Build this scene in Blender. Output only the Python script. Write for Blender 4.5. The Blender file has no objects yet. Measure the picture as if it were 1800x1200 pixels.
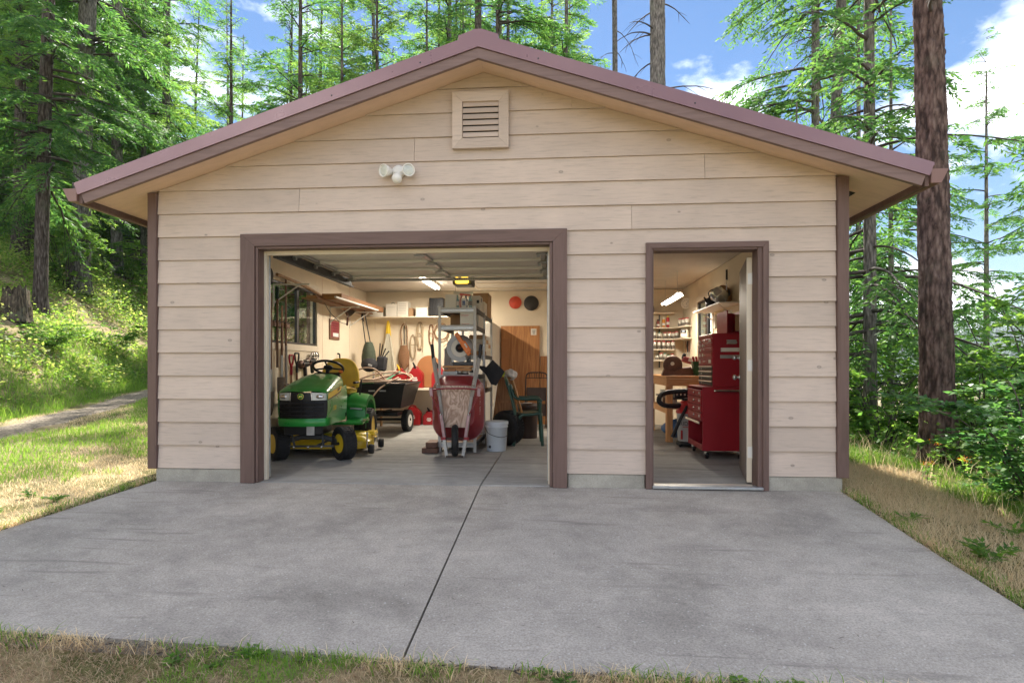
import bpy, math, random
import numpy as np
from mathutils import Vector, Matrix, noise as mnoise

R = math.radians
PI = math.pi
rng = np.random.default_rng(7)
random.seed(7)
scene = bpy.context.scene
col = scene.collection

# ------------------------------------------------------------------ camera
TH = math.atan(0.0774)
cam_d = bpy.data.cameras.new('camera')
cam = bpy.data.objects.new('camera', cam_d)
col.objects.link(cam)
cam_d.sensor_width = 36.0
cam_d.lens = 20.8
cam_d.shift_y = 0.025
cam_d.clip_start = 0.05
cam_d.clip_end = 6000
cam.location = (3.782, -5.315, 1.067)
cam.rotation_euler = (PI / 2, 0, TH)
scene.camera = cam

# ------------------------------------------------------------------ light
SUN_EL, SUN_AZ = 50.0, -9.0        # azimuth from +Y (behind the garage) towards +X
sd = Vector((math.sin(R(SUN_AZ)) * math.cos(R(SUN_EL)), math.cos(R(SUN_AZ)) * math.cos(R(SUN_EL)), math.sin(R(SUN_EL))))
sun_l = bpy.data.lights.new('sun', 'SUN')
sun_l.energy = 5.0
sun_l.angle = R(0.5)
sun_l.color = (1.0, 0.95, 0.86)
sun_o = bpy.data.objects.new('sun', sun_l)
col.objects.link(sun_o)
sun_o.rotation_euler = sd.to_track_quat('Z', 'Y').to_euler()
sun_o.location = (0, 0, 60)

world = bpy.data.worlds.new('World')
scene.world = world
world.use_nodes = True
wn, wl = world.node_tree.nodes, world.node_tree.links
wn.clear()
w_out = wn.new('ShaderNodeOutputWorld')
w_bg = wn.new('ShaderNodeBackground')
w_sky = wn.new('ShaderNodeTexSky')
w_sky.sky_type = 'NISHITA'
w_sky.sun_disc = False
w_sky.sun_elevation = R(SUN_EL)
w_sky.sun_rotation = R(SUN_AZ)
w_sky.altitude = 700
w_sky.air_density = 1.0
w_sky.dust_density = 0.15
w_sky.ozone_density = 2.5
w_bg.inputs['Strength'].default_value = 0.06
# cumulus: noise over the direction, the same all round the sky
w_tc = wn.new('ShaderNodeTexCoord')
w_map = wn.new('ShaderNodeMapping')
w_map.inputs['Scale'].default_value = (1.0, 1.0, 1.9)
w_map.inputs['Location'].default_value = (-4.72, 3.36, -0.67)
w_no = wn.new('ShaderNodeTexNoise')
w_no.inputs['Scale'].default_value = 2.6
w_no.inputs['Detail'].default_value = 8
w_no.inputs['Roughness'].default_value = 0.55
w_cr = wn.new('ShaderNodeValToRGB')
w_cr.color_ramp.elements[0].position = 0.49
w_cr.color_ramp.elements[1].position = 0.67
w_mix = wn.new('ShaderNodeMixRGB')
w_mix.inputs['Color2'].default_value = (33.0, 32.5, 32.0, 1)
wl.new(w_tc.outputs['Generated'], w_map.inputs['Vector'])
wl.new(w_map.outputs['Vector'], w_no.inputs['Vector'])
wl.new(w_no.outputs['Fac'], w_cr.inputs['Fac'])
wl.new(w_cr.outputs['Color'], w_mix.inputs['Fac'])
w_hs = wn.new('ShaderNodeHueSaturation')
w_hs.inputs['Saturation'].default_value = 1.2
wl.new(w_sky.outputs['Color'], w_hs.inputs['Color'])
wl.new(w_hs.outputs['Color'], w_mix.inputs['Color1'])
wl.new(w_mix.outputs['Color'], w_bg.inputs['Color'])
wl.new(w_bg.outputs['Background'], w_out.inputs['Surface'])

vs = scene.view_settings
vs.view_transform = 'Standard'
vs.look = 'None'
vs.gamma = 1.0
vs.use_curve_mapping = False
vs.exposure = 1.38
scene.render.engine = 'CYCLES'
scene.cycles.use_denoising = True
scene.cycles.max_bounces = 7
scene.cycles.diffuse_bounces = 4
scene.cycles.glossy_bounces = 3
scene.cycles.transmission_bounces = 6
scene.cycles.transparent_max_bounces = 8
scene.cycles.sample_clamp_indirect = 6.0
scene.cycles.caustics_reflective = False
scene.cycles.caustics_refractive = False

# ------------------------------------------------------------------ materials
MATS = {}


def nodes_of(name):
    m = bpy.data.materials.new(name)
    m.use_nodes = True
    n, l = m.node_tree.nodes, m.node_tree.links
    return m, n, l, n['Principled BSDF']


def ramp(n, pts):
    r = n.new('ShaderNodeValToRGB')
    e = r.color_ramp.elements
    while len(e) < len(pts):
        e.new(0.5)
    for i, (p, c) in enumerate(pts):
        e[i].position = p
        e[i].color = (*c, 1) if len(c) == 3 else c
    return r


def tex_noise(n, l, vec, scale, detail=4, rough=0.55, dist=0.0):
    t = n.new('ShaderNodeTexNoise')
    t.inputs['Scale'].default_value = scale
    t.inputs['Detail'].default_value = detail
    t.inputs['Roughness'].default_value = rough
    t.inputs['Distortion'].default_value = dist
    if vec is not None:
        l.new(vec, t.inputs['Vector'])
    return t


def mapping(n, l, scale=(1, 1, 1), kind='Object', rot=(0, 0, 0)):
    tc = n.new('ShaderNodeTexCoord')
    mp = n.new('ShaderNodeMapping')
    mp.inputs['Scale'].default_value = scale
    mp.inputs['Rotation'].default_value = rot
    l.new(tc.outputs[kind], mp.inputs['Vector'])
    return mp.outputs['Vector']


def mixc(n, l, fac, a, b, mode='MIX'):
    m = n.new('ShaderNodeMixRGB')
    m.blend_type = mode
    for s, v in (('Fac', fac), ('Color1', a), ('Color2', b)):
        if hasattr(v, 'links') or hasattr(v, 'is_linked'):
            l.new(v, m.inputs[s])
        elif s == 'Fac':
            m.inputs[s].default_value = v
        else:
            m.inputs[s].default_value = (*v, 1)
    return m.outputs['Color']


def bump(n, l, bsdf, height, strength, dist=0.01):
    b = n.new('ShaderNodeBump')
    b.inputs['Strength'].default_value = strength
    b.inputs['Distance'].default_value = dist
    l.new(height, b.inputs['Height'])
    l.new(b.outputs['Normal'], bsdf.inputs['Normal'])


def mat(name, c, rough=0.6, metal=0.0, var=0.12, scale=6.0, bmp=0.0, bscale=40.0, spec=0.5, coat=0.0, stretch=(1, 1, 1), rnd=0.0, trans=0.0):
    """plain surface with soft procedural variation, scuffs in gloss and fine relief"""
    if name in MATS:
        return MATS[name]
    m, n, l, b = nodes_of(name)
    v = mapping(n, l, stretch)
    t = tex_noise(n, l, v, scale, 5, 0.6)
    lo = tuple(x * (1 - var) for x in c)
    hi = tuple(min(1, x * (1 + var)) for x in c)
    cr = ramp(n, [(0.3, lo), (0.7, hi)])
    l.new(t.outputs['Fac'], cr.inputs['Fac'])
    out = cr.outputs['Color']
    if rnd:
        oi = n.new('ShaderNodeObjectInfo')
        mr = n.new('ShaderNodeMapRange')
        mr.inputs['To Min'].default_value = 1 - rnd
        mr.inputs['To Max'].default_value = 1 + rnd
        l.new(oi.outputs['Random'], mr.inputs['Value'])
        hs = n.new('ShaderNodeHueSaturation')
        l.new(mr.outputs['Result'], hs.inputs['Value'])
        l.new(out, hs.inputs['Color'])
        out = hs.outputs['Color']
    l.new(out, b.inputs['Base Color'])
    mr2 = n.new('ShaderNodeMapRange')
    mr2.inputs['To Min'].default_value = max(0.02, rough - 0.1)
    mr2.inputs['To Max'].default_value = min(1, rough + 0.12)
    t2 = tex_noise(n, l, v, scale * 3.1, 4)
    l.new(t2.outputs['Fac'], mr2.inputs['Value'])
    l.new(mr2.outputs['Result'], b.inputs['Roughness'])
    b.inputs['Metallic'].default_value = metal
    b.inputs['Specular IOR Level'].default_value = spec
    b.inputs['Coat Weight'].default_value = coat
    b.inputs['Coat Roughness'].default_value = 0.12
    b.inputs['Transmission Weight'].default_value = trans
    if bmp:
        t3 = tex_noise(n, l, v, bscale, 4)
        bump(n, l, b, t3.outputs['Fac'], bmp, 0.004)
    MATS[name] = m
    return m


def wood(name, c1, c2, scale=3.0, axis='x', rough=0.65, rnd=0.1, bmp=0.25, rings=7.0):
    """grain running along one axis of the object"""
    if name in MATS:
        return MATS[name]
    m, n, l, b = nodes_of(name)
    k = {'x': (0.35, 5, 5), 'y': (5, 0.35, 5), 'z': (5, 5, 0.35), 'swirl': (3.2, 3.2, 1.3)}[axis]
    oi = n.new('ShaderNodeObjectInfo')
    tc = n.new('ShaderNodeTexCoord')
    add = n.new('ShaderNodeVectorMath')
    add.operation = 'ADD'
    sc = n.new('ShaderNodeVectorMath')
    sc.operation = 'SCALE'
    sc.inputs[0].default_value = (7.3, 3.1, 5.7)
    l.new(oi.outputs['Random'], sc.inputs['Scale'])
    l.new(tc.outputs['Object'], add.inputs[0])
    l.new(sc.outputs['Vector'], add.inputs[1])
    mp = n.new('ShaderNodeMapping')
    mp.inputs['Scale'].default_value = k
    l.new(add.outputs['Vector'], mp.inputs['Vector'])
    t = tex_noise(n, l, mp.outputs['Vector'], scale, 3, 0.5, 1.2)
    w = n.new('ShaderNodeMath')
    w.operation = 'MULTIPLY'
    w.inputs[1].default_value = rings
    l.new(t.outputs['Fac'], w.inputs[0])
    f = n.new('ShaderNodeMath')
    f.operation = 'PINGPONG'
    f.inputs[1].default_value = 0.5
    l.new(w.outputs[0], f.inputs[0])
    t2 = tex_noise(n, l, mp.outputs['Vector'], scale * 9, 4)
    mx = n.new('ShaderNodeMath')
    mx.operation = 'MULTIPLY_ADD'
    mx.inputs[1].default_value = 0.45
    l.new(t2.outputs['Fac'], mx.inputs[0])
    l.new(f.outputs[0], mx.inputs[2])
    cr = ramp(n, [(0.15, c1), (0.75, c2)])
    l.new(mx.outputs[0], cr.inputs['Fac'])
    hs = n.new('ShaderNodeHueSaturation')
    mr = n.new('ShaderNodeMapRange')
    mr.inputs['To Min'].default_value = 1 - rnd
    mr.inputs['To Max'].default_value = 1 + rnd
    l.new(oi.outputs['Random'], mr.inputs['Value'])
    l.new(mr.outputs['Result'], hs.inputs['Value'])
    l.new(cr.outputs['Color'], hs.inputs['Color'])
    l.new(hs.outputs['Color'], b.inputs['Base Color'])
    b.inputs['Roughness'].default_value = rough
    bump(n, l, b, mx.outputs[0], bmp, 0.003)
    MATS[name] = m
    return m


def emit(name, c, strength):
    m, n, l, b = nodes_of(name)
    b.inputs['Base Color'].default_value = (*c, 1)
    b.inputs['Emission Color'].default_value = (*c, 1)
    b.inputs['Emission Strength'].default_value = strength
    return m


def glass(name, tint=(1, 1, 1), rough=0.0):
    m, n, l, b = nodes_of(name)
    n.remove(b)
    g = n.new('ShaderNodeBsdfGlossy')
    g.inputs['Roughness'].default_value = 0.02
    t = n.new('ShaderNodeBsdfTransparent')
    t.inputs['Color'].default_value = (*tint, 1)
    fr = n.new('ShaderNodeFresnel')
    gm = n.new('ShaderNodeNewGeometry')
    mr = n.new('ShaderNodeMapRange')          # the pane is a thin slab: both faces reflect like an outer one
    mr.inputs['To Min'].default_value = 1.45
    mr.inputs['To Max'].default_value = 1 / 1.45
    l.new(gm.outputs['Backfacing'], mr.inputs['Value'])
    l.new(mr.outputs['Result'], fr.inputs['IOR'])
    mx = n.new('ShaderNodeMixShader')
    l.new(fr.outputs['Fac'], mx.inputs['Fac'])
    l.new(t.outputs['BSDF'], mx.inputs[1])
    l.new(g.outputs['BSDF'], mx.inputs[2])
    l.new(mx.outputs['Shader'], n['Material Output'].inputs['Surface'])
    return m


# ------------------------------------------------------------------ mesh builder
def rotm(rot):
    if rot is None:
        return None
    if isinstance(rot, Matrix):
        return rot.to_3x3()
    return Matrix.Rotation(rot[2], 3, 'Z') @ Matrix.Rotation(rot[1], 3, 'Y') @ Matrix.Rotation(rot[0], 3, 'X')


def _chamfer_faces():
    idx = {}
    k = 0
    sg = [(a, b, c) for a in (-1, 1) for b in (-1, 1) for c in (-1, 1)]
    for s in sg:
        for ax in range(3):
            idx[(s, ax)] = k
            k += 1
    pos = {}
    for (s, ax), i in idx.items():
        pos[i] = Vector([s[a] * (1.0 if a == ax else 0.8) for a in range(3)])
    faces = []

    def addf(ids):
        c = sum((pos[i] for i in ids), Vector()) / len(ids)
        nrm = c.normalized()
        u = (pos[ids[0]] - c).normalized()
        v = nrm.cross(u)
        ids = sorted(ids, key=lambda i: math.atan2((pos[i] - c).dot(v), (pos[i] - c).dot(u)))
        faces.append(ids)
    for ax in range(3):
        for sv in (-1, 1):
            addf([idx[(s, ax)] for s in sg if s[ax] == sv])
    for ax in range(3):
        o = [a for a in range(3) if a != ax]
        for s1 in (-1, 1):
            for s2 in (-1, 1):
                ss = [s for s in sg if s[o[0]] == s1 and s[o[1]] == s2]
                addf([idx[(s, o[0])] for s in ss] + [idx[(s, o[1])] for s in ss])
    for s in sg:
        addf([idx[(s, 0)], idx[(s, 1)], idx[(s, 2)]])
    return sg, faces


_SG, _CF = _chamfer_faces()


class MB:
    def __init__(self):
        self.v, self.f, self.s, self.m = [], [], [], []
        self.mi = 0

    def _add(self, vs, fs, smooth=False):
        k = len(self.v)
        self.v.extend([tuple(p) for p in vs])
        for f in fs:
            self.f.append([i + k for i in f])
            self.s.append(smooth)
            self.m.append(self.mi)
        return self

    def box(self, c, s, rot=None, ch=0.003):
        c = Vector(c)
        h = [x / 2 for x in s]
        ch = min(ch, min(h) * 0.45)
        M = rotm(rot)
        vs = []
        for sg in _SG:
            for ax in range(3):
                p = Vector([sg[a] * (h[a] if a == ax else h[a] - ch) for a in range(3)])
                vs.append(c + (M @ p if M else p))
        return self._add(vs, _CF)

    def span(self, a, b, ch=0.003):
        return self.box([(a[i] + b[i]) / 2 for i in range(3)], [abs(b[i] - a[i]) for i in range(3)], None, ch)

    def bar(self, p, q, w, t, up=(0, 0, 1), ch=0.002):
        """rectangular bar from p to q"""
        p, q = Vector(p), Vector(q)
        d = q - p
        z = d.normalized()
        u = Vector(up)
        if abs(z.dot(u)) > 0.98:
            u = Vector((0, 1, 0)) if abs(z.y) < 0.9 else Vector((1, 0, 0))
        x = u.cross(z).normalized()
        y = z.cross(x)
        M = Matrix((x, y, z)).transposed()
        return self.box((p + q) / 2, (w, t, d.length), M, ch)

    def tube(self, pts, r, n=8, caps=True, smooth=True, closed=False):
        P = [Vector(p) for p in pts]
        N = len(P)
        rr = list(r) if hasattr(r, '__len__') else [r] * N
        prev = None
        vs, fs = [], []
        for i, p in enumerate(P):
            if closed:
                d = P[(i + 1) % N] - P[i - 1]
            else:
                d = P[min(i + 1, N - 1)] - P[max(i - 1, 0)]
            d = d.normalized() if d.length > 1e-9 else Vector((0, 0, 1))
            if prev is None:
                a = Vector((0, 0, 1)) if abs(d.z) < 0.9 else Vector((1, 0, 0))
                x = a.cross(d).normalized()
            else:
                x = (prev - d * prev.dot(d))
                x = x.normalized() if x.length > 1e-6 else d.orthogonal().normalized()
            prev = x
            y = d.cross(x)
            for k in range(n):
                t = 2 * PI * k / n
                vs.append(p + (x * math.cos(t) + y * math.sin(t)) * rr[i])
        M = N if closed else N - 1
        for i in range(M):
            j = (i + 1) % N
            for k in range(n):
                k2 = (k + 1) % n
                fs.append([i * n + k, i * n + k2, j * n + k2, j * n + k])
        self._add(vs, fs, smooth)
        if caps and not closed:
            self._add(vs[:n], [list(range(n))[::-1]])
            self._add(vs[-n:], [list(range(n))])
        return self

    def lathe(self, prof, c=(0, 0, 0), n=20, rot=None, smooth=True, sx=1.0, sy=1.0, caps=True):
        M = rotm(rot)
        c = Vector(c)
        vs, fs = [], []
        for (r, z) in prof:
            for k in range(n):
                t = 2 * PI * k / n
                p = Vector((r * sx * math.cos(t), r * sy * math.sin(t), z))
                vs.append(c + (M @ p if M else p))
        for i in range(len(prof) - 1):
            for k in range(n):
                k2 = (k + 1) % n
                fs.append([i * n + k, i * n + k2, (i + 1) * n + k2, (i + 1) * n + k])
        self._add(vs, fs, smooth)
        if caps:
            if prof[0][0] > 1e-5:
                self._add(vs[:n], [list(range(n))[::-1]])
            if prof[-1][0] > 1e-5:
                self._add(vs[-n:], [list(range(n))])
        return self

    def ball(self, c, r, n=14, rot=None):
        """r: radius or three radii"""
        rx, ry, rz = r if hasattr(r, '__len__') else (r, r, r)
        M = rotm(rot)
        c = Vector(c)
        vs, fs = [], []
        h = max(6, n // 2 + 1)
        for i in range(h + 1):
            a = -PI / 2 + PI * i / h
            for k in range(n):
                t = 2 * PI * k / n
                ca = max(math.cos(a), 1e-3)
                p = Vector((rx * ca * math.cos(t), ry * ca * math.sin(t), rz * math.sin(a)))
                vs.append(c + (M @ p if M else p))
        for i in range(h):
            for k in range(n):
                k2 = (k + 1) % n
                fs.append([i * n + k, i * n + k2, (i + 1) * n + k2, (i + 1) * n + k])
        return self._add(vs, fs, True)

    def prism(self, poly, d0, d1, plane='xz', smooth=False):
        """closed polygon given in a plane, pushed from d0 to d1 along the third axis"""
        n = len(poly)

        def P(a, b, d):
            return {'xz': (a, d, b), 'xy': (a, b, d), 'yz': (d, a, b)}[plane]
        vs = [P(a, b, d0) for a, b in poly] + [P(a, b, d1) for a, b in poly]
        area = sum(poly[i][0] * poly[(i + 1) % n][1] - poly[(i + 1) % n][0] * poly[i][1] for i in range(n))
        fs = [list(range(n)), [n + i for i in range(n)][::-1]]
        for i in range(n):
            j = (i + 1) % n
            fs.append([i, n + i, n + j, j])
        flip = (area > 0)
        if plane == 'xz':
            flip = not flip
        if d1 < d0:
            flip = not flip
        if flip:
            fs = [f[::-1] for f in fs]
        k0 = len(self.f)
        self._add(vs, fs)
        if smooth:
            for i in range(k0 + 2, len(self.f)):
                self.s[i] = True
        return self

    def quad(self, a, b, c, d):
        return self._add([a, b, c, d], [[0, 1, 2, 3]])

    def grid(self, fn, nu, nv, smooth=True):
        vs = [fn(i / nu, j / nv) for j in range(nv + 1) for i in range(nu + 1)]
        w = nu + 1
        fs = [[j * w + i, j * w + i + 1, (j + 1) * w + i + 1, (j + 1) * w + i] for j in range(nv) for i in range(nu)]
        return self._add(vs, fs, smooth)

    def torus(self, c, R0, r, n=28, k=10, rot=None, sx=1, sy=1):
        M = rotm(rot)
        c = Vector(c)
        pts = []
        for i in range(n):
            t = 2 * PI * i / n
            p = Vector((R0 * sx * math.cos(t), R0 * sy * math.sin(t), 0))
            pts.append(c + (M @ p if M else p))
        return self.tube(pts, r, k, closed=True)

    def mesh(self, name):
        me = bpy.data.meshes.new(name)
        me.from_pydata(self.v, [], self.f)
        me.polygons.foreach_set('use_smooth', self.s)
        me.polygons.foreach_set('material_index', self.m)
        me.update()
        return me

    def build(self, name, m, parent=None, loc=None, rot=None):
        me = self.mesh(name)
        for q in (m if isinstance(m, (list, tuple)) else [m]):
            me.materials.append(q)
        o = bpy.data.objects.new(name, me)
        col.objects.link(o)
        if parent is not None:
            o.parent = parent
        if loc is not None:
            o.location = loc
        if rot is not None:
            o.rotation_euler = rot
        return o


def np_mesh(name, V, F, m, smooth=False):
    """V (n,3) and quads or triangles F (m,k) as one mesh"""
    V = np.asarray(V, dtype=np.float32)
    F = np.asarray(F, dtype=np.int32)
    me = bpy.data.meshes.new(name)
    me.vertices.add(len(V))
    me.vertices.foreach_set('co', V.ravel())
    k = F.shape[1]
    me.loops.add(F.size)
    me.loops.foreach_set('vertex_index', F.ravel())
    me.polygons.add(len(F))
    me.polygons.foreach_set('loop_start', np.arange(0, F.size, k, dtype=np.int32))
    me.polygons.foreach_set('loop_total', np.full(len(F), k, dtype=np.int32))
    if smooth:
        me.polygons.foreach_set('use_smooth', np.ones(len(F), dtype=bool))
    me.update(calc_edges=True)
    if m is not None:
        me.materials.append(m)
    return me


def link(name, me, parent=None, loc=None):
    o = bpy.data.objects.new(name, me)
    col.objects.link(o)
    if parent is not None:
        o.parent = parent
    if loc is not None:
        o.location = loc
    return o


def tag(o, label=None, cat=None, group=None, kind=None):
    for k, v in (('label', label), ('category', cat), ('group', group), ('kind', kind)):
        if v:
            o[k] = v
    return o


def thing(name, label, cat, loc=(0, 0, 0), rz=0.0, group=None):
    o = bpy.data.objects.new(name, None)
    o.empty_display_size = 0.1
    col.objects.link(o)
    o.location = loc
    o.rotation_euler = (0, 0, rz)
    return tag(o, label, cat, group)


def copy_tree(o, parent=None):
    c = o.copy()
    col.objects.link(c)
    if parent is not None:
        c.parent = parent
    for ch in [x for x in o.children]:
        copy_tree(ch, c)
    return c


def text_part(txt, size, m, parent, loc, rot, depth=0.001, sx=1.0, name='lettering', shear=0.0, spacing=1.0):
    cu = bpy.data.curves.new(name, 'FONT')
    cu.body = txt
    cu.size = size
    cu.extrude = depth
    cu.align_x = 'CENTER'
    cu.align_y = 'CENTER'
    cu.shear = shear
    cu.space_character = spacing
    t = bpy.data.objects.new(name + '_tmp', cu)
    col.objects.link(t)
    dg = bpy.context.evaluated_depsgraph_get()
    me = bpy.data.meshes.new_from_object(t.evaluated_get(dg))
    bpy.data.objects.remove(t)
    bpy.data.curves.remove(cu)
    me.materials.clear()
    me.materials.append(m)
    me.name = name
    o = bpy.data.objects.new(name, me)
    col.objects.link(o)
    o.parent = parent
    o.location = loc
    o.rotation_euler = rot
    o.scale = (sx, 1, 1)
    return o


def arc(c, r, a0, a1, n, plane='xz'):
    out = []
    for i in range(n + 1):
        t = a0 + (a1 - a0) * i / n
        u, w = r * math.cos(t), r * math.sin(t)
        out.append({'xz': (c[0] + u, c[1], c[2] + w), 'xy': (c[0] + u, c[1] + w, c[2]), 'yz': (c[0], c[1] + u, c[2] + w)}[plane])
    return out


def spline(pts, n=6):
    """Catmull-Rom through the points"""
    P = [Vector(p) for p in pts]
    P = [P[0] * 2 - P[1]] + P + [P[-1] * 2 - P[-2]]
    out = []
    for i in range(1, len(P) - 2):
        for k in range(n):
            t = k / n
            a, b, c, d = P[i - 1], P[i], P[i + 1], P[i + 2]
            out.append(0.5 * ((2 * b) + (c - a) * t + (2 * a - 5 * b + 4 * c - d) * t * t + (3 * b - a - 3 * c + d) * t ** 3))
    out.append(P[-2])
    return out


def sstep(a, b, x):
    t = max(0.0, min(1.0, (x - a) / (b - a)))
    return t * t * (3 - 2 * t)

# ------------------------------------------------------------------ building materials
def siding_mat(name, base, knots=1.0):
    m, n, l, b = nodes_of(name)
    oi = n.new('ShaderNodeObjectInfo')
    tc = n.new('ShaderNodeTexCoord')
    sc = n.new('ShaderNodeVectorMath'); sc.operation = 'SCALE'
    sc.inputs[0].default_value = (5.1, 0.0, 2.3)
    l.new(oi.outputs['Random'], sc.inputs['Scale'])
    ad = n.new('ShaderNodeVectorMath'); ad.operation = 'ADD'
    l.new(tc.outputs['Object'], ad.inputs[0]); l.new(sc.outputs['Vector'], ad.inputs[1])
    mp = n.new('ShaderNodeMapping'); mp.inputs['Scale'].default_value = (0.9, 1, 14)
    l.new(ad.outputs['Vector'], mp.inputs['Vector'])
    grain = tex_noise(n, l, mp.outputs['Vector'], 5.0, 6, 0.65, 0.6)
    blotch = tex_noise(n, l, ad.outputs['Vector'], 2.2, 4)
    # knots: sparse rings
    mk = n.new('ShaderNodeMapping'); mk.inputs['Scale'].default_value = (2.2, 0.0, 3.6)
    l.new(ad.outputs['Vector'], mk.inputs['Vector'])
    vo = n.new('ShaderNodeTexVoronoi'); vo.inputs['Scale'].default_value = 1.75
    l.new(mk.outputs['Vector'], vo.inputs['Vector'])
    kr = ramp(n, [(0.0, (1, 1, 1)), (0.035, (0.3, 0.3, 0.3)), (0.055, (1, 1, 1)), (0.095, (0, 0, 0))])
    l.new(vo.outputs['Distance'], kr.inputs['Fac'])
    sep = n.new('ShaderNodeSeparateColor')
    l.new(vo.outputs['Color'], sep.inputs['Color'])
    thr = n.new('ShaderNodeMath'); thr.operation = 'GREATER_THAN'; thr.inputs[1].default_value = 0.38
    l.new(sep.outputs['Red'], thr.inputs[0])
    km = n.new('ShaderNodeMath'); km.operation = 'MULTIPLY'
    l.new(kr.outputs['Color'], km.inputs[0]); l.new(thr.outputs[0], km.inputs[1])
    gr = ramp(n, [(0.25, tuple(x * 0.74 for x in base)), (0.48, base), (0.8, tuple(min(1, x * 1.06) for x in base))])
    l.new(grain.outputs['Fac'], gr.inputs['Fac'])
    br = ramp(n, [(0.3, (0.9, 0.9, 0.9)), (0.7, (1.05, 1.04, 1.03))])
    l.new(blotch.outputs['Fac'], br.inputs['Fac'])
    c = mixc(n, l, 1.0, gr.outputs['Color'], br.outputs['Color'], 'MULTIPLY')
    # fine weather checks in the paint
    mc = n.new('ShaderNodeMapping'); mc.inputs['Scale'].default_value = (3.0, 1, 60)
    l.new(ad.outputs['Vector'], mc.inputs['Vector'])
    ck = tex_noise(n, l, mc.outputs['Vector'], 2.5, 5, 0.7)
    cr = ramp(n, [(0.63, (0, 0, 0)), (0.72, (1, 1, 1))])
    l.new(ck.outputs['Fac'], cr.inputs['Fac'])
    patch = tex_noise(n, l, ad.outputs['Vector'], 3.4, 3)
    pr = ramp(n, [(0.42, (0, 0, 0)), (0.6, (0.85, 0.85, 0.85))])
    l.new(patch.outputs['Fac'], pr.inputs['Fac'])
    cm = n.new('ShaderNodeMath'); cm.operation = 'MULTIPLY'
    l.new(cr.outputs['Color'], cm.inputs[0]); l.new(pr.outputs['Color'], cm.inputs[1])
    c = mixc(n, l, cm.outputs[0], c, tuple(x * 0.40 for x in base))
    kf = n.new('ShaderNodeMath'); kf.operation = 'MULTIPLY'; kf.inputs[1].default_value = 0.85 * knots
    l.new(km.outputs[0], kf.inputs[0])
    c = mixc(n, l, kf.outputs[0], c, tuple(x * 0.42 for x in base))
    hs = n.new('ShaderNodeHueSaturation')
    mr = n.new('ShaderNodeMapRange'); mr.inputs['To Min'].default_value = 0.91; mr.inputs['To Max'].default_value = 1.07
    l.new(oi.outputs['Random'], mr.inputs['Value']); l.new(mr.outputs['Result'], hs.inputs['Value'])
    l.new(c, hs.inputs['Color'])
    l.new(hs.outputs['Color'], b.inputs['Base Color'])
    b.inputs['Roughness'].default_value = 0.72
    hm = n.new('ShaderNodeMath'); hm.operation = 'MULTIPLY_ADD'; hm.inputs[1].default_value = -0.8
    l.new(km.outputs[0], hm.inputs[0]); l.new(grain.outputs['Fac'], hm.inputs[2])
    bump(n, l, b, hm.outputs[0], 0.35, 0.004)
    return m


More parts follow.
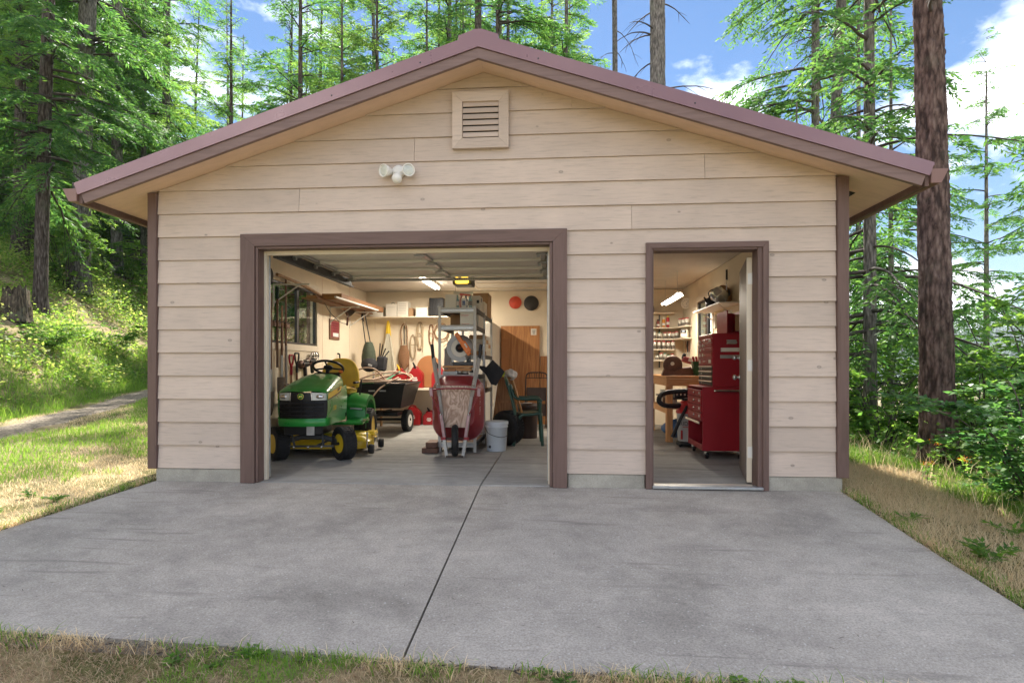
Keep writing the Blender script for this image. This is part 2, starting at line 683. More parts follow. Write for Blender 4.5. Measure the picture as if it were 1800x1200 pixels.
def concrete_mat(name, base, speck=1.0, wear=1.0, streak=(0.55, 1.6, 1), stain=0.0):
    m, n, l, b = nodes_of(name)
    v = mapping(n, l, (1, 1, 1))
    vs_ = mapping(n, l, streak, rot=(0, 0, R(28)))
    big = tex_noise(n, l, vs_, 1.1, 6, 0.62, 0.3)
    mid = tex_noise(n, l, v, 7.0, 5, 0.6)
    fine = tex_noise(n, l, v, 95.0, 4, 0.75)
    r1 = ramp(n, [(0.28, tuple(x * (1 - 0.26 * wear) for x in base)), (0.5, base), (0.75, tuple(x * (1 + 0.16 * wear) for x in base))])
    l.new(big.outputs['Fac'], r1.inputs['Fac'])
    r2 = ramp(n, [(0.3, (0.88, 0.88, 0.88)), (0.7, (1.1, 1.1, 1.1))])
    l.new(mid.outputs['Fac'], r2.inputs['Fac'])
    c = mixc(n, l, 1.0, r1.outputs['Color'], r2.outputs['Color'], 'MULTIPLY')
    r3 = ramp(n, [(0.32, (0.58, 0.58, 0.58)), (0.5, (1, 1, 1)), (0.68, (1.36, 1.36, 1.33))])
    l.new(fine.outputs['Fac'], r3.inputs['Fac'])
    c = mixc(n, l, 0.8 * speck, c, r3.outputs['Color'], 'MULTIPLY')
    vo = n.new('ShaderNodeTexVoronoi'); vo.inputs['Scale'].default_value = 48
    l.new(v, vo.inputs['Vector'])
    sp = n.new('ShaderNodeSeparateColor'); l.new(vo.outputs['Color'], sp.inputs['Color'])
    r4 = ramp(n, [(0.16, (1, 1, 1)), (0.30, (0, 0, 0))]); l.new(vo.outputs['Distance'], r4.inputs['Fac'])
    g1 = n.new('ShaderNodeMath'); g1.operation = 'GREATER_THAN'; g1.inputs[1].default_value = 0.86
    l.new(sp.outputs['Red'], g1.inputs[0])
    g2 = n.new('ShaderNodeMath'); g2.operation = 'MULTIPLY'
    l.new(g1.outputs[0], g2.inputs[0]); l.new(r4.outputs['Color'], g2.inputs[1])
    g3 = n.new('ShaderNodeMath'); g3.operation = 'MULTIPLY'; g3.inputs[1].default_value = 0.6 * speck
    l.new(g2.outputs[0], g3.inputs[0])
    c = mixc(n, l, g3.outputs[0], c, (0.62, 0.6, 0.57))
    # drag marks / dark rubbed streaks
    vk = mapping(n, l, (0.8, 9.0, 1), rot=(0, 0, R(-58)))
    st = tex_noise(n, l, vk, 1.3, 4, 0.55, 0.5)
    r5 = ramp(n, [(0.60, (0, 0, 0)), (0.72, (1, 1, 1))]); l.new(st.outputs['Fac'], r5.inputs['Fac'])
    k = n.new('ShaderNodeMath'); k.operation = 'MULTIPLY'; k.inputs[1].default_value = 0.36 * wear + stain
    l.new(r5.outputs['Color'], k.inputs[0])
    c = mixc(n, l, k.outputs[0], c, tuple(x * 0.45 for x in base))
    l.new(c, b.inputs['Base Color'])
    b.inputs['Roughness'].default_value = 0.85
    b.inputs['Specular IOR Level'].default_value = 0.3
    h = n.new('ShaderNodeMath'); h.operation = 'MULTIPLY_ADD'; h.inputs[1].default_value = 0.5
    l.new(fine.outputs['Fac'], h.inputs[0]); l.new(mid.outputs['Fac'], h.inputs[2])
    bump(n, l, b, h.outputs[0], 0.35, 0.006)
    return m


M_SIDING = siding_mat('painted_siding', (0.565, 0.462, 0.395))
M_SOFFIT = mat('soffit_paint', (0.72, 0.525, 0.41), 0.7, var=0.06, scale=3, bmp=0.1, stretch=(1, 6, 6))
M_TRIM = wood('brown_trim_paint', (0.108, 0.064, 0.053), (0.150, 0.090, 0.076), 3, 'z', 0.6, 0.05, 0.15, 3)
M_TRIMX = wood('brown_trim_paint_level', (0.108, 0.064, 0.053), (0.150, 0.090, 0.076), 3, 'x', 0.6, 0.05, 0.15, 3)
M_FASCIA = wood('fascia_paint', (0.165, 0.105, 0.094), (0.215, 0.140, 0.126), 3, 'x', 0.6, 0.05, 0.15, 3)
M_METAL_ROOF = mat('roof_metal', (0.265, 0.150, 0.160), 0.30, metal=0.25, var=0.05, scale=1.5, spec=0.6, coat=0.25)
M_GUTTER = mat('gutter_paint', (0.24, 0.135, 0.112), 0.4, var=0.06, scale=3)
M_DRIVE = concrete_mat('driveway_concrete', (0.385, 0.348, 0.309), 1.0, 1.45, streak=(0.8, 1.1, 1))
M_FLOOR = concrete_mat('floor_concrete', (0.33, 0.32, 0.305), speck=0.4, wear=1.2, streak=(0.35, 3.2, 1), stain=0.2)
M_FOUND = concrete_mat('foundation_concrete', (0.40, 0.375, 0.325), speck=0.5, wear=1.0, streak=(1.5, 1.5, 3))
M_WALL = mat('cream_wall_paint', (0.76, 0.655, 0.50), 0.75, var=0.05, scale=2.2, bmp=0.08, bscale=90)
M_CEIL = mat('ceiling_paint', (0.60, 0.55, 0.48), 0.85, var=0.06, scale=5, bmp=0.35, bscale=120)
M_CREAM = mat('cream_trim_paint', (0.72, 0.63, 0.50), 0.55, var=0.05, scale=4)
M_WHITE = mat('white_paint', (0.78, 0.76, 0.72), 0.5, var=0.05, scale=5)
M_DOOR_W = mat('door_panel_paint', (0.76, 0.72, 0.66), 0.5, var=0.05, scale=3)
M_GALV = mat('galvanised_steel', (0.45, 0.46, 0.47), 0.42, metal=0.85, var=0.15, scale=14)
M_DARKSTEEL = mat('dark_steel', (0.08, 0.085, 0.09), 0.6, metal=0.35, var=0.2, scale=12)
M_CHROME = mat('bright_steel', (0.75, 0.75, 0.76), 0.18, metal=1.0, var=0.06, scale=10)
M_BRONZE = mat('dark_window_frame', (0.025, 0.023, 0.024), 0.45, var=0.1)
M_BLACK = mat('black_rubber', (0.012, 0.012, 0.013), 0.7, var=0.25, scale=10, bmp=0.1)
M_BLACKP = mat('black_plastic', (0.012, 0.012, 0.014), 0.42, var=0.2, scale=8, spec=0.3)
M_SHADE_FILL = mat('painted_shade_fill', (0.02, 0.017, 0.015), 0.9)  # near-black colour stands in for the shade inside vents and holes
M_GLASS = glass('window_glass', (0.9, 0.95, 0.93))
M_DOORFACE = wood('entry_door_paint', (0.17, 0.14, 0.125), (0.23, 0.19, 0.17), 3, 'z', 0.5, 0.03, 0.1, 3)

W, H_EAVE, DEPTH = 6.23, 2.70, 6.2
RX, RZ, SL = 3.113, 3.727, 0.325         # ridge position, soffit line height at the ridge, roof slope
YF = -0.35                               # front edge of the roof
YB = 6.6

garage = thing('garage', 'tan clapboard garage with brown trim, gabled metal roof and two open doorways', 'garage', (0, 0, 0))


def G(mb, name, m, parent=None):
    return mb.build(name, m, parent or garage)


def soff(x):
    return RZ - SL * abs(x - RX)


# floor slabs and foundation
for (x0, x1) in ((0.0, 3.081), (3.089, 6.23)):
    G(MB().span((x0, 0.004, -0.25), (x1, 6.2, 0.0), 0.006), 'floor_slab', M_FLOOR)
for (x0, x1) in ((0.0, 0.848), (3.868, 4.55), (5.607, 6.23)):
    G(MB().span((x0 + 0.002, -0.012, -0.3), (x1, 0.12, 0.119), 0.008), 'foundation_wall', M_FOUND)
for x0, x1 in ((-0.004, 0.116), (6.114, 6.234)):
    G(MB().span((x0, 0.123, -0.4), (x1, 6.2, 0.119), 0.006), 'foundation_wall', M_FOUND)

# wall shell (inside faces are painted cream)
sh = MB()
sh.span((0.03, 0.02, 0.12), (0.99, 0.118, 2.50))
sh.span((3.73, 0.02, 0.12), (4.60, 0.118, 2.50))
sh.span((5.53, 0.02, 0.12), (6.20, 0.118, 2.50))
sh.span((0.99, 0.021, 2.19), (3.73, 0.117, 2.499))
sh.span((4.60, 0.021, 2.12), (5.53, 0.117, 2.499))
G(sh, 'front_wall', M_WALL)
G(MB().prism([(0.04, 2.503), (6.19, 2.503), (6.19, soff(6.19) - 0.004), (RX, RZ - 0.004), (0.04, soff(0.04) - 0.004)], 0.03, 0.11), 'gable_wall', M_WALL)
LW = (1.95, 3.42, 1.385, 2.20)           # left window: y0, y1, z0, z1
RW = (3.72, 4.62, 1.10, 2.13)
for side, (y0, y1, z0, z1) in ((0, LW), (1, RW)):
    xa, xb = ((0.03, 0.118), (6.082, 6.20))[side]
    s_ = MB()
    s_.span((xa, 0.121, 0.12), (xb, y0, 2.5))
    s_.span((xa, y1, 0.12), (xb, 6.08, 2.5))
    s_.span((xa, y0, 0.12), (xb, y1, z0))
    s_.span((xa, y0, z1), (xb, y1, 2.5))
    G(s_, 'side_wall', M_WALL)
G(MB().span((0.03, 5.802, 0.0), (6.2, 6.19, 2.5)), 'back_wall', M_WALL)
G(MB().prism([(0.04, 2.503), (6.19, 2.503), (6.19, soff(6.19)), (RX, RZ), (0.04, soff(0.04))], 6.1, 6.19), 'back_gable', M_WALL)
G(MB().span((0.121, 0.12, 2.502), (6.081, 5.801, 2.53)), 'ceiling', M_CEIL)
# panel joints on the left and back walls
for y in (3.66, 4.86):
    G(MB().span((0.1185, y, 0.02), (0.121, y + 0.006, 2.49), 0.0005), 'wall_seam', M_SOFFIT)

# siding: each clapboard is one board; split where the photo shows a butt joint
SEAMS = {13: [2.48], 11: [1.398], 10: [4.434], 12: [5.066], 15: [3.9]}
OPEN = [(0.852, 3.864, 2.296), (4.555, 5.602, 2.158)]
P_ = 0.2165
Z0 = 0.121
for k in range(0, 17):
    za, zb = Z0 + k * P_, Z0 + (k + 1) * P_ - 0.002
    if k == 16:
        zb = min(zb, RZ - 0.005)
    # clip to the gable
    def half(z):
        return 99 if z < soff(0.02) else (RZ - 0.003 - z) / SL
    xa = max(0.027, RX - half(za)); xb = min(6.173, RX + half(za))
    if xb - xa < 0.1:
        continue
    cuts = [xa] + [s for s in SEAMS.get(k, []) if xa < s < xb] + [xb]
    spans = []
    for i in range(len(cuts) - 1):
        spans.append((cuts[i] + (0.0015 if i else 0), cuts[i + 1] - (0.0015 if i < len(cuts) - 2 else 0)))
    # cut the openings out of the spans
    for (o0, o1, ot) in OPEN:
        nxt = []
        for (s0, s1) in spans:
            if za < ot - 0.03 and zb <= ot + 0.02 and s0 < o1 and s1 > o0:
                if o0 - s0 > 0.02:
                    nxt.append((s0, o0))
                if s1 - o1 > 0.02:
                    nxt.append((o1, s1))
            else:
                nxt.append((s0, s1))
        spans = nxt
    for (s0, s1) in spans:
        def topx(x, lo):
            return x
        poly = [(s0, za)]
        for (o0, o1, ot) in OPEN:
            if za < ot - 0.03 < zb and zb > ot + 0.02 and s0 < o0 and s1 > o1:
                poly += [(o0, za), (o0, ot), (o1, ot), (o1, za)]
        poly.append((s1, za))
        hz = half(zb)
        rx1, rx0 = RX + hz, RX - hz
        if rx1 < s1:
            zs = soff(s1) - 0.003
            if zs > za + 0.004:
                poly.append((s1, zs))
            poly.append((max(rx1, s0 + .001), zb))
        else:
            poly.append((s1, zb))
        if rx0 > s0:
            poly.append((min(rx0, s1 - .001), zb))
            zs = soff(s0) - 0.003
            if zs > za + 0.004:
                poly.append((s0, zs))
        else:
            poly.append((s0, zb))
        # drop doubles
        pp = []
        for p in poly:
            if not pp or (abs(p[0] - pp[-1][0]) + abs(p[1] - pp[-1][1])) > 1e-4:
                pp.append(p)
        n_ = len(pp)
        jit = random.uniform(-0.0012, 0.0012)
        vs_ = [(x, -0.004 - 0.017 * (1 - (z - za) / P_) + jit, z) for x, z in pp] + [(x, 0.0195, z) for x, z in pp]
        fs_ = [list(range(n_)), [n_ + i for i in range(n_)][::-1]] + [[i, n_ + i, n_ + (i + 1) % n_, (i + 1) % n_] for i in range(n_)]
        fs_ = [f if i < 2 else f for i, f in enumerate(fs_)]
        mb = MB(); mb._add(vs_, fs_)
        G(mb, 'siding_board', M_SIDING)
# the long side walls carry the same boards
for k in range(0, 12):
    za, zb = Z0 + k * P_, Z0 + (k + 1) * P_ - 0.002
    for xo, sg, (w0, w1, wz0, wz1) in ((0.029, -1, LW), (6.201, 1, RW)):
        ys = [(0.07, 6.19)]
        if zb > wz0 - 0.08 and za < wz1 + 0.08:
            ys = [(0.07, w0 - 0.08), (w1 + 0.08, 6.19)]
        for (y0, y1) in ys:
            mb = MB()
            mb._add([(xo, y0, za), (xo + sg * 0.024, y0, za), (xo + sg * 0.006, y0, zb), (xo, y0, zb),
                     (xo, y1, za), (xo + sg * 0.024, y1, za), (xo + sg * 0.006, y1, zb), (xo, y1, zb)],
                    [[0, 1, 2, 3], [7, 6, 5, 4], [0, 4, 5, 1], [1, 5, 6, 2], [2, 6, 7, 3], [3, 7, 4, 0]])
            G(mb, 'siding_board', M_SIDING)

# corner boards
G(MB().span((-0.062, -0.040, 0.115), (0.024, 0.06, soff(-0.02) - 0.006), 0.004), 'corner_board', M_TRIM)
G(MB().span((6.176, -0.040, 0.115), (6.272, 0.06, soff(6.25) - 0.006), 0.004), 'corner_board', M_TRIM)

# garage doorway casing
def casing(name_side, x0, x1, z1):
    return G(MB().span((x0, -0.052, -0.005), (x1, 0.018, z1), 0.004), name_side, M_TRIM)
gx0, gx1, gz = 0.852, 3.864, 2.296
mb = MB(); mb.prism([(gx0, -0.004), (gx0 + 0.135, -0.004), (gx0 + 0.135, gz - 0.112), (gx0, gz)], -0.052, 0.018)
G(mb, 'door_casing', M_TRIM)
mb = MB(); mb.prism([(gx1 - 0.125, -0.004), (gx1, -0.004), (gx1, gz), (gx1 - 0.125, gz - 0.112)], -0.052, 0.018)
G(mb, 'door_casing', M_TRIM)
mb = MB(); mb.prism([(gx0 + 0.003, gz), (gx0 + 0.138, gz - 0.1125), (gx1 - 0.128, gz - 0.1125), (gx1 - 0.003, gz)], -0.0515, 0.0175)
G(mb, 'door_casing', M_TRIMX)
# jambs (brown outside, cream stop inside)
G(MB().span((0.989, -0.035, 0.0), (1.012, 0.085, 2.182), 0.003), 'door_jamb', M_TRIM)
G(MB().span((3.708, -0.035, 0.0), (3.737, 0.085, 2.182), 0.003), 'door_jamb', M_TRIM)
G(MB().span((1.013, -0.034, 2.16), (3.707, 0.084, 2.1815), 0.003), 'door_jamb', M_TRIMX)
G(MB().span((0.992, 0.086, 0.0), (1.035, 0.135, 2.19), 0.003), 'door_stop', M_CREAM)
G(MB().span((3.695, 0.086, 0.0), (3.735, 0.135, 2.19), 0.003), 'door_stop', M_CREAM)
G(MB().span((1.036, 0.087, 2.125), (3.694, 0.134, 2.189), 0.003), 'door_stop', M_CREAM)

# entry doorway casing and threshold
dx0, dx1, dz = 4.555, 5.602, 2.158
G(MB().prism([(dx0, -0.004), (dx0 + 0.048, -0.004), (dx0 + 0.048, dz - 0.048), (dx0, dz)], -0.045, 0.018), 'door_casing', M_TRIM)
G(MB().prism([(dx1 - 0.048, -0.004), (dx1, -0.004), (dx1, dz), (dx1 - 0.048, dz - 0.048)], -0.045, 0.018), 'door_casing', M_TRIM)
G(MB().prism([(dx0 + 0.002, dz), (dx0 + 0.05, dz - 0.048), (dx1 - 0.05, dz - 0.048), (dx1 - 0.002, dz)], -0.0445, 0.0175), 'door_casing', M_TRIMX)
G(MB().span((4.60, -0.028, 0.0), (4.622, 0.12, 2.115), 0.003), 'door_jamb', M_TRIM)
G(MB().span((5.513, -0.028, 0.0), (5.558, 0.12, 2.115), 0.003), 'door_jamb', M_TRIM)
G(MB().span((4.623, -0.027, 2.09), (5.512, 0.119, 2.1145), 0.003), 'door_jamb', M_TRIMX)
G(MB().span((4.61, -0.06, 0.002), (5.555, 0.05, 0.028), 0.006), 'threshold', M_GALV)
G(MB().span((4.623, 0.051, 0.002), (5.512, 0.12, 0.02), 0.003), 'threshold', M_CREAM)

Md = Matrix.Translation((5.521, 0.152, 0.032)) @ Matrix.Rotation(R(-12.5), 4, 'Z')


def place(o, M):
    o.matrix_local = M
    return o


door_leaf = place(G(MB().span((-0.044, 0.002, 0), (-0.002, 0.86, 2.02), 0.002), 'entry_door', M_DOORFACE), Md)
mb = MB().span((-0.0445, -0.001, 0), (-0.0005, 0.0015, 2.02), 0.0005)
mb.build('door_edge', M_CREAM, door_leaf)
for z in (0.22, 1.0, 1.78):
    hb = MB()
    hb.span((-0.036, -0.0035, z), (-0.004, -0.0012, z + 0.1), 0.0005)
    hb.tube([(0.004, -0.006, z - 0.003), (0.004, -0.006, z + 0.103)], 0.007, 8)
    hb.build('hinge', M_WHITE, door_leaf)
for z, r_, nm in ((0.93, 0.027, 'door_knob'), (1.13, 0.022, 'deadbolt')):
    kb = MB()
    kb.lathe([(0.032, 0), (0.032, 0.006), (0.012, 0.012), (0.012, 0.03), (r_, 0.04), (r_, 0.06), (0.012, 0.068), (0.0, 0.069)], (-0.0445, 0.80, z), 16, Matrix.Rotation(-PI / 2, 3, 'Y'))
    kb.build(nm, M_CHROME, door_leaf)

# gable vent: frame boards and louvres
vt = MB()
V0, V1, VZ0, VZ1 = 2.837, 3.345, 3.028, 3.536
fw = 0.09
vf = G(MB().span((V0 + fw, -0.026, VZ0 + fw), (V1 - fw, -0.0235, VZ1 - fw), 0.0005), 'gable_vent', M_SHADE_FILL)  # solid dark sheet painted as the shade behind the louvres
for poly in ([(V0, VZ0), (V0 + fw, VZ0 + fw), (V0 + fw, VZ1 - fw), (V0, VZ1)], [(V1, VZ1), (V1 - fw, VZ1 - fw), (V1 - fw, VZ0 + fw), (V1, VZ0)],
             [(V0, VZ1), (V0 + fw, VZ1 - fw), (V1 - fw, VZ1 - fw), (V1, VZ1)], [(V1, VZ0), (V1 - fw, VZ0 + fw), (V0 + fw, VZ0 + fw), (V0, VZ0)]):
    cx = sum(p[0] for p in poly) / 4; cz = sum(p[1] for p in poly) / 4
    poly = [(cx + (x - cx) * 0.996, cz + (z - cz) * 0.996) for x, z in poly]
    MB().prism(poly, -0.060, -0.0225).build('vent_frame', M_SIDING, vf)
for i in range(6):
    z = VZ0 + fw + 0.008 + i * (VZ1 - VZ0 - 2 * fw) / 6
    MB().box(((V0 + V1) / 2, -0.042, z + 0.026), (V1 - V0 - 2 * fw - 0.004, 0.009, 0.052), (R(-24), 0, 0), 0.002).build('louvre_slat', M_SIDING, vf)

# roof: two metal panels, ridge cap, fascias, soffits, gutters
def up(x, dz):
    return soff(x) + dz
XE0, XE1 = -0.44, 6.70
for s in (0, 1):
    e = (XE0, XE1)[s]
    m_ = (-0.50, 6.76)[s]
    poly = [(m_, up(m_, 0.148)), (RX, RZ + 0.148), (RX, RZ + 0.124), (m_, up(m_, 0.124))]
    G(MB().prism(poly, YF - 0.03, YB), 'roof_panel', M_METAL_ROOF)
    # standing ribs of the sheet
    rb = MB()
    for i in range(12):
        y = 0.2 + i * 0.56
        rb.prism([(m_, up(m_, 0.1485)), (RX, RZ + 0.1485), (RX, RZ + 0.167), (m_, up(m_, 0.167))], y, y + 0.035)
    o = G(rb, 'roof_ribs', M_METAL_ROOF); o['kind'] = 'stuff'
    # metal rake trim over the fascia
    poly = [(m_, up(m_, 0.1475)), (RX, RZ + 0.1475), (RX, RZ + 0.032), (m_ * 1 + (0.035, -0.035)[s], up(m_ + (0.035, -0.035)[s], 0.032))]
    G(MB().prism(poly, YF - 0.032, YF - 0.029 + 0.008), 'rake_trim', M_METAL_ROOF)
    a = (XE0, XE1)[s]
    poly = [(a, up(a, 0.030)), (RX, RZ + 0.030), (RX, RZ - 0.058), (a + (0.03, -0.03)[s], up(a, -0.058) + 0.008)]
    G(MB().prism(poly, YF - 0.018, YF + 0.018), 'fascia_board', M_FASCIA)
    # soffit under the rake and along the eave
    poly = [(a, up(a, 0.014)), (RX, RZ + 0.014), (RX, RZ + 0.001), (a, up(a, 0.001))]
    G(MB().prism(poly, YF + 0.019, YB - 0.02), 'soffit_board', M_SOFFIT)
    # sub fascia at the eave
    x_ = (XE0 - 0.02, XE1 + 0.02)[s]
    G(MB().span((x_ - 0.018, YF + 0.0, up(a, 0) - 0.052), (x_ + 0.018, YB - 0.02, up(a, 0) + 0.10), 0.004), 'eave_fascia', M_TRIM)
    # gutter profile
    d = (-1, 1)[s]
    x0 = x_ + d * 0.020
    zb = up(a, 0) - 0.032
    prof = [(0, 0), (0.075, 0), (0.092, 0.03), (0.118, 0.085), (0.132, 0.108), (0.126, 0.112), (0.112, 0.092), (0.086, 0.036), (0.07, 0.006), (0.004, 0.006), (0.004, 0.112), (0, 0.112)]
    gm = MB().prism([(x0 + d * px, zb + pz) for px, pz in (prof if d > 0 else prof[::-1])], YF - 0.02, YB)
    gm.prism([(x0 + d * px, zb + pz) for px, pz in [(0, 0), (0.075, 0), (0.092, 0.03), (0.118, 0.085), (0.132, 0.112), (0, 0.112)][::d]], YF - 0.024, YF - 0.021)
    G(gm, 'gutter', M_GUTTER)
# ridge cap
rc = MB()
hw = 0.17
rc.prism([(RX - hw, RZ + 0.150 - SL * hw), (RX, RZ + 0.150), (RX + hw, RZ + 0.150 - SL * hw), (RX + hw, RZ + 0.190 - SL * hw), (RX + 0.03, RZ + 0.186), (RX - 0.03, RZ + 0.186), (RX - hw, RZ + 0.190 - SL * hw)], YF - 0.02, YB)
G(rc, 'ridge_cap', M_METAL_ROOF)
sv = MB(); sv.span((6.36, 0.30, soff(6.40) - 0.03), (6.48, 0.62, soff(6.44) - 0.005), 0.002)
G(MB().box((6.40, 0.36, soff(6.40) - 0.004), (0.15, 0.30, 0.008), (0, math.atan(SL), 0), 0.002), 'soffit_vent_frame', M_SOFFIT)
G(MB().box((6.40, 0.36, soff(6.40) - 0.009), (0.11, 0.26, 0.006), (0, math.atan(SL), 0), 0.001), 'soffit_vent', M_SHADE_FILL)  # dark plate, the opening's shade is put into its colour
for x in (1.85, 2.62, 3.62, 4.9):
    z = RZ - SL * abs(x - RX) + 0.075
    G(MB().ball((x, YF - 0.033, z), (0.007, 0.005, 0.007), 8), 'roof_screw', M_DARKSTEEL)

# windows with sliding sashes
for nm, (y0, y1, z0, z1), xg, s in (('left', LW, 0.098, 1), ('right', RW, 6.102, -1)):
    win = G(MB().span((xg - 0.02, y0, z0), (xg + 0.02, y0 + 0.03, z1), 0.002), 'window', M_BRONZE)
    MB().span((xg - 0.02, y1 - 0.03, z0), (xg + 0.02, y1, z1), 0.002).build('window_frame', M_BRONZE, win)
    MB().span((xg - 0.0195, y0 + 0.03, z0), (xg + 0.0195, y1 - 0.03, z0 + 0.03), 0.002).build('window_frame', M_BRONZE, win)
    MB().span((xg - 0.0195, y0 + 0.03, z1 - 0.03), (xg + 0.0195, y1 - 0.03, z1), 0.002).build('window_frame', M_BRONZE, win)
    ym = {'left': 2.80, 'right': 4.02}[nm]
    MB().span((xg - 0.018, ym - 0.035, z0 + 0.03), (xg + 0.018, ym + 0.035, z1 - 0.03), 0.002).build('mullion', M_BRONZE, win)
    MB().span((xg - 0.002, y0 + 0.03, z0 + 0.03), (xg + 0.002, ym - 0.035, z1 - 0.03), 0.0005).build('pane', M_GLASS, win)
    MB().span((xg - 0.002, ym + 0.035, z0 + 0.03), (xg + 0.002, y1 - 0.03, z1 - 0.03), 0.0005).build('pane', M_GLASS, win)
    xi = (0.119, 6.081)[s < 0]
    for (a0, a1, b0, b1) in ((y0 - 0.09, y0, z0 - 0.09, z1 + 0.09), (y1, y1 + 0.09, z0 - 0.09, z1 + 0.09), (y0, y1, z1, z1 + 0.09), (y0, y1, z0 - 0.09, z0)):
        MB().span((xi - 0.001 * s, a0 + .001, b0 + .001), (xi + 0.016 * s, a1 - .001, b1 - .001), 0.003).build('window_casing', M_CREAM, win)
    for (a0, a1, b0, b1) in ((y0 - 0.08, y0, z0 - 0.08, z1 + 0.08), (y1, y1 + 0.08, z0 - 0.08, z1 + 0.08), (y0, y1, z1, z1 + 0.08), (y0, y1, z0 - 0.08, z0)):
        xo = (0.0, 6.23)[s < 0]
        MB().span((xo - 0.028 * s, a0 + .001, b0 + .001), (xo + 0.03 * s, a1 - .001, b1 - .001), 0.003).build('outer_casing', M_TRIM, win)

# sectional overhead door rolled up under the ceiling
for i in range(4):
    y0 = 0.155 + i * 0.533
    zc = 2.262
    sec = G(MB().span((1.06, y0 + 0.003, zc), (3.68, y0 + 0.530, zc + 0.04), 0.004), 'overhead_door_section', M_DOOR_W)
    MB().span((1.062, y0 + 0.483, zc - 0.03), (3.678, y0 + 0.526, zc - 0.001), 0.004).build('section_rail', M_WHITE, sec)
    MB().span((1.062, y0 + 0.004, zc - 0.018), (3.678, y0 + 0.018, zc - 0.001), 0.003).build('section_lip', M_DARKSTEEL, sec)
    for x in (1.08, 2.37, 3.62):
        MB().span((x - 0.02, y0 + 0.03, zc - 0.026), (x + 0.03, y0 + 0.48, zc - 0.001), 0.003).build('stile', M_GALV, sec)
        hb = MB(); hb.span((x - 0.03, y0 + 0.47, zc - 0.05), (x + 0.04, y0 + 0.56, zc - 0.034), 0.003)
        hb.tube([(x - 0.06, y0 + 0.52, zc - 0.05), (x + 0.06, y0 + 0.52, zc - 0.05)], 0.008, 8)
        if x != 2.37:
            hb.tube([(x - 0.05, y0 + 0.52, zc - 0.06), (x - 0.02, y0 + 0.52, zc - 0.06)], 0.022, 12)
        hb.build('hinge', M_GALV, sec)
for x in (1.015, 3.70):
    tr = MB()
    tr.span((x - 0.025, 0.30, 2.16), (x + 0.002, 2.46, 2.245), 0.003)
    tr.span((x - 0.025, 0.30, 2.14), (x + 0.03, 2.46, 2.158), 0.003)
    G(tr, 'door_track', M_DARKSTEEL)
    tv = MB(); tv.span((x - 0.015, 0.15, 0.02), (x + 0.02, 0.17, 2.15), 0.003)
    G(tv, 'door_track', M_GALV)
ang = MB()
ang.span((0.99, 2.40, 2.205), (3.72, 2.405, 2.245), 0.001)
ang.span((0.99, 2.405, 2.24), (3.72, 2.44, 2.245), 0.001)
ao = G(ang, 'support_angle', M_GALV)
hm = MB()
for i in range(88):
    x = 1.03 + i * 0.0305
    hm.span((x - 0.007, 2.3985, 2.219), (x + 0.007, 2.3995, 2.233), 0.002)
o = hm.build('hole_shade_plates', M_SHADE_FILL, ao); o['kind'] = 'stuff'  # solid dark plates painted as the shade in punched holes
# attic hatch outline
for a, b_ in (((2.30, 4.72), (3.72, 4.76)), ((2.30, 5.36), (3.72, 5.40)), ((2.30, 4.762), (2.34, 5.358)), ((3.68, 4.762), (3.72, 5.358))):
    G(MB().span((a[0], a[1], 2.488), (b_[0], b_[1], 2.5015), 0.002), 'hatch_trim', M_CREAM)

# driveway: two slabs with a joint, sloping away from the floor
def slab(poly, name, parent):
    n_ = len(poly)
    vs_ = [(x, y, 0.092 * y - 0.002) for x, y in poly] + [(x, y, 0.092 * y - 0.18) for x, y in poly]
    fs_ = [list(range(n_)), [n_ + i for i in range(n_)][::-1]] + [[i, n_ + i, n_ + (i + 1) % n_, (i + 1) % n_] for i in range(n_)]
    mb = MB(); mb._add(vs_, [f[::-1] for f in fs_])
    # shallow worn rim
    return mb.build(name, M_DRIVE, parent)


drive = bpy.data.objects.new('driveway', None)
col.objects.link(drive)
drive['kind'] = 'structure'
slab([(0.005, -0.016), (-0.02, -0.12), (-0.263, -1.312), (-0.52, -2.50), (0.3, -2.545), (1.02, -2.583), (2.085, -2.632), (3.078, -2.70), (3.078, -0.016)][::-1], 'concrete_slab', drive)
slab([(3.09, -0.016), (3.09, -2.70), (4.19, -2.756), (5.3, -2.80), (6.20, -2.83), (6.193, -1.36), (6.215, -0.016)][::-1], 'concrete_slab', drive)

# ------------------------------------------------------------------ land
def np_ss(a, b, x):
    t = np.clip((x - a) / (b - a), 0, 1)
    return t * t * (3 - 2 * t)


def foot_x(y):
    return -4.0 - 0.25 * np.clip(y, -3, 60)


def bumpy(x, y):
    return (np.sin(x * 1.7 + 0.6 * np.sin(y * 1.3)) * np.sin(y * 1.5 + 0.8 * np.sin(x * 0.9)) * 0.5
            + np.sin(x * 4.1 + y * 2.2) * np.sin(y * 3.7 - x * 1.4) * 0.22)


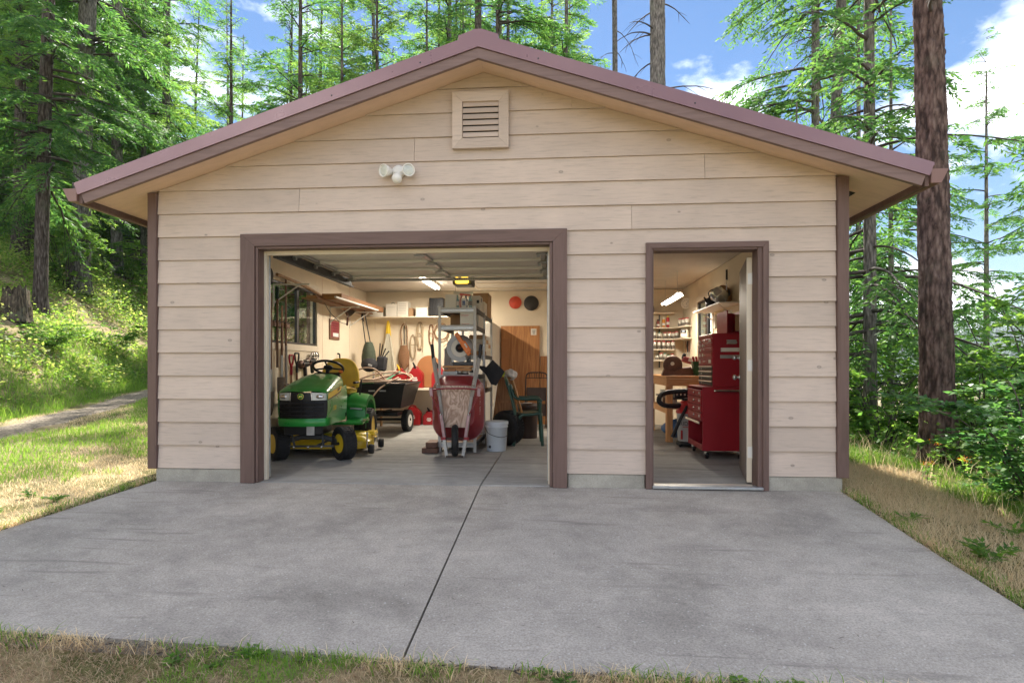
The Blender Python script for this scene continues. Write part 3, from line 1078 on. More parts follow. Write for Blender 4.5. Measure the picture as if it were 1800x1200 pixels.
def H(x, y):
    """height of the bare ground"""
    x = np.asarray(x, float); y = np.asarray(y, float)
    left = 1 - np_ss(-1.4, 0.4, x)
    z = np.where(y > 0, 0.075 * np.minimum(y, 60) * (left + (1 - left) * np_ss(7, 16, y) * np_ss(30, 4, x)), 0.0)
    front = np.where(y < -2.7, 0.092 * -2.7 + 0.055 * (y + 2.7), 0.092 * np.minimum(y, 0))
    z = z + np.maximum(front, -6.0)
    d = foot_x(y) - x
    bank = np.where(d > 0, np.where(d < 5, 0.70 * d - 0.15 * (1 - np.exp(-np.maximum(d, 0) * 2)), 3.35 + 0.33 * (np.minimum(d, 70) - 5)), 0)
    z = z + bank + np.where(d > 0, 0.10, 0.022) * bumpy(x, y) * np_ss(-0.2, -1.2, x)
    e = np.maximum(x - 6.5, 0)
    z = z - 0.075 * np.minimum(e, 4) - 0.30 * np.clip(e - 4, 0, 60) * 1.0
    z = z + 0.02 * bumpy(x * 1.3, y * 1.3) * np_ss(6.5, 7.5, x)
    # under the slabs the ground is lower
    slabm = np_ss(-0.02, 0.10, x + np.where(y < 0, -0.2 * y, 0)) * np_ss(6.25, 6.13, x) * np_ss(-2.74 - 0.03 * x + 0.15, -2.60 - 0.03 * x + 0.15, y) * np_ss(6.25, 6.1, y)
    z = z - 0.16 * slabm - 0.012
    return z


def axis(lo, hi, fine_lo, fine_hi, step, grow=1.22):
    a = list(np.arange(fine_lo, fine_hi + 1e-6, step))
    s = step
    while a[-1] < hi:
        s = min(s * grow, 90)
        a.append(a[-1] + s)
    s = step
    b = []
    c = fine_lo
    while c > lo:
        s = min(s * grow, 90)
        c -= s
        b.append(c)
    return np.array(b[::-1] + a)


def ground_mat():
    m, n, l, b = nodes_of('ground')
    v = mapping(n, l, (1, 1, 1))
    big = tex_noise(n, l, v, 0.55, 5, 0.6, 0.4)
    mid = tex_noise(n, l, v, 3.1, 5, 0.65)
    fine = tex_noise(n, l, v, 46, 4, 0.7)
    c1 = ramp(n, [(0.30, (0.085, 0.115, 0.035)), (0.47, (0.18, 0.175, 0.07)), (0.56, (0.40, 0.325, 0.195)), (0.75, (0.50, 0.41, 0.27))])
    mx = n.new('ShaderNodeMath'); mx.operation = 'MULTIPLY_ADD'; mx.inputs[1].default_value = 0.6
    h2 = n.new('ShaderNodeMath'); h2.operation = 'MULTIPLY'; h2.inputs[1].default_value = 0.45
    l.new(mid.outputs['Fac'], h2.inputs[0])
    l.new(big.outputs['Fac'], mx.inputs[0]); l.new(h2.outputs[0], mx.inputs[2])
    l.new(mx.outputs[0], c1.inputs['Fac'])
    c2 = ramp(n, [(0.3, (0.45, 0.42, 0.38)), (0.5, (0.9, 0.88, 0.85)), (0.7, (1.25, 1.2, 1.1))])
    l.new(fine.outputs['Fac'], c2.inputs['Fac'])
    c = mixc(n, l, 0.9, c1.outputs['Color'], c2.outputs['Color'], 'MULTIPLY')
    l.new(c, b.inputs['Base Color'])
    b.inputs['Roughness'].default_value = 0.95
    b.inputs['Specular IOR Level'].default_value = 0.1
    h = n.new('ShaderNodeMath'); h.operation = 'ADD'
    l.new(fine.outputs['Fac'], h.inputs[0]); l.new(mid.outputs['Fac'], h.inputs[1])
    bump(n, l, b, h.outputs[0], 0.7, 0.03)
    return m


M_GROUND = ground_mat()
gx_ = axis(-900, 1500, -6, 11, 0.16)
gy_ = axis(-900, 1500, -4, 9, 0.16)
GX, GY = np.meshgrid(gx_, gy_)
GZ = H(GX, GY)
GZ = np.maximum(GZ, -40 + 0 * GZ)
nx, ny = len(gx_), len(gy_)
ii, jj = np.meshgrid(np.arange(nx - 1), np.arange(ny - 1))
q = (jj * nx + ii).ravel()
GF = np.stack([q, q + 1, q + nx + 1, q + nx], 1)
g_o = link('ground', np_mesh('ground', np.stack([GX.ravel(), GY.ravel(), GZ.ravel()], 1), GF, M_GROUND, True))
g_o['kind'] = 'structure'

# gravel wheel track along the foot of the bank
def gravel_mat():
    m, n, l, b = nodes_of('gravel')
    v = mapping(n, l)
    vo = n.new('ShaderNodeTexVoronoi'); vo.inputs['Scale'].default_value = 38
    l.new(v, vo.inputs['Vector'])
    sp = n.new('ShaderNodeSeparateColor'); l.new(vo.outputs['Color'], sp.inputs['Color'])
    cr = ramp(n, [(0.0, (0.14, 0.115, 0.09)), (0.6, (0.26, 0.22, 0.175)), (1.0, (0.40, 0.35, 0.29))])
    l.new(sp.outputs['Red'], cr.inputs['Fac'])
    t = tex_noise(n, l, v, 2.0, 4)
    r2 = ramp(n, [(0.3, (0.7, 0.65, 0.6)), (0.7, (1.15, 1.1, 1.0))])
    l.new(t.outputs['Fac'], r2.inputs['Fac'])
    l.new(mixc(n, l, 1.0, cr.outputs['Color'], r2.outputs['Color'], 'MULTIPLY'), b.inputs['Base Color'])
    b.inputs['Roughness'].default_value = 0.9
    bump(n, l, b, vo.outputs['Distance'], 0.8, 0.02)
    return m


M_GRAVEL = gravel_mat()


def track(name, offs, w0, y0, y1, seed):
    r_ = np.random.default_rng(seed)
    ys = np.arange(y0, y1, 0.12)
    nw = 8
    V = []
    e0 = np.convolve(r_.normal(0, 0.16, len(ys) + 6), np.ones(4) / 4, 'same')[:len(ys)]
    e1 = np.convolve(r_.normal(0, 0.16, len(ys) + 6), np.ones(4) / 4, 'same')[:len(ys)]
    for i, y in enumerate(ys):
        xc = foot_x(y) * 1.0 + offs
        a, b_ = xc - w0 / 2 + e0[i], xc + w0 / 2 + e1[i]
        for k in range(nw + 1):
            x = a + (b_ - a) * k / nw
            z = float(H(x, y)) + 0.014 - 0.03 * (2 * k / nw - 1) ** 8
            V.append((x, y, z))
    ii, jj = np.meshgrid(np.arange(nw), np.arange(len(ys) - 1))
    q = (jj * (nw + 1) + ii).ravel()
    F = np.stack([q, q + 1, q + nw + 2, q + nw + 1], 1)
    o = link(name, np_mesh(name, V, F, M_GRAVEL, True))
    o['kind'] = 'structure'
    return o


track('gravel_path', 0.7, 0.72, -1.0, 26, 3)

# ------------------------------------------------------------------ leaves and blades
def leaf_mat(name, cols, trans=0.45, rough=0.55, tcol=None):
    m, n, l, b = nodes_of(name)
    geo = n.new('ShaderNodeNewGeometry')
    oi = n.new('ShaderNodeObjectInfo')
    v = mapping(n, l)
    t = tex_noise(n, l, v, 1.6, 3)
    ad = n.new('ShaderNodeMath'); ad.operation = 'MULTIPLY_ADD'; ad.inputs[1].default_value = 0.55
    l.new(geo.outputs['Random Per Island'], ad.inputs[0])
    md = n.new('ShaderNodeMath'); md.operation = 'MULTIPLY_ADD'; md.inputs[1].default_value = 0.5; md.inputs[2].default_value = -0.02
    l.new(t.outputs['Fac'], md.inputs[0])
    l.new(md.outputs[0], ad.inputs[2])
    cr = ramp(n, [(i / max(1, len(cols) - 1), c) for i, c in enumerate(cols)])
    l.new(ad.outputs[0], cr.inputs['Fac'])
    hs = n.new('ShaderNodeHueSaturation')
    mr = n.new('ShaderNodeMapRange'); mr.inputs['To Min'].default_value = 0.82; mr.inputs['To Max'].default_value = 1.18
    l.new(oi.outputs['Random'], mr.inputs['Value']); l.new(mr.outputs['Result'], hs.inputs['Value'])
    l.new(cr.outputs['Color'], hs.inputs['Color'])
    l.new(hs.outputs['Color'], b.inputs['Base Color'])
    b.inputs['Roughness'].default_value = rough
    b.inputs['Specular IOR Level'].default_value = 0.35
    tr = n.new('ShaderNodeBsdfTranslucent')
    hs2 = n.new('ShaderNodeHueSaturation')
    hs2.inputs['Hue'].default_value = 0.485
    hs2.inputs['Saturation'].default_value = 1.1
    hs2.inputs['Value'].default_value = 2.5
    l.new(hs.outputs['Color'], hs2.inputs['Color'])
    l.new(hs2.outputs['Color'], tr.inputs['Color'])
    mx = n.new('ShaderNodeMixShader'); mx.inputs['Fac'].default_value = trans
    l.new(b.outputs['BSDF'], mx.inputs[1]); l.new(tr.outputs['BSDF'], mx.inputs[2])
    l.new(mx.outputs['Shader'], n['Material Output'].inputs['Surface'])
    return m


M_NEEDLE = leaf_mat('conifer_needles', [(0.028, 0.085, 0.03), (0.055, 0.145, 0.042), (0.10, 0.21, 0.05), (0.17, 0.28, 0.065)], 0.5)
M_NEEDLE2 = leaf_mat('pale_conifer_needles', [(0.06, 0.13, 0.035), (0.10, 0.20, 0.05), (0.16, 0.27, 0.06), (0.22, 0.31, 0.075)], 0.55)
M_LEAF = leaf_mat('shrub_leaves', [(0.045, 0.115, 0.028), (0.08, 0.18, 0.04), (0.14, 0.25, 0.05), (0.22, 0.32, 0.07)], 0.55)
M_COVER = leaf_mat('ground_cover_leaves', [(0.05, 0.12, 0.03), (0.09, 0.19, 0.04), (0.17, 0.28, 0.055), (0.30, 0.33, 0.11), (0.30, 0.24, 0.12)], 0.5)
M_LEAFD = leaf_mat('deep_green_leaves', [(0.03, 0.10, 0.03), (0.055, 0.15, 0.045), (0.09, 0.20, 0.05), (0.17, 0.27, 0.06)], 0.48, 0.42)
M_PLUME = leaf_mat('faded_blossom', [(0.30, 0.20, 0.09), (0.42, 0.29, 0.15), (0.5, 0.36, 0.2)], 0.3)
M_ORANGE = leaf_mat('orange_blossom', [(0.45, 0.14, 0.03), (0.55, 0.2, 0.04), (0.5, 0.3, 0.06)], 0.3)
M_GRASS = leaf_mat('green_grass', [(0.06, 0.14, 0.025), (0.10, 0.20, 0.035), (0.16, 0.27, 0.05), (0.25, 0.30, 0.09)], 0.45)
M_STRAW = leaf_mat('dry_grass', [(0.30, 0.23, 0.13), (0.50, 0.40, 0.24), (0.64, 0.54, 0.36), (0.32, 0.32, 0.13)], 0.3)
M_LITTER = leaf_mat('brown_litter', [(0.15, 0.095, 0.055), (0.30, 0.21, 0.13), (0.52, 0.42, 0.28), (0.16, 0.20, 0.06)], 0.25)
M_TWIG = mat('twig_bark', (0.07, 0.055, 0.045), 0.85, var=0.3, scale=9)


def bark_mat(name, c_lo, c_mid, c_hi, sc=5.0, moss=0.0, furrow=6.0):
    m, n, l, b = nodes_of(name)
    v = mapping(n, l, (1, 1, 1 / furrow))
    vo = n.new('ShaderNodeTexVoronoi'); vo.inputs['Scale'].default_value = sc * 7
    t = tex_noise(n, l, v, sc * 4, 6, 0.7, 0.4)
    dv = n.new('ShaderNodeVectorMath'); dv.operation = 'SCALE'; dv.inputs['Scale'].default_value = 0.05
    l.new(t.outputs['Color'], dv.inputs[0])
    av = n.new('ShaderNodeVectorMath'); av.operation = 'ADD'
    l.new(v, av.inputs[0]); l.new(dv.outputs['Vector'], av.inputs[1])
    l.new(av.outputs['Vector'], vo.inputs['Vector'])
    mx = n.new('ShaderNodeMath'); mx.operation = 'MULTIPLY_ADD'; mx.inputs[1].default_value = -0.6
    l.new(vo.outputs['Distance'], mx.inputs[0]); l.new(t.outputs['Fac'], mx.inputs[2])
    cr = ramp(n, [(0.0, c_lo), (0.24, c_mid), (0.50, c_hi)])
    l.new(mx.outputs[0], cr.inputs['Fac'])
    c = cr.outputs['Color']
    vb = mapping(n, l)
    lich = tex_noise(n, l, vb, 3.3, 4, 0.6)
    lr = ramp(n, [(0.55, (0, 0, 0)), (0.7, (0.5 + moss, 0.5 + moss, 0.5 + moss))])
    l.new(lich.outputs['Fac'], lr.inputs['Fac'])
    c = mixc(n, l, lr.outputs['Color'], c, (0.20, 0.20, 0.15))
    oi = n.new('ShaderNodeObjectInfo')
    hs = n.new('ShaderNodeHueSaturation')
    mr = n.new('ShaderNodeMapRange'); mr.inputs['To Min'].default_value = 0.8; mr.inputs['To Max'].default_value = 1.2
    l.new(oi.outputs['Random'], mr.inputs['Value']); l.new(mr.outputs['Result'], hs.inputs['Value'])
    l.new(c, hs.inputs['Color'])
    l.new(hs.outputs['Color'], b.inputs['Base Color'])
    b.inputs['Roughness'].default_value = 0.92
    b.inputs['Specular IOR Level'].default_value = 0.2
    bump(n, l, b, mx.outputs[0], 1.0, 0.035)
    return m


M_BARK = bark_mat('fir_bark', (0.05, 0.036, 0.03), (0.13, 0.10, 0.085), (0.27, 0.225, 0.20))
M_BARKG = bark_mat('grey_bark', (0.10, 0.09, 0.08), (0.22, 0.195, 0.175), (0.36, 0.33, 0.30), 4.0, 0.1, 4)
M_BARKR = bark_mat('red_brown_bark', (0.05, 0.033, 0.029), (0.145, 0.097, 0.083), (0.25, 0.18, 0.155), 3.6, -0.3, 3.6)
M_STUMP = bark_mat('rotten_stump', (0.05, 0.04, 0.03), (0.13, 0.10, 0.07), (0.25, 0.2, 0.13), 4.0, 0.3, 7)


def unit(a):
    return a / np.maximum(np.linalg.norm(a, axis=1, keepdims=True), 1e-9)


def cards(p, d, L, Wd, r_, fold=0.25, pos=0.45):
    """folded leaf-shaped quads (two triangles' worth of depth each)"""
    n_ = len(p)
    d = unit(d)
    rv = unit(r_.normal(size=(n_, 3)))
    s = unit(np.cross(d, rv))
    u = np.cross(d, s)
    L = np.broadcast_to(np.asarray(L, float), (n_,))[:, None]
    Wd = np.broadcast_to(np.asarray(Wd, float), (n_,))[:, None]
    a = p
    b_ = p + d * L * pos + s * Wd / 2 + u * Wd * fold
    c = p + d * L
    e = p + d * L * pos - s * Wd / 2 + u * Wd * fold
    V = np.stack([a, b_, c, e], 1).reshape(-1, 3)
    F = np.arange(n_ * 4).reshape(-1, 4)
    return V, F


def flat_cards(p, d, up, L, Wd, fold=0.15, pos=0.45):
    d = unit(d)
    s = unit(np.cross(d, up))
    u = np.cross(s, d)
    n_ = len(p)
    L = np.broadcast_to(np.asarray(L, float), (n_,))[:, None]
    Wd = np.broadcast_to(np.asarray(Wd, float), (n_,))[:, None]
    V = np.stack([p, p + d * L * pos + s * Wd / 2 - u * Wd * fold, p + d * L, p + d * L * pos - s * Wd / 2 - u * Wd * fold], 1).reshape(-1, 3)
    return V, np.arange(n_ * 4).reshape(-1, 4)


class NP:
    """collects quads"""
    def __init__(self):
        self.V, self.F, self.k = [], [], 0

    def add(self, V, F):
        self.V.append(V); self.F.append(F + self.k); self.k += len(V)

    def tube(self, P, r, n=4):
        P = np.asarray(P, float)
        N = len(P)
        r = np.broadcast_to(np.asarray(r, float), (N,))
        d = np.gradient(P, axis=0)
        d = unit(d)
        ref = np.array([0.31, 0.2, 0.93]) if abs(d[0][2]) < 0.9 else np.array([1.0, 0.1, 0])
        x = unit(np.cross(d, ref)); y = np.cross(d, x)
        t = np.arange(n) * 2 * PI / n
        ring = P[:, None, :] + r[:, None, None] * (np.cos(t)[None, :, None] * x[:, None, :] + np.sin(t)[None, :, None] * y[:, None, :])
        V = ring.reshape(-1, 3)
        i, k = np.meshgrid(np.arange(N - 1), np.arange(n), indexing='ij')
        a = (i * n + k).ravel(); b_ = (i * n + (k + 1) % n).ravel()
        self.add(V, np.stack([a, b_, b_ + n, a + n], 1))

    def mesh(self, name, m, smooth=False):
        return np_mesh(name, np.concatenate(self.V), np.concatenate(self.F), m, smooth)


def bough(fol, wood_, base, az, L, rise, droop, r_, r0=0.02, dens=1.0, nl=0.10, nw=0.034, fill0=0.12, twl=0.26):
    """one conifer limb: a tapering stick with flat sprays of needle cards on side twigs"""
    N = 9
    t = np.linspace(0, 1, N)
    out = np.array([math.cos(az), math.sin(az), 0.0])
    side = np.array([-out[1], out[0], 0.0])
    wob = np.cumsum(r_.normal(0, 0.03, N)) * L * 0.3
    P = base + out * (L * t)[:, None] + np.array([0, 0, 1.0]) * (L * (rise * t - droop * t * t + 0.12 * droop * t ** 4))[:, None] + side * wob[:, None]
    wood_.tube(P, r0 * (1 - 0.88 * t) + 0.002, 4)
    ntw = max(4, int(L / 0.13 * dens))
    tt = np.sort(r_.uniform(fill0, 1.0, ntw))
    sgn = np.where(np.arange(ntw) % 2 == 0, 1, -1)
    tp = np.stack([np.interp(tt, t, P[:, k]) for k in range(3)], 1)
    tg = unit(np.gradient(P, axis=0))
    td = np.stack([np.interp(tt, t, tg[:, k]) for k in range(3)], 1)
    tl = L * twl * (0.35 + 0.75 * np.sin(PI * np.clip(tt * 0.85 + 0.1, 0, 1))) * r_.uniform(0.6, 1.25, ntw)
    tl = np.minimum(tl, 0.9)
    tdir = unit(td * 0.75 + side[None] * sgn[:, None] * r_.uniform(0.5, 1.0, ntw)[:, None] + np.array([0, 0, -0.22])[None] + r_.normal(0, 0.12, (ntw, 3)))
    Pc, Dc, Sc = [], [], []
    for i in range(ntw):
        nc = max(3, int(tl[i] / 0.045 * dens))
        f = np.linspace(0.08, 1.0, nc)
        sag = -0.25 * tl[i] * f * f
        q_ = tp[i] + tdir[i] * (tl[i] * f)[:, None]
        q_[:, 2] += sag
        Pc.append(q_)
        s_ = unit(np.cross(tdir[i][None], np.array([[0, 0, 1.0]])))
        sg = np.where(np.arange(nc) % 2 == 0, 1, -1)[:, None]
        Dc.append(tdir[i] * 0.8 + s_ * sg * 0.75 + r_.normal(0, 0.25, (nc, 3)) + np.array([0, 0, -0.15]))
    Pc = np.concatenate(Pc); Dc = np.concatenate(Dc)
    sz = r_.uniform(0.7, 1.35, len(Pc))
    V, F = cards(Pc, Dc, nl * sz, nw * sz, r_)
    fol.add(V, F)


def conifer_crown(name, seed, Ht, z0, nb, Lmax, m, dens=1.0, nl=0.12, nw=0.042, rise=0.12, droop=0.42, gap=0.12, shape=0.8):
    """returns (needles mesh, limbs mesh) for a tree of height Ht whose crown begins at z0"""
    r_ = np.random.default_rng(seed)
    fol, wd = NP(), NP()
    zs = np.sort(z0 + (Ht - z0) * r_.uniform(0, 1, nb) ** 1.15)
    for z in zs:
        k = (z - z0) / (Ht - z0)
        if r_.random() < gap:
            continue
        L = Lmax * ((1 - k) ** shape) * (0.55 + 0.45 * min(1, k * 6 + 0.3)) * r_.uniform(0.6, 1.15) + 0.25
        bough(fol, wd, np.array([0, 0, z]), r_.uniform(0, 2 * PI), L, rise + 0.35 * k + r_.normal(0, 0.07), droop * (1 - 0.5 * k) + r_.normal(0, 0.06), r_, 0.008 + 0.011 * L, dens, nl, nw)
    return fol.mesh(name + '_needles', m), wd.mesh(name + '_limbs', M_TWIG, True)


CROWNS = [
    conifer_crown('fir_a', 11, 20, 1.6, 118, 3.5, M_NEEDLE, 1.45, 0.17, 0.038),
    conifer_crown('fir_b', 12, 22, 3.5, 110, 3.2, M_NEEDLE, 1.45, 0.17, 0.038, 0.05, 0.5),
    conifer_crown('fir_c', 13, 18, 0.9, 125, 2.9, M_NEEDLE2, 1.4, 0.16, 0.036, 0.2, 0.4),
    conifer_crown('fir_d', 14, 24, 7.0, 105, 3.4, M_NEEDLE, 1.4, 0.17, 0.038, 0.1, 0.5, 0.2),
    conifer_crown('young_fir', 15, 6.0, 0.3, 90, 1.8, M_NEEDLE2, 1.0, 0.11, 0.045, 0.15, 0.35, 0.05),
    conifer_crown('feather_fir', 16, 14, 1.6, 90, 3.1, M_NEEDLE, 1.2, 0.12, 0.036, -0.05, 0.45, 0.10),
    conifer_crown('loose_fir', 17, 16, 2.0, 92, 3.4, M_NEEDLE, 1.25, 0.16, 0.042, 0.0, 0.5, 0.14, 0.6),
]


def trunk_mesh(name, pts, r0, r1, m, seg=14, rough=0.05, seed=0, step=0.22, flare=0.45):
    """bark with its furrows as relief: pts = centre line from the ground up"""
    P = np.array([tuple(p) for p in pts], float)
    tt = np.concatenate([[0], np.cumsum(np.linalg.norm(np.diff(P, axis=0), axis=1))])
    n_ = max(6, int(tt[-1] / step))
    u = np.linspace(0, tt[-1], n_)
    C = np.stack([np.interp(u, tt, P[:, k]) for k in range(3)], 1)
    rad = r0 + (r1 - r0) * (u / tt[-1]) + r0 * flare * np.exp(-u / (1.6 * r0 + 0.05))
    r_ = np.random.default_rng(seed + 100)
    ph = r_.uniform(0, 6.28, 8)
    t = np.arange(seg) * 2 * PI / seg
    T, U = np.meshgrid(t, u)
    dis = 1 + rough * (np.sin(T * 5 + ph[0] + 0.5 * np.sin(U * 1.1)) * 0.5 + np.sin(T * 9 + ph[1] + np.sin(U * 1.9 + ph[2])) * 0.4 + np.sin(U * 7 + T * 3 + ph[3]) * 0.35 + r_.normal(0, 0.35, T.shape))
    RR = rad[:, None] * dis
    V = np.stack([C[:, 0:1] + RR * np.cos(T), C[:, 1:2] + RR * np.sin(T), np.repeat(C[:, 2:3], seg, 1)], 2).reshape(-1, 3)
    i, k = np.meshgrid(np.arange(n_ - 1), np.arange(seg), indexing='ij')
    a = (i * seg + k).ravel(); b_ = (i * seg + (k + 1) % seg).ravel()
    return np_mesh(name, V, np.stack([a, b_, b_ + seg, a + seg], 1), m, True)


def bare_branch(parent, base, az, L, rise, droop, r0, seed, twigs=3):
    r_ = np.random.default_rng(seed)
    g = NP()
    t = np.linspace(0, 1, 10)
    out = np.array([math.cos(az), math.sin(az), 0])
    side = np.array([-out[1], out[0], 0])
    P = np.array(base) + out * (L * t)[:, None] + np.array([0, 0, 1.0]) * (L * (rise * t - droop * t ** 2))[:, None] + side * (np.cumsum(r_.normal(0, 0.04, 10)) * L * 0.25)[:, None]
    g.tube(P, r0 * (1 - 0.85 * t) + 0.0015, 5)
    for j in range(twigs):
        k = r_.integers(3, 8)
        d = out * r_.uniform(0.4, 1) + side * r_.choice([-1, 1]) * r_.uniform(0.3, 1) + np.array([0, 0, r_.uniform(-0.9, 0.1)])
        l2 = L * r_.uniform(0.15, 0.35)
        f = np.linspace(0, 1, 5)
        q_ = P[k] + d * (l2 * f)[:, None] + np.array([0, 0, -0.25]) * (l2 * f * f)[:, None]
        g.tube(q_, r0 * 0.3 * (1 - 0.7 * f) + 0.001, 4)
    return link('branch', g.mesh('branch', M_TWIG, True), parent)


def tree(label, x, y, crown, sc, r0, r1, Ht, barkm, lean=(0, 0), group=None, seed=0, dead=0, name='fir_tree', rzc=None, cat='tree', rough=0.05, seg=14, crown_z=0.0, deadz=(1.5, 9), step=0.3, vis_h=None):
    z = float(H(x, y)) - 0.08
    root = thing(name, label, cat, (x, y, z), 0, group)
    hh = vis_h or Ht
    pts = [(lean[0] * (k ** 1.2), lean[1] * k, hh * k) for k in np.linspace(0, 1, 9)]
    rt = r0 + (r1 - r0) * (hh / Ht)
    link('trunk', trunk_mesh('trunk', pts, r0, rt, barkm, seg, rough, seed, step), root)
    if crown is not None:
        me, wd = CROWNS[crown]
        r_ = np.random.default_rng(seed + 5)
        c = link('crown', me, root)
        c.scale = (sc, sc, sc)
        c.rotation_euler = (0, 0, r_.uniform(0, 6.28) if rzc is None else rzc)
        c.location = (lean[0] * 0.5, lean[1] * 0.5, crown_z)
        link('limbs', wd, c)['kind'] = 'stuff'
    r_ = np.random.default_rng(seed + 9)
    for i in range(dead):
        k = r_.uniform(*deadz)
        f = k / hh
        bare_branch(root, (lean[0] * f ** 1.2, lean[1] * f, k), r_.uniform(0, 6.28), r_.uniform(0.7, 2.0) * (0.6 + 2 * r0), r_.uniform(-0.1, 0.5), r_.uniform(0.3, 0.9), 0.016 + 0.05 * r0, seed * 31 + i)
    return root


# ------------------------------------------------------------------ shrubs
def shrub_mesh(name, seed, Ht, Rd, nst, nleaf, L, Wd, m, flat=0.5, arch=0.35, low=0.1):
    """returns (leaves mesh, stems mesh): arching stems with leaves held out along side twigs"""
    r_ = np.random.default_rng(seed)
    st, lf = NP(), NP()
    Ps, Ds = [], []
    for i in range(nst):
        az = r_.uniform(0, 2 * PI)
        h = Ht * r_.uniform(0.55, 1.05)
        rd = Rd * r_.uniform(0.3, 1.0)
        t = np.linspace(0, 1, 8)
        out = np.array([math.cos(az), math.sin(az), 0])
        b0 = out * r_.uniform(0, 0.15 * Rd)
        P = b0 + out * (rd * t ** 1.4)[:, None] + np.array([0, 0, 1.0]) * (h * (t - arch * t ** 3))[:, None] + np.cumsum(r_.normal(0, 0.02, (8, 3)), 0) * Ht * 0.25
        st.tube(P, 0.004 * (0.4 + Ht) * (1 - 0.8 * t) + 0.0015, 4)
        ntw = 7
        for j in range(ntw):
            k = r_.uniform(low + 0.1, 1.0)
            p0 = np.array([np.interp(k, t, P[:, a]) for a in range(3)])
            a2 = az + r_.uniform(-1.8, 1.8)
            tl = Rd * r_.uniform(0.2, 0.5)
            d = np.array([math.cos(a2), math.sin(a2), r_.uniform(-0.15, 0.5)])
            f = np.linspace(0, 1, 4)
            q_ = p0 + d * (tl * f)[:, None] + np.array([0, 0, -0.2]) * (tl * f * f)[:, None]
            st.tube(q_, 0.003 * (1 - 0.6 * f) + 0.001, 3)
            n1 = max(3, int(nleaf / (nst * ntw)))
            f2 = r_.uniform(0.05, 1.08, n1)
            pp = p0 + d * (tl * f2)[:, None] + np.array([0, 0, -0.2]) * (tl * f2 * f2)[:, None]
            sd_ = np.array([-d[1], d[0], 0])
            Ps.append(pp + r_.normal(0, 0.012, (n1, 3)))
            Ds.append(d * 0.5 + sd_ * (r_.choice([-1, 1], n1) * r_.uniform(0.4, 1.0, n1))[:, None] + r_.normal(0, 0.3, (n1, 3)) * np.array([1, 1, 0.5]) + np.array([0, 0, -0.1]))
    P = np.concatenate(Ps); D = np.concatenate(Ds)
    n_ = len(P)
    sz = r_.uniform(0.6, 1.3, n_)
    upv = unit(np.array([0, 0, 1.0]) + r_.normal(0, flat, (n_, 3)))
    V, F = flat_cards(P, D, upv, L * sz, Wd * sz)
    lf.add(V, F)
    return lf.mesh(name + '_leaves', m), st.mesh(name + '_stems', M_TWIG, True)


SHRUBS = [
    shrub_mesh('shrub_a', 21, 2.2, 1.1, 16, 4200, 0.085, 0.055, M_LEAF, 0.5),
    shrub_mesh('shrub_b', 22, 1.3, 0.9, 14, 3000, 0.07, 0.045, M_LEAF, 0.6),
    shrub_mesh('shrub_c', 23, 3.4, 1.5, 16, 5200, 0.095, 0.06, M_LEAF, 0.45, 0.3, 0.05),
    shrub_mesh('shrub_d', 24, 1.9, 1.1, 18, 5200, 0.068, 0.052, M_LEAFD, 0.4, 0.4, 0.0),
    shrub_mesh('shrub_e', 25, 0.7, 0.6, 12, 1500, 0.06, 0.035, M_LEAF, 0.6),
    shrub_mesh('sapling', 26, 5.5, 1.7, 9, 4600, 0.085, 0.055, M_LEAF, 0.4, 0.15, 0.2),
]


def shrub(label, x, y, k, sc, group=None, rz=0, name='shrub', dz=0.0, sz=None):
    z = float(H(x, y)) - 0.03 + dz
    root = thing(name, label, 'shrub', (x, y, z), rz, group)
    a = link('foliage', SHRUBS[k][0], root)
    b_ = link('stems', SHRUBS[k][1], root)
    for o in (a, b_):
        o.scale = (sc, sc, sz or sc)
    return root


# ------------------------------------------------------------------ grass and ground plants (uncountable)
def blades(name, pts, hgt, wid, m, seed, lean=0.5, kind='stuff'):
    r_ = np.random.default_rng(seed)
    n_ = len(pts)
    x, y = pts[:, 0], pts[:, 1]
    z = H(x, y) - 0.005
    az = r_.uniform(0, 2 * PI, n_)
    hh = hgt * r_.uniform(0.45, 1.25, n_)
    ln = lean * r_.uniform(0.2, 1.3, n_) * hh
    ww = wid * r_.uniform(0.6, 1.3, n_)
    a2 = r_.uniform(0, 2 * PI, n_)
    sx, sy = np.cos(a2) * ww / 2, np.sin(a2) * ww / 2
    dx, dy = np.cos(az), np.sin(az)
    V = np.stack([
        np.stack([x - sx, y - sy, z], 1), np.stack([x + sx, y + sy, z], 1),
        np.stack([x + sx * 0.8 + dx * ln * 0.35, y + sy * 0.8 + dy * ln * 0.35, z + hh * 0.6], 1), np.stack([x - sx * 0.8 + dx * ln * 0.35, y - sy * 0.8 + dy * ln * 0.35, z + hh * 0.6], 1),
        np.stack([x + dx * ln, y + dy * ln, z + hh * (1 - 0.25 * lean)], 1)], 1).reshape(-1, 3)
    b0 = np.arange(n_) * 5
    # two triangles for the shaft and one for the tip
    F = np.concatenate([np.stack([b0, b0 + 1, b0 + 2], 1), np.stack([b0, b0 + 2, b0 + 3], 1), np.stack([b0 + 3, b0 + 2, b0 + 4], 1)])
    o = link(name, np_mesh(name, V, F, m))
    o['kind'] = kind
    return o


def fbm(x, y, s, seed):
    r_ = np.random.default_rng(seed)
    v = 0
    for k in range(5):
        a = r_.uniform(0, 6.28); f = s * 1.9 ** k
        p = r_.uniform(0, 6.28, 2)
        v = v + np.sin((x * math.cos(a) + y * math.sin(a)) * f + p[0]) * np.sin((-x * math.sin(a) + y * math.cos(a)) * f * 0.9 + p[1]) * 0.7 ** k
    return v


def scatter(n_, x0, x1, y0, y1, seed):
    r_ = np.random.default_rng(seed)
    return np.stack([r_.uniform(x0, x1, n_), r_.uniform(y0, y1, n_)], 1)


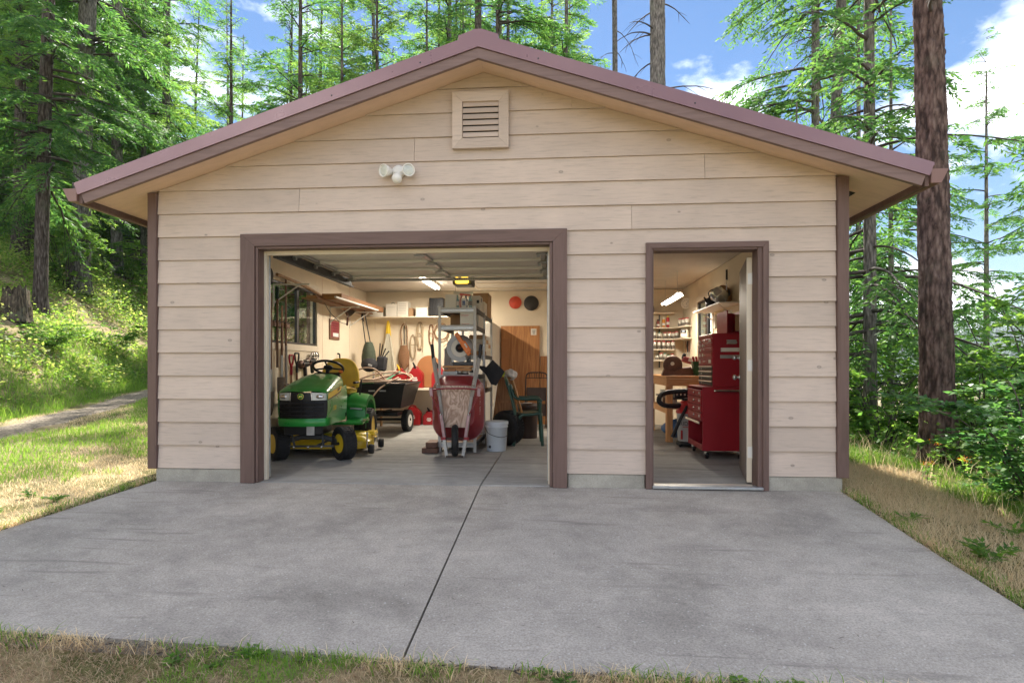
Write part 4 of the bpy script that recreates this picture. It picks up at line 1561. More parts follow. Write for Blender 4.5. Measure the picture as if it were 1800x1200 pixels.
def off_slab(p, pad=0.03):
    x, y = p[:, 0], p[:, 1]
    xl = np.where(y < 0, 0.19 * y, -0.06) - pad
    fr = np.interp(x, [-0.52, 1.02, 3.08, 6.2], [-2.50, -2.583, -2.70, -2.83]) - pad
    xr = np.where(y < 0, 6.205, 6.24) + pad
    inside = (x > xl) & (x < xr) & (y > fr) & (y < 6.3)
    return ~inside

# ------------------------------------------------------------------ trees that stand out
GR_L = 'firs in the wood left of the garage'
tree('thick grey furrowed fir trunk standing on the bank just left of the roof eave', -10.72, 11.62, 3, 1.0, 0.25, 0.17, 24, M_BARKG, (0.65, 0.2), None, 101, 12, deadz=(2.5, 10), step=0.2)
tree('dark slender fir leaning slightly right above the mossy bank beside the stump', -8.87, 8.25, 1, 0.85, 0.15, 0.10, 19, M_BARK, (0.55, 0.1), None, 102, 18, deadz=(2.5, 9.5), step=0.16)
tree('pale thin fir trunk at the far left edge of the wood', -16.69, 15.17, 1, 1.0, 0.13, 0.09, 22, M_BARKG, (0.1, 0.1), None, 103, 3)
tree('broad fir trunk half hidden behind the slender dark fir', -14.95, 14.3, 0, 1.05, 0.28, 0.18, 22, M_BARK, (0.2, 0), None, 104, 3)
tree('grey trunk under the left gutter, deep in the wood', -13.32, 16.43, 3, 0.95, 0.20, 0.14, 22, M_BARKG, (0.1, 0), None, 105, 3)
tree('thin pale fir trunk rising behind the left roof slope', -12.77, 18.48, 1, 1.1, 0.15, 0.12, 25, M_BARKG, (0.2, 0), None, 106, 3)
tree('twin of dark trunks at the left edge, the thinner one', -18.9, 17.6, 0, 1.0, 0.14, 0.10, 22, M_BARK, (0.1, 0), None, 107, 2)
# behind the roof
tree('fir with a dark trunk directly behind the ridge of the roof', 0.5, 18.5, 0, 0.95, 0.17, 0.12, 21, M_BARK, (0.1, 0), None, 108, 4, deadz=(6, 11))
tree('thin fir trunk right of the ridge with loose green boughs', 1.0, 22.55, 1, 1.0, 0.14, 0.10, 22, M_BARKG, (0.05, 0), None, 109, 3, deadz=(7, 13))
tree('very slim bare trunk rising against blue sky behind the right roof slope', 6.39, 20.96, None, 1, 0.125, 0.10, 24, M_BARKG, (-0.2, 0), None, 110, 9, deadz=(11.5, 17))
tree('thick scaly grey trunk rising behind the middle of the right roof slope', 6.67, 11.96, None, 1, 0.225, 0.20, 24, M_BARKG, (-0.1, 0), None, 111, 13, deadz=(8.2, 11.6), step=0.12, rough=0.06, seg=20)
tree('straight grey trunk behind the right roof slope, left of a leaning one', 12.44, 15.41, 6, 1.25, 0.135, 0.11, 22, M_BARKG, (0.05, 0), None, 112, 9, deadz=(8, 13.5), crown_z=2.0)
tree('leaning grey trunk behind the right end of the roof', 11.72, 13.0, None, 1.15, 0.165, 0.12, 20, M_BARKG, (1.0, 0.3), None, 113, 14, deadz=(6.5, 12))
tree('mid sized fir with drooping boughs seen under the right eave', 9.05, 5.12, 5, 0.95, 0.11, 0.045, 15, M_BARKG, (-0.05, 0), None, 114, 12, deadz=(1.4, 6), step=0.15)
# the great trunk at the right
tree('massive red brown fir trunk standing close beside the right eave', 8.16, 1.86, None, 1, 0.170, 0.045, 22, M_BARKR, (-0.16, 0.1), None, 115, 5, deadz=(4.2, 6.5), rough=0.075, seg=72, step=0.03, vis_h=9.0)
tree('feathery fir reaching in from the right edge of the scene', 12.9, 4.3, 5, 0.9, 0.12, 0.05, 15, M_BARKG, (0, 0), None, 116, 8, deadz=(2.0, 7))

for i, (x, y, k_, sc, r_t, ht, lab) in enumerate((
        (11.3, 8.7, 6, 0.62, 0.08, 9.9, 'loose pale fir between the garage corner and the massive trunk'),
        (16.0, 12.6, 0, 0.62, 0.10, 11.2, 'dark fir down the slope right of the massive trunk'),
        (12.2, 12.0, 1, 0.7, 0.10, 15.4, 'drooping fir far behind the right eave'),
        (9.9, 10.4, 6, 0.5, 0.06, 8.0, 'small loose fir low behind the right corner of the garage'),
        (15.2, 7.0, 4, 0.7, 0.05, 4.2, 'young fir among the saplings at the right edge'))):
    tree(lab, x, y, k_, sc, r_t, 0.02, ht, M_BARKG, (0, 0), None, 140 + i, 0, seg=8, step=0.8)

# fill of the wood: same few kinds of fir, individually placed
r_f = np.random.default_rng(42)
FILL = []
kinds = [(0, 'dense dark green fir in the wood on the bank'), (1, 'tall fir with drooping limbs in the wood on the bank'), (2, 'pale yellow green fir in the wood on the bank'), (4, 'bushy young fir growing on the wooded bank')]
cx_, cy_ = 3.782, -5.315
tries = 0
while len(FILL) < 34 and tries < 4000:
    tries += 1
    d = r_f.uniform(17, 42)
    px = r_f.uniform(-60, 1000)
    k_ = r_f.choice([0, 1, 2, 2, 4], p=[0.28, 0.22, 0.2, 0.2, 0.1])
    if px > 330 and (d < 18 or k_ == 4):
        continue
    lx = (px - 900) / 1040 * d
    x = cx_ + lx * math.cos(TH) - math.sin(TH) * d
    y = cy_ + lx * math.sin(TH) + math.cos(TH) * d
    if x > -5.5 and y < 9:
        continue
    if abs(x + 7 + 0.18 * (y - 6)) < 3.4 and y < 27 and k_ != 4:
        continue
    if px > 820 and r_f.random() < 0.5:
        continue
    if any((x - a) ** 2 + (y - b_) ** 2 < 2.6 for a, b_, *_ in FILL):
        continue
    if any(abs(px - p0) < 22 and d < d0 for p0, d0 in ((140, 18), (75, 14.5), (290, 25), (205, 23))):
        continue
    FILL.append((x, y, int(k_)))
def bearing(x, y):
    dx, dy = x - cx_, y - cy_
    dep = -math.sin(TH) * dx + math.cos(TH) * dy
    return 900 + 1040 * (math.cos(TH) * dx + math.sin(TH) * dy) / dep, dep


SEEN = {}


def where_tree(lab, x, y):
    b_, d = bearing(x, y)
    side = next(t for lim, t in ((45, 'at the far left of the wood'), (105, 'behind the slender dark fir'), (185, 'behind the thick grey trunk'), (262, 'beside the left eave'), (330, 'above the tip of the left eave'), (430, 'above the lowest left roof slope'), (540, 'above the lower left roof slope'), (650, 'above the middle of the left roof slope'), (760, 'above the upper left roof slope'), (850, 'just behind the ridge'), (2000, 'right of the ridge behind the roof')) if b_ < lim)
    dist = 'nearer' if d < 25 else 'deeper' if d < 33 else 'deepest'
    lab = lab.replace(' in the wood on the bank', '').replace(' growing on the wooded bank', '') + ', %s row, %s' % (dist, side)
    k = SEEN.get(lab, 0)
    SEEN[lab] = k + 1
    return lab, 'matching firs ' + side + ' ' + dist


n0 = len(FILL)
while len(FILL) < n0 + 13 and tries < 9000:
    tries += 1
    d = r_f.uniform(19, 33)
    px = r_f.uniform(480, 1010)
    lx = (px - 900) / 1040 * d
    x = cx_ + lx * math.cos(TH) - math.sin(TH) * d
    y = cy_ + lx * math.sin(TH) + math.cos(TH) * d
    if any((x - a) ** 2 + (y - b_) ** 2 < 4.5 for a, b_, *_ in FILL):
        continue
    FILL.append((x, y, int(r_f.choice([0, 1, 0, 2]))))
for i, (x, y, k_) in enumerate(FILL):
    lab = dict(kinds)[k_]
    sc = r_f.uniform(0.8, 1.15)
    tall = {0: 20, 1: 22, 2: 18, 4: 6}[k_] * sc
    lab, grp = where_tree(lab, x, y)
    tree(lab, x, y, k_, sc, {4: 0.05}.get(k_, r_f.uniform(0.11, 0.19)), 0.02, tall, r_f.choice([M_BARK, M_BARKG]), (r_f.normal(0, 0.2), r_f.normal(0, 0.2)), grp, 300 + i, 0, seg=8, step=1.0, rough=0.03)
# bright fir just behind the left roof slope
tree('bright green feathery fir close behind the left roof slope', -2.9, 12.6, 2, 0.68, 0.10, 0.02, 12.2, M_BARK, (0, 0), None, 131, 0)
tree('dark full fir behind the left roof slope, left of the bright one', -6.6, 12.8, 0, 0.62, 0.12, 0.02, 12.4, M_BARK, (0, 0), None, 132, 0)
tree('olive fir behind the left roof slope, right of the bright one', -0.9, 15.6, 1, 0.72, 0.10, 0.02, 15, M_BARK, (0, 0), None, 133, 0)

# old stump on the bank
sz_ = float(H(-8.3, 7.0))
st = thing('tree_stump', 'mossy broken grey stump on the bank beside the slender dark fir', 'stump', (-8.3, 7.0, sz_ - 0.1))
sm = trunk_mesh('stump_trunk', [(0, 0, 0), (0.01, 0, 0.35), (0.0, 0.02, 0.72)], 0.25, 0.21, M_STUMP, 28, 0.09, 77, 0.05, 0.3)
for v in sm.vertices:
    if v.co.z > 0.6:
        v.co.z += 0.09 * math.sin(v.co.x * 31 + 1.0) + 0.07 * math.sin(v.co.y * 43)
link('stump_trunk', sm, st)
cap = MB(); cap.lathe([(0.0, 0.60), (0.2, 0.58)], (0, 0, 0), 16, caps=False)
cap.build('rotten_core', M_STUMP, st)

# ------------------------------------------------------------------ shrubs
BANK = 'leafy shrub among the ferns on the wooded bank'
bank_spots = []
r_b = np.random.default_rng(5)
while len(bank_spots) < 34:
    y = r_b.uniform(1.5, 20)
    d = r_b.uniform(0.9, 13)
    x = float(foot_x(y)) - d
    px = 0
    k_ = int(r_b.choice([0, 1, 1, 4, 2, 0]))
    if d < 2.5:
        k_ = int(r_b.choice([1, 4, 4]))
    if any((x - a) ** 2 + (y - b_) ** 2 < 0.8 for a, b_, _ in bank_spots):
        continue
    bank_spots.append((x, y, k_))
for i, (x, y, k_) in enumerate(bank_spots):
    lab = {0: 'chest high leafy shrub on the wooded bank', 1: 'low spreading shrub on the wooded bank', 2: 'tall loose shrub deep on the wooded bank', 4: 'small leafy sprout on the wooded bank'}[k_]
    b_, d = bearing(x, y)
    lab += ', ' + ('low down' if foot_x(y) - x < 2.6 else 'half way up' if foot_x(y) - x < 6 else 'high up') + ', ' + next(t for lim, t in ((0, 'at the far left'), (60, 'by the stump'), (120, 'right of the slender fir'), (180, 'below the thick grey trunk'), (262, 'beside the corner board'), (3000, 'hidden toward the garage')) if b_ < lim)
    shrub(lab, x, y, k_, r_b.uniform(0.7, 1.1), {0: 'chest high shrubs on the bank', 1: 'low shrubs on the bank', 2: 'tall shrubs on the bank', 4: 'sprouts on the bank'}[k_], r_b.uniform(0, 6))
# right-hand thicket, front to back
rs = [
    ('deep green round leaved shrub nearest the driveway at the right', 7.75, -0.15, 3, 0.95, 0.4),
    ('deep green shrub with layered leaves in front of the massive trunk', 8.75, 0.75, 3, 1.05, 2.0),
    ('tall bright shrub right of the massive trunk', 9.6, 1.7, 2, 0.85, 1.0),
    ('tall arching shrub with faded tan plumes at the right edge', 9.3, 0.4, 2, 0.95, 3.1),
    ('yellow green shrub between the garage corner and the massive trunk', 8.6, 3.9, 0, 0.9, 0.7),
    ('broad leafy sapling behind the right corner of the garage', 8.2, 6.0, 2, 0.9, 4.0),
    ('sunlit shrub behind the massive trunk', 9.9, 3.7, 0, 1.1, 2.2),
    ('loose green sapling in the thicket beyond the massive trunk', 11.2, 4.2, 5, 0.72, 1.2),
    ('low sprouting shrub at the foot of the massive trunk', 8.35, 1.35, 4, 0.9, 5.0),
    ('small shrub against the back right corner of the garage', 7.5, 4.6, 1, 0.8, 1.9),
    ('dark leafy shrub at the right edge, lowest in the thicket', 8.35, -0.75, 3, 0.8, 4.4),
]
for lab, x, y, k_, sc, rz in rs:
    shrub(lab, x, y, k_, sc, None, rz)
for i in range(9):
    a = [(10.8, 6.5, 2), (12.5, 6.8, 5), (10.0, 8.2, 2), (13.5, 3.2, 2), (11.8, 1.6, 2), (15, 6, 5), (12.0, 10.5, 5), (9.2, 9.5, 5), (17, 9, 5)][i]
    shrub('sunlit leafy sapling in the thicket, ' + ['behind the yellow green shrub', 'tall one right of the massive trunk', 'behind the broad leafy sapling', 'at the right edge, near', 'directly right of the tall bright shrub', 'at the right edge, far', 'tall one left of the massive trunk, far', 'nearest the back corner of the garage', 'farthest down the slope'][i], a[0], a[1], a[2], 0.8 + 0.05 * (i % 4), 'saplings down the right slope', i * 1.3)

# faded plumes on the tall shrub
r_p = np.random.default_rng(9)
for i, (x, y, z) in enumerate([(8.72, 0.15, 1.62), (8.95, 0.35, 1.85), (9.02, 0.05, 1.50), (8.62, 0.4, 1.38), (9.25, 0.3, 2.0), (9.15, -0.1, 1.75)]):
    t = thing('blossom_plume', 'faded tan blossom plume drooping from the tall shrub at the right edge', 'blossom', (x, y, z), 0, 'faded plumes on the tall shrub')
    g = NP()
    n_ = 260
    f = r_p.uniform(0, 1, n_)
    P = np.stack([0.16 * (f - 0.5) + r_p.normal(0, 0.05 * (1.1 - f), n_), r_p.normal(0, 0.05, n_) * (1.1 - f), -0.2 * f + 0.1 + r_p.normal(0, 0.04, n_)], 1)
    V, F = cards(P, r_p.normal(size=(n_, 3)), 0.018, 0.014, r_p)
    g.add(V, F)
    link('florets', g.mesh('florets', M_PLUME), t)
    s_ = NP(); s_.tube(np.array([[0.3, 0.1, -0.35], [0.15, 0.05, -0.05], [0.0, 0, 0.08], [-0.1, 0, -0.06]]), [0.004, 0.003, 0.002, 0.001], 4)
    link('stalk', s_.mesh('stalk', M_TWIG), t)
# orange seed heads by the trunk foot, and small weeds along the slab
for i, (x, y, h) in enumerate([(7.55, 0.95, 0.40), (7.62, 0.62, 0.30), (7.35, 0.72, 0.22)]):
    z = float(H(x, y))
    t = thing('orange_weed', ['tall orange flowering weed before the massive trunk', 'orange flowering weed a little nearer the slab', 'shortest orange flowering weed left of the others'][i], 'weed', (x, y, z))
    g = NP(); g.tube(np.array([[0, 0, 0], [0.01, 0, h * .5], [0.03, 0.01, h]]), [0.004, 0.003, 0.002], 4)
    link('stem', g.mesh('stem', M_TWIG), t)
    g = NP(); P = r_p.normal(0, 1, (36, 3)) * np.array([0.03, 0.03, 0.012]) + np.array([0.03, 0.01, h])
    V, F = cards(P, r_p.normal(size=(36, 3)) + np.array([0, 0, .6]), 0.013, 0.010, r_p); g.add(V, F)
    link('flower_head', g.mesh('flower_head', M_ORANGE), t)
    g = NP(); P = np.stack([r_p.normal(0, 0.02, 40), r_p.normal(0, 0.02, 40), r_p.uniform(0.03, h * .85, 40)], 1)
    V, F = cards(P, r_p.normal(size=(40, 3)) * np.array([1, 1, .4]), 0.06, 0.018, r_p); g.add(V, F)
    link('leaves', g.mesh('leaves', M_LEAF), t)


def weed(x, y, h, rad, n_, label, seed, L=0.07, Wd=0.022, m=None, group=None):
    q_ = np.random.default_rng(seed)
    z = float(H(x, y)) if off_slab(np.array([[x, y]]))[0] else 0.0
    t = thing('weed', label, 'weed', (x, y, z - 0.005), 0, group)
    g = NP()
    ns = 7
    for k in range(ns):
        a = q_.uniform(0, 6.28)
        f = np.linspace(0, 1, 5)
        hh = h * q_.uniform(0.5, 1.05)
        P = np.stack([np.cos(a) * rad * f ** 1.5, np.sin(a) * rad * f ** 1.5, hh * (f - 0.25 * f ** 3)], 1)
        g.tube(P, 0.0025 * (1 - 0.7 * f) + 0.0008, 3)
        n1 = n_ // ns
        ff = q_.uniform(0.15, 1.05, n1)
        pp = np.stack([np.interp(ff, f, P[:, c]) for c in range(3)], 1)
        D = np.stack([np.cos(a + q_.choice([-1, 1], n1) * q_.uniform(0.5, 1.6, n1)), np.sin(a + q_.choice([-1, 1], n1) * q_.uniform(0.5, 1.6, n1)), q_.uniform(-0.1, 0.5, n1)], 1)
        V, F = flat_cards(pp, D, unit(np.array([0, 0, 1.0]) + q_.normal(0, 0.3, (n1, 3))), L * q_.uniform(0.6, 1.2, n1), Wd * q_.uniform(0.7, 1.3, n1))
        g.add(V, F)
    link('weed_leaves', g.mesh('weed_leaves', m or M_LEAF), t)
    return t


weed(6.42, -1.47, 0.22, 0.13, 150, 'bright feathery green weed at the right edge of the slab', 1)
weed(6.62, -2.05, 0.2, 0.13, 110, 'leafy green weed at the nearest right corner of the grass', 2)
weed(6.36, -0.75, 0.10, 0.09, 60, 'small dark green weed beside the slab below the dry grass', 3)
weed(6.95, -0.9, 0.16, 0.14, 80, 'grassy tuft of weed in the dry grass at the right', 4)
r_w = np.random.default_rng(31)
for i in range(12):
    x = r_w.uniform(1.2, 4.9); y = float(np.interp(x, [-0.52, 1.02, 3.08, 6.2], [-2.50, -2.583, -2.70, -2.83])) - r_w.uniform(0.03, 0.3)
    weed(x, y, r_w.uniform(0.04, 0.08), r_w.uniform(0.04, 0.07), 40, 'small broad leaved weed sprouting along the front edge of the slab', 40 + i, 0.035, 0.02, None, 'weeds along the front edge of the slab')
for i in range(10):
    y = r_w.uniform(-1.5, -0.1); x = 0.19 * y - r_w.uniform(0.08, 0.7)
    weed(x, y, r_w.uniform(0.05, 0.10), r_w.uniform(0.05, 0.09), 45, 'small green weed in the dry grass left of the slab', 60 + i, 0.04, 0.022, None, 'weeds left of the slab')

# ------------------------------------------------------------------ ground cover that nobody could count
def keep(p, cond):
    return p[cond]

# lawn left of the garage: green strips between the wheel tracks, straw elsewhere
p = scatter(150000, -7.5, 0.1, -3.6, 11, 1)
f = fbm(p[:, 0] * 0.7, p[:, 1] * 1.3, 1.3, 3)
d_ = foot_x(p[:, 1]) + 0.75 - p[:, 0]
onpath = np.abs(d_) < 0.42 + 0.1 * np.sin(p[:, 1] * 3)
ok = off_slab(p) & ~onpath & (p[:, 0] > foot_x(p[:, 1]) - 0.3)
strip = np.exp(-((p[:, 0] - (foot_x(p[:, 1]) + 1.9)) / 0.65) ** 2) * 1.6 + np.exp(-((p[:, 0] - (foot_x(p[:, 1]) + 0.0)) / 0.3) ** 2) * 2
pg = keep(p, ok & (f + strip > 0.35))
blades('lawn_grass', pg, 0.085, 0.006, M_GRASS, 2, 0.7)
ps = keep(p, ok & (f + strip <= 1.1))
blades('dry_lawn_grass', ps[::1], 0.055, 0.0045, M_STRAW, 3, 1.0)
# tall green grass along the foot of the bank
p = scatter(60000, -9.5, -3.6, -3, 12, 5)
dd = foot_x(p[:, 1]) - p[:, 0]
pg = keep(p, (dd > -0.15) & (dd < 1.5 + 0.7 * fbm(p[:, 0], p[:, 1], 1.1, 8)))
blades('bank_grass', pg, 0.24, 0.008, M_GRASS, 6, 0.8)
# leaf litter and low plants up the bank
r_u = np.random.default_rng(17)
p = scatter(230000, -22, -4.3, -3, 20, 7)
dd = foot_x(p[:, 1]) - p[:, 0]
cl = fbm(p[:, 0], p[:, 1], 1.5, 21)
p = keep(p, (dd > 0.2) & (dd < 16) & (cl > -0.5))
z = H(p[:, 0], p[:, 1])
hh = r_u.gamma(1.6, 0.11, len(p)) * np.clip(0.6 + fbm(p[:, 0], p[:, 1], 0.9, 5), 0.35, 1.8)
P = np.stack([p[:, 0], p[:, 1], z + hh], 1)
D = r_u.normal(size=(len(p), 3)) * np.array([1, 1, 0.45])
V, F = flat_cards(P, D, unit(np.array([0, 0, 1.0]) + r_u.normal(0, 0.5, (len(p), 3))), r_u.uniform(0.05, 0.12, len(p)), r_u.uniform(0.035, 0.065, len(p)))
o = link('undergrowth', np_mesh('undergrowth', V, F, M_COVER)); o['kind'] = 'stuff'
# right-hand grass: straw with a green rim towards the thicket
p = scatter(100000, 6.15, 9.6, -3.2, 5.5, 9)
f = fbm(p[:, 0], p[:, 1], 1.6, 13)
ok = off_slab(p, 0.015)
green = ok & (f * 0.5 + (p[:, 0] - 6.3) * 0.55 + p[:, 1] * 0.28 > 0.75)
blades('right_grass', keep(p, green), 0.16, 0.006, M_GRASS, 10, 0.8)
blades('right_straw', keep(p, ok & (f * 0.5 + (p[:, 0] - 6.3) * 0.5 + p[:, 1] * 0.25 <= 1.35)), 0.10, 0.004, M_STRAW, 11, 1.1)
p = scatter(900, 6.9, 9.5, -1.6, 3.5, 12)
blades('tall_straw', p, 0.34, 0.005, M_STRAW, 13, 0.6)
# low cover under the right thicket
p = scatter(26000, 7.2, 16, -1.2, 14, 14)
z = H(p[:, 0], p[:, 1])
P = np.stack([p[:, 0], p[:, 1], z + r_u.gamma(1.5, 0.14, len(p))], 1)
V, F = flat_cards(P, r_u.normal(size=(len(p), 3)) * np.array([1, 1, .45]), unit(np.array([0, 0, 1.0]) + r_u.normal(0, 0.5, (len(p), 3))), r_u.uniform(0.05, 0.11, len(p)), r_u.uniform(0.03, 0.06, len(p)))
kk = (p[:, 0] + 0.1 * p[:, 1] > 8.0)
kk = np.repeat(kk, 4).reshape(-1, 4)[:, 0]
Vk = V.reshape(-1, 4, 3)[kk].reshape(-1, 3)
o = link('thicket_undergrowth', np_mesh('thicket_undergrowth', Vk, np.arange(len(Vk)).reshape(-1, 4), M_LEAF)); o['kind'] = 'stuff'
# foreground verge: clipped straw, moss and litter at the foot of the camera
p = scatter(90000, -1.8, 6.9, -3.9, -2.3, 15)
f = fbm(p[:, 0], p[:, 1], 2.3, 23)
ok = off_slab(p, 0.03)
blades('verge_straw', keep(p, ok & (f < 0.9)), 0.045, 0.0032, M_LITTER, 16, 1.8)
blades('verge_grass', keep(p, ok & (f > 0.55)), 0.05, 0.004, M_GRASS, 17, 0.9)
# ragged grass that leans over the edges of the slab
def front_y(x):
    return np.interp(x, [-0.52, 1.02, 3.08, 6.2], [-2.50, -2.583, -2.70, -2.83])


def rim(n_, seed):
    q_ = np.random.default_rng(seed)
    y = q_.uniform(-2.5, -0.02, n_); e = np.abs(q_.normal(0, 0.05, n_))
    k = np.clip(0.5 + 0.5 * fbm(y * 2.1, y * 0 + seed, 2.0, seed), 0, 1) > q_.uniform(0, 1, n_)
    a = np.stack([0.19 * y - 0.02 - e, y], 1)[k]
    b_ = np.stack([6.212 + e, y], 1)[k]
    x = q_.uniform(-0.4, 6.1, n_)
    k2 = np.clip(0.5 + 0.5 * fbm(x * 1.7, x * 0, 2.0, seed + 1), 0, 1) > q_.uniform(0, 1, n_)
    c = np.stack([x, front_y(x) - 0.012 - e], 1)[k2]
    return np.concatenate([a, b_, c])


blades('edge_straw', rim(3800, 51), 0.075, 0.004, M_STRAW, 52, 1.3)
blades('edge_grass', rim(2200, 53), 0.085, 0.005, M_GRASS, 54, 0.9)
# needles and crumbs lying on the slab
p = scatter(70, 0.2, 6.1, -2.6, -0.2, 19)
V, F = [], []
P = np.stack([p[:, 0], p[:, 1], 0.092 * p[:, 1] + 0.0012], 1)
D = np.stack([r_u.normal(size=70), r_u.normal(size=70), np.zeros(70)], 1)
V, F = flat_cards(P, D, np.tile(np.array([[0, -0.092, 1.0]]), (70, 1)), r_u.uniform(0.015, 0.07, 70), 0.004, 0.0)
o = link('fallen_needles', np_mesh('fallen_needles', V, F, M_TWIG)); o['kind'] = 'stuff'
# debris collected along the edges of the slab
P, D = [], []
for k in range(1500):
    if k % 3 == 0:
        x = r_u.uniform(-0.4, 6.2); y = float(np.interp(x, [-0.52, 1.02, 3.08, 6.2], [-2.50, -2.583, -2.70, -2.83])) - abs(r_u.normal(0, 0.03)) - 0.01
    elif k % 3 == 1:
        y = r_u.uniform(-2.6, 0); x = 6.205 + abs(r_u.normal(0, 0.03))
    else:
        y = r_u.uniform(-2.4, 0); x = 0.19 * y - abs(r_u.normal(0, 0.035))
    P.append((x, y, float(H(x, y)) + 0.012)); D.append((r_u.normal(), r_u.normal(), 0.1))
V, F = cards(np.array(P), np.array(D), r_u.uniform(0.015, 0.06, 1500), 0.007, r_u)
o = link('edge_litter', np_mesh('edge_litter', V, F, M_TWIG)); o['kind'] = 'stuff'

# ------------------------------------------------------------------ far wooded hill
hx = np.linspace(150, 1300, 60); hy = np.linspace(450, 1250, 40)
HX, HY2 = np.meshgrid(hx, hy)
HZ = -60 + 150 * np.exp(-((HX - 980) / 330) ** 2 - ((HY2 - 950) / 330) ** 2) + 60 * np.exp(-((HX - 560) / 220) ** 2 - ((HY2 - 1000) / 260) ** 2) + 8 * np.sin(HX * 0.03) * np.sin(HY2 * 0.026)
ii, jj = np.meshgrid(np.arange(59), np.arange(39))
q = (jj * 60 + ii).ravel()
M_HILL = mat('hill_forest_floor', (0.05, 0.09, 0.04), 0.9, var=0.35, scale=0.03)
o = link('far_hill', np_mesh('far_hill', np.stack([HX.ravel(), HY2.ravel(), HZ.ravel()], 1), np.stack([q, q + 1, q + 61, q + 60], 1), M_HILL, True)); o['kind'] = 'structure'
r_h = np.random.default_rng(3)
n_ = 5000
tx = r_h.uniform(200, 1280, n_); ty = r_h.uniform(470, 1100, n_)
tz = -60 + 150 * np.exp(-((tx - 980) / 330) ** 2 - ((ty - 950) / 330) ** 2) + 60 * np.exp(-((tx - 560) / 220) ** 2 - ((ty - 1000) / 260) ** 2)
hh = r_h.uniform(12, 26, n_); rr = hh * 0.2
V = [];
base = np.stack([tx, ty, tz], 1)
a = np.arange(5) * 2 * PI / 5
ring = base[:, None, :] + np.stack([np.cos(a)[None] * rr[:, None], np.sin(a)[None] * rr[:, None], np.zeros((n_, 5))], 2)
apex = base + np.stack([np.zeros(n_), np.zeros(n_), hh], 1)
V = np.concatenate([ring.reshape(-1, 3), apex])
F = np.concatenate([np.stack([np.arange(n_) * 5 + k, np.arange(n_) * 5 + (k + 1) % 5, n_ * 5 + np.arange(n_)], 1) for k in range(5)])
o = link('far_wood', np_mesh('far_wood', V, F, mat('far_fir', (0.045, 0.085, 0.04), 0.9, var=0.4, scale=0.05))); o['kind'] = 'stuff'

# the summer haze that pales the far hill
hz = MB(); hz.span((-1750, -1750, -80), (1750, 1750, 175), 0.0)
m_ = bpy.data.materials.new('haze_air'); m_.use_nodes = True
n, l = m_.node_tree.nodes, m_.node_tree.links
n.remove(n['Principled BSDF'])
pv = n.new('ShaderNodeVolumePrincipled')
pv.inputs['Color'].default_value = (0.80, 0.87, 1.0, 1)
pv.inputs['Density'].default_value = 0.00028
l.new(pv.outputs['Volume'], n['Material Output'].inputs['Volume'])
hz_o = hz.build('haze', m_); hz_o['kind'] = 'stuff'

# ------------------------------------------------------------------ materials of the contents
M_GREEN = mat('tractor_green', (0.014, 0.26, 0.035), 0.30, var=0.06, scale=4, coat=0.35)
M_YELLOW = mat('tractor_yellow', (0.80, 0.55, 0.02), 0.38, var=0.08, scale=5, coat=0.2)
M_SEAT = mat('yellow_vinyl', (0.72, 0.47, 0.04), 0.5, var=0.08, scale=8, bmp=0.15, bscale=30)
M_LENS = mat('lamp_lens', (0.62, 0.64, 0.60), 0.12, var=0.15, scale=30, coat=0.6)
M_RED = mat('red_enamel', (0.33, 0.010, 0.020), 0.42, var=0.10, scale=3, spec=0.35)
M_REDP = mat('red_plastic', (0.36, 0.012, 0.015), 0.42, var=0.10, scale=6)
M_REDW = mat('wheelbarrow_red', (0.28, 0.016, 0.026), 0.42, var=0.18, scale=5, bmp=0.05)
M_PINKG = mat('worn_red_grey_steel', (0.42, 0.27, 0.28), 0.5, metal=0.3, var=0.2, scale=14)
M_GREYWOOD = wood('weathered_handle_wood', (0.30, 0.27, 0.24), (0.47, 0.43, 0.385), 4, 'z', 0.8, 0.08)
M_HANDLE = wood('ash_handle', (0.26, 0.13, 0.055), (0.46, 0.27, 0.13), 3, 'z', 0.6, 0.15)
M_DKHANDLE = wood('dark_handle', (0.11, 0.05, 0.025), (0.22, 0.11, 0.055), 3, 'z', 0.6, 0.15)
M_PINE = wood('pine_bench', (0.36, 0.16, 0.055), (0.56, 0.29, 0.115), 2.4, 'x', 0.6, 0.12)
M_PINEZ = wood('pine_post', (0.36, 0.16, 0.055), (0.56, 0.29, 0.115), 2.4, 'z', 0.6, 0.12)
M_PLYR = wood('orange_plywood', (0.33, 0.125, 0.038), (0.53, 0.25, 0.085), 1.1, 'z', 0.55, 0.06, 0.1, 9)
M_PLYL = wood('pale_plywood', (0.33, 0.19, 0.13), (0.70, 0.53, 0.42), 1.5, 'swirl', 0.7, 0.04, 0.1, 11)
M_LUMBER = wood('stored_lumber', (0.17, 0.075, 0.03), (0.32, 0.16, 0.07), 2.4, 'y', 0.65, 0.2)
M_HARDB = mat('tan_hardboard', (0.40, 0.17, 0.06), 0.6, var=0.08, scale=3)
M_CARD = mat('cardboard', (0.42, 0.26, 0.14), 0.8, var=0.08, scale=4, rnd=0.1)
M_BOXW = mat('white_carton', (0.74, 0.70, 0.62), 0.7, var=0.05, scale=4, rnd=0.04)
M_PRINT = mat('grey_print', (0.36, 0.34, 0.31), 0.8)
M_PRINTR = mat('red_print', (0.55, 0.10, 0.07), 0.7)
M_PRINTW = mat('white_print', (0.75, 0.72, 0.68), 0.6)
M_PRINTB = mat('black_print', (0.03, 0.03, 0.03), 0.6)
M_YPRINT = mat('yellow_print', (0.80, 0.66, 0.12), 0.5)
M_ORANGE = mat('orange_plastic', (0.80, 0.20, 0.02), 0.4, var=0.06)
M_BUCKET = mat('white_pail_plastic', (0.62, 0.67, 0.72), 0.4, var=0.05, scale=4)
M_CHAIR = mat('dark_green_plastic', (0.012, 0.065, 0.045), 0.33, var=0.12, scale=6, coat=0.15)
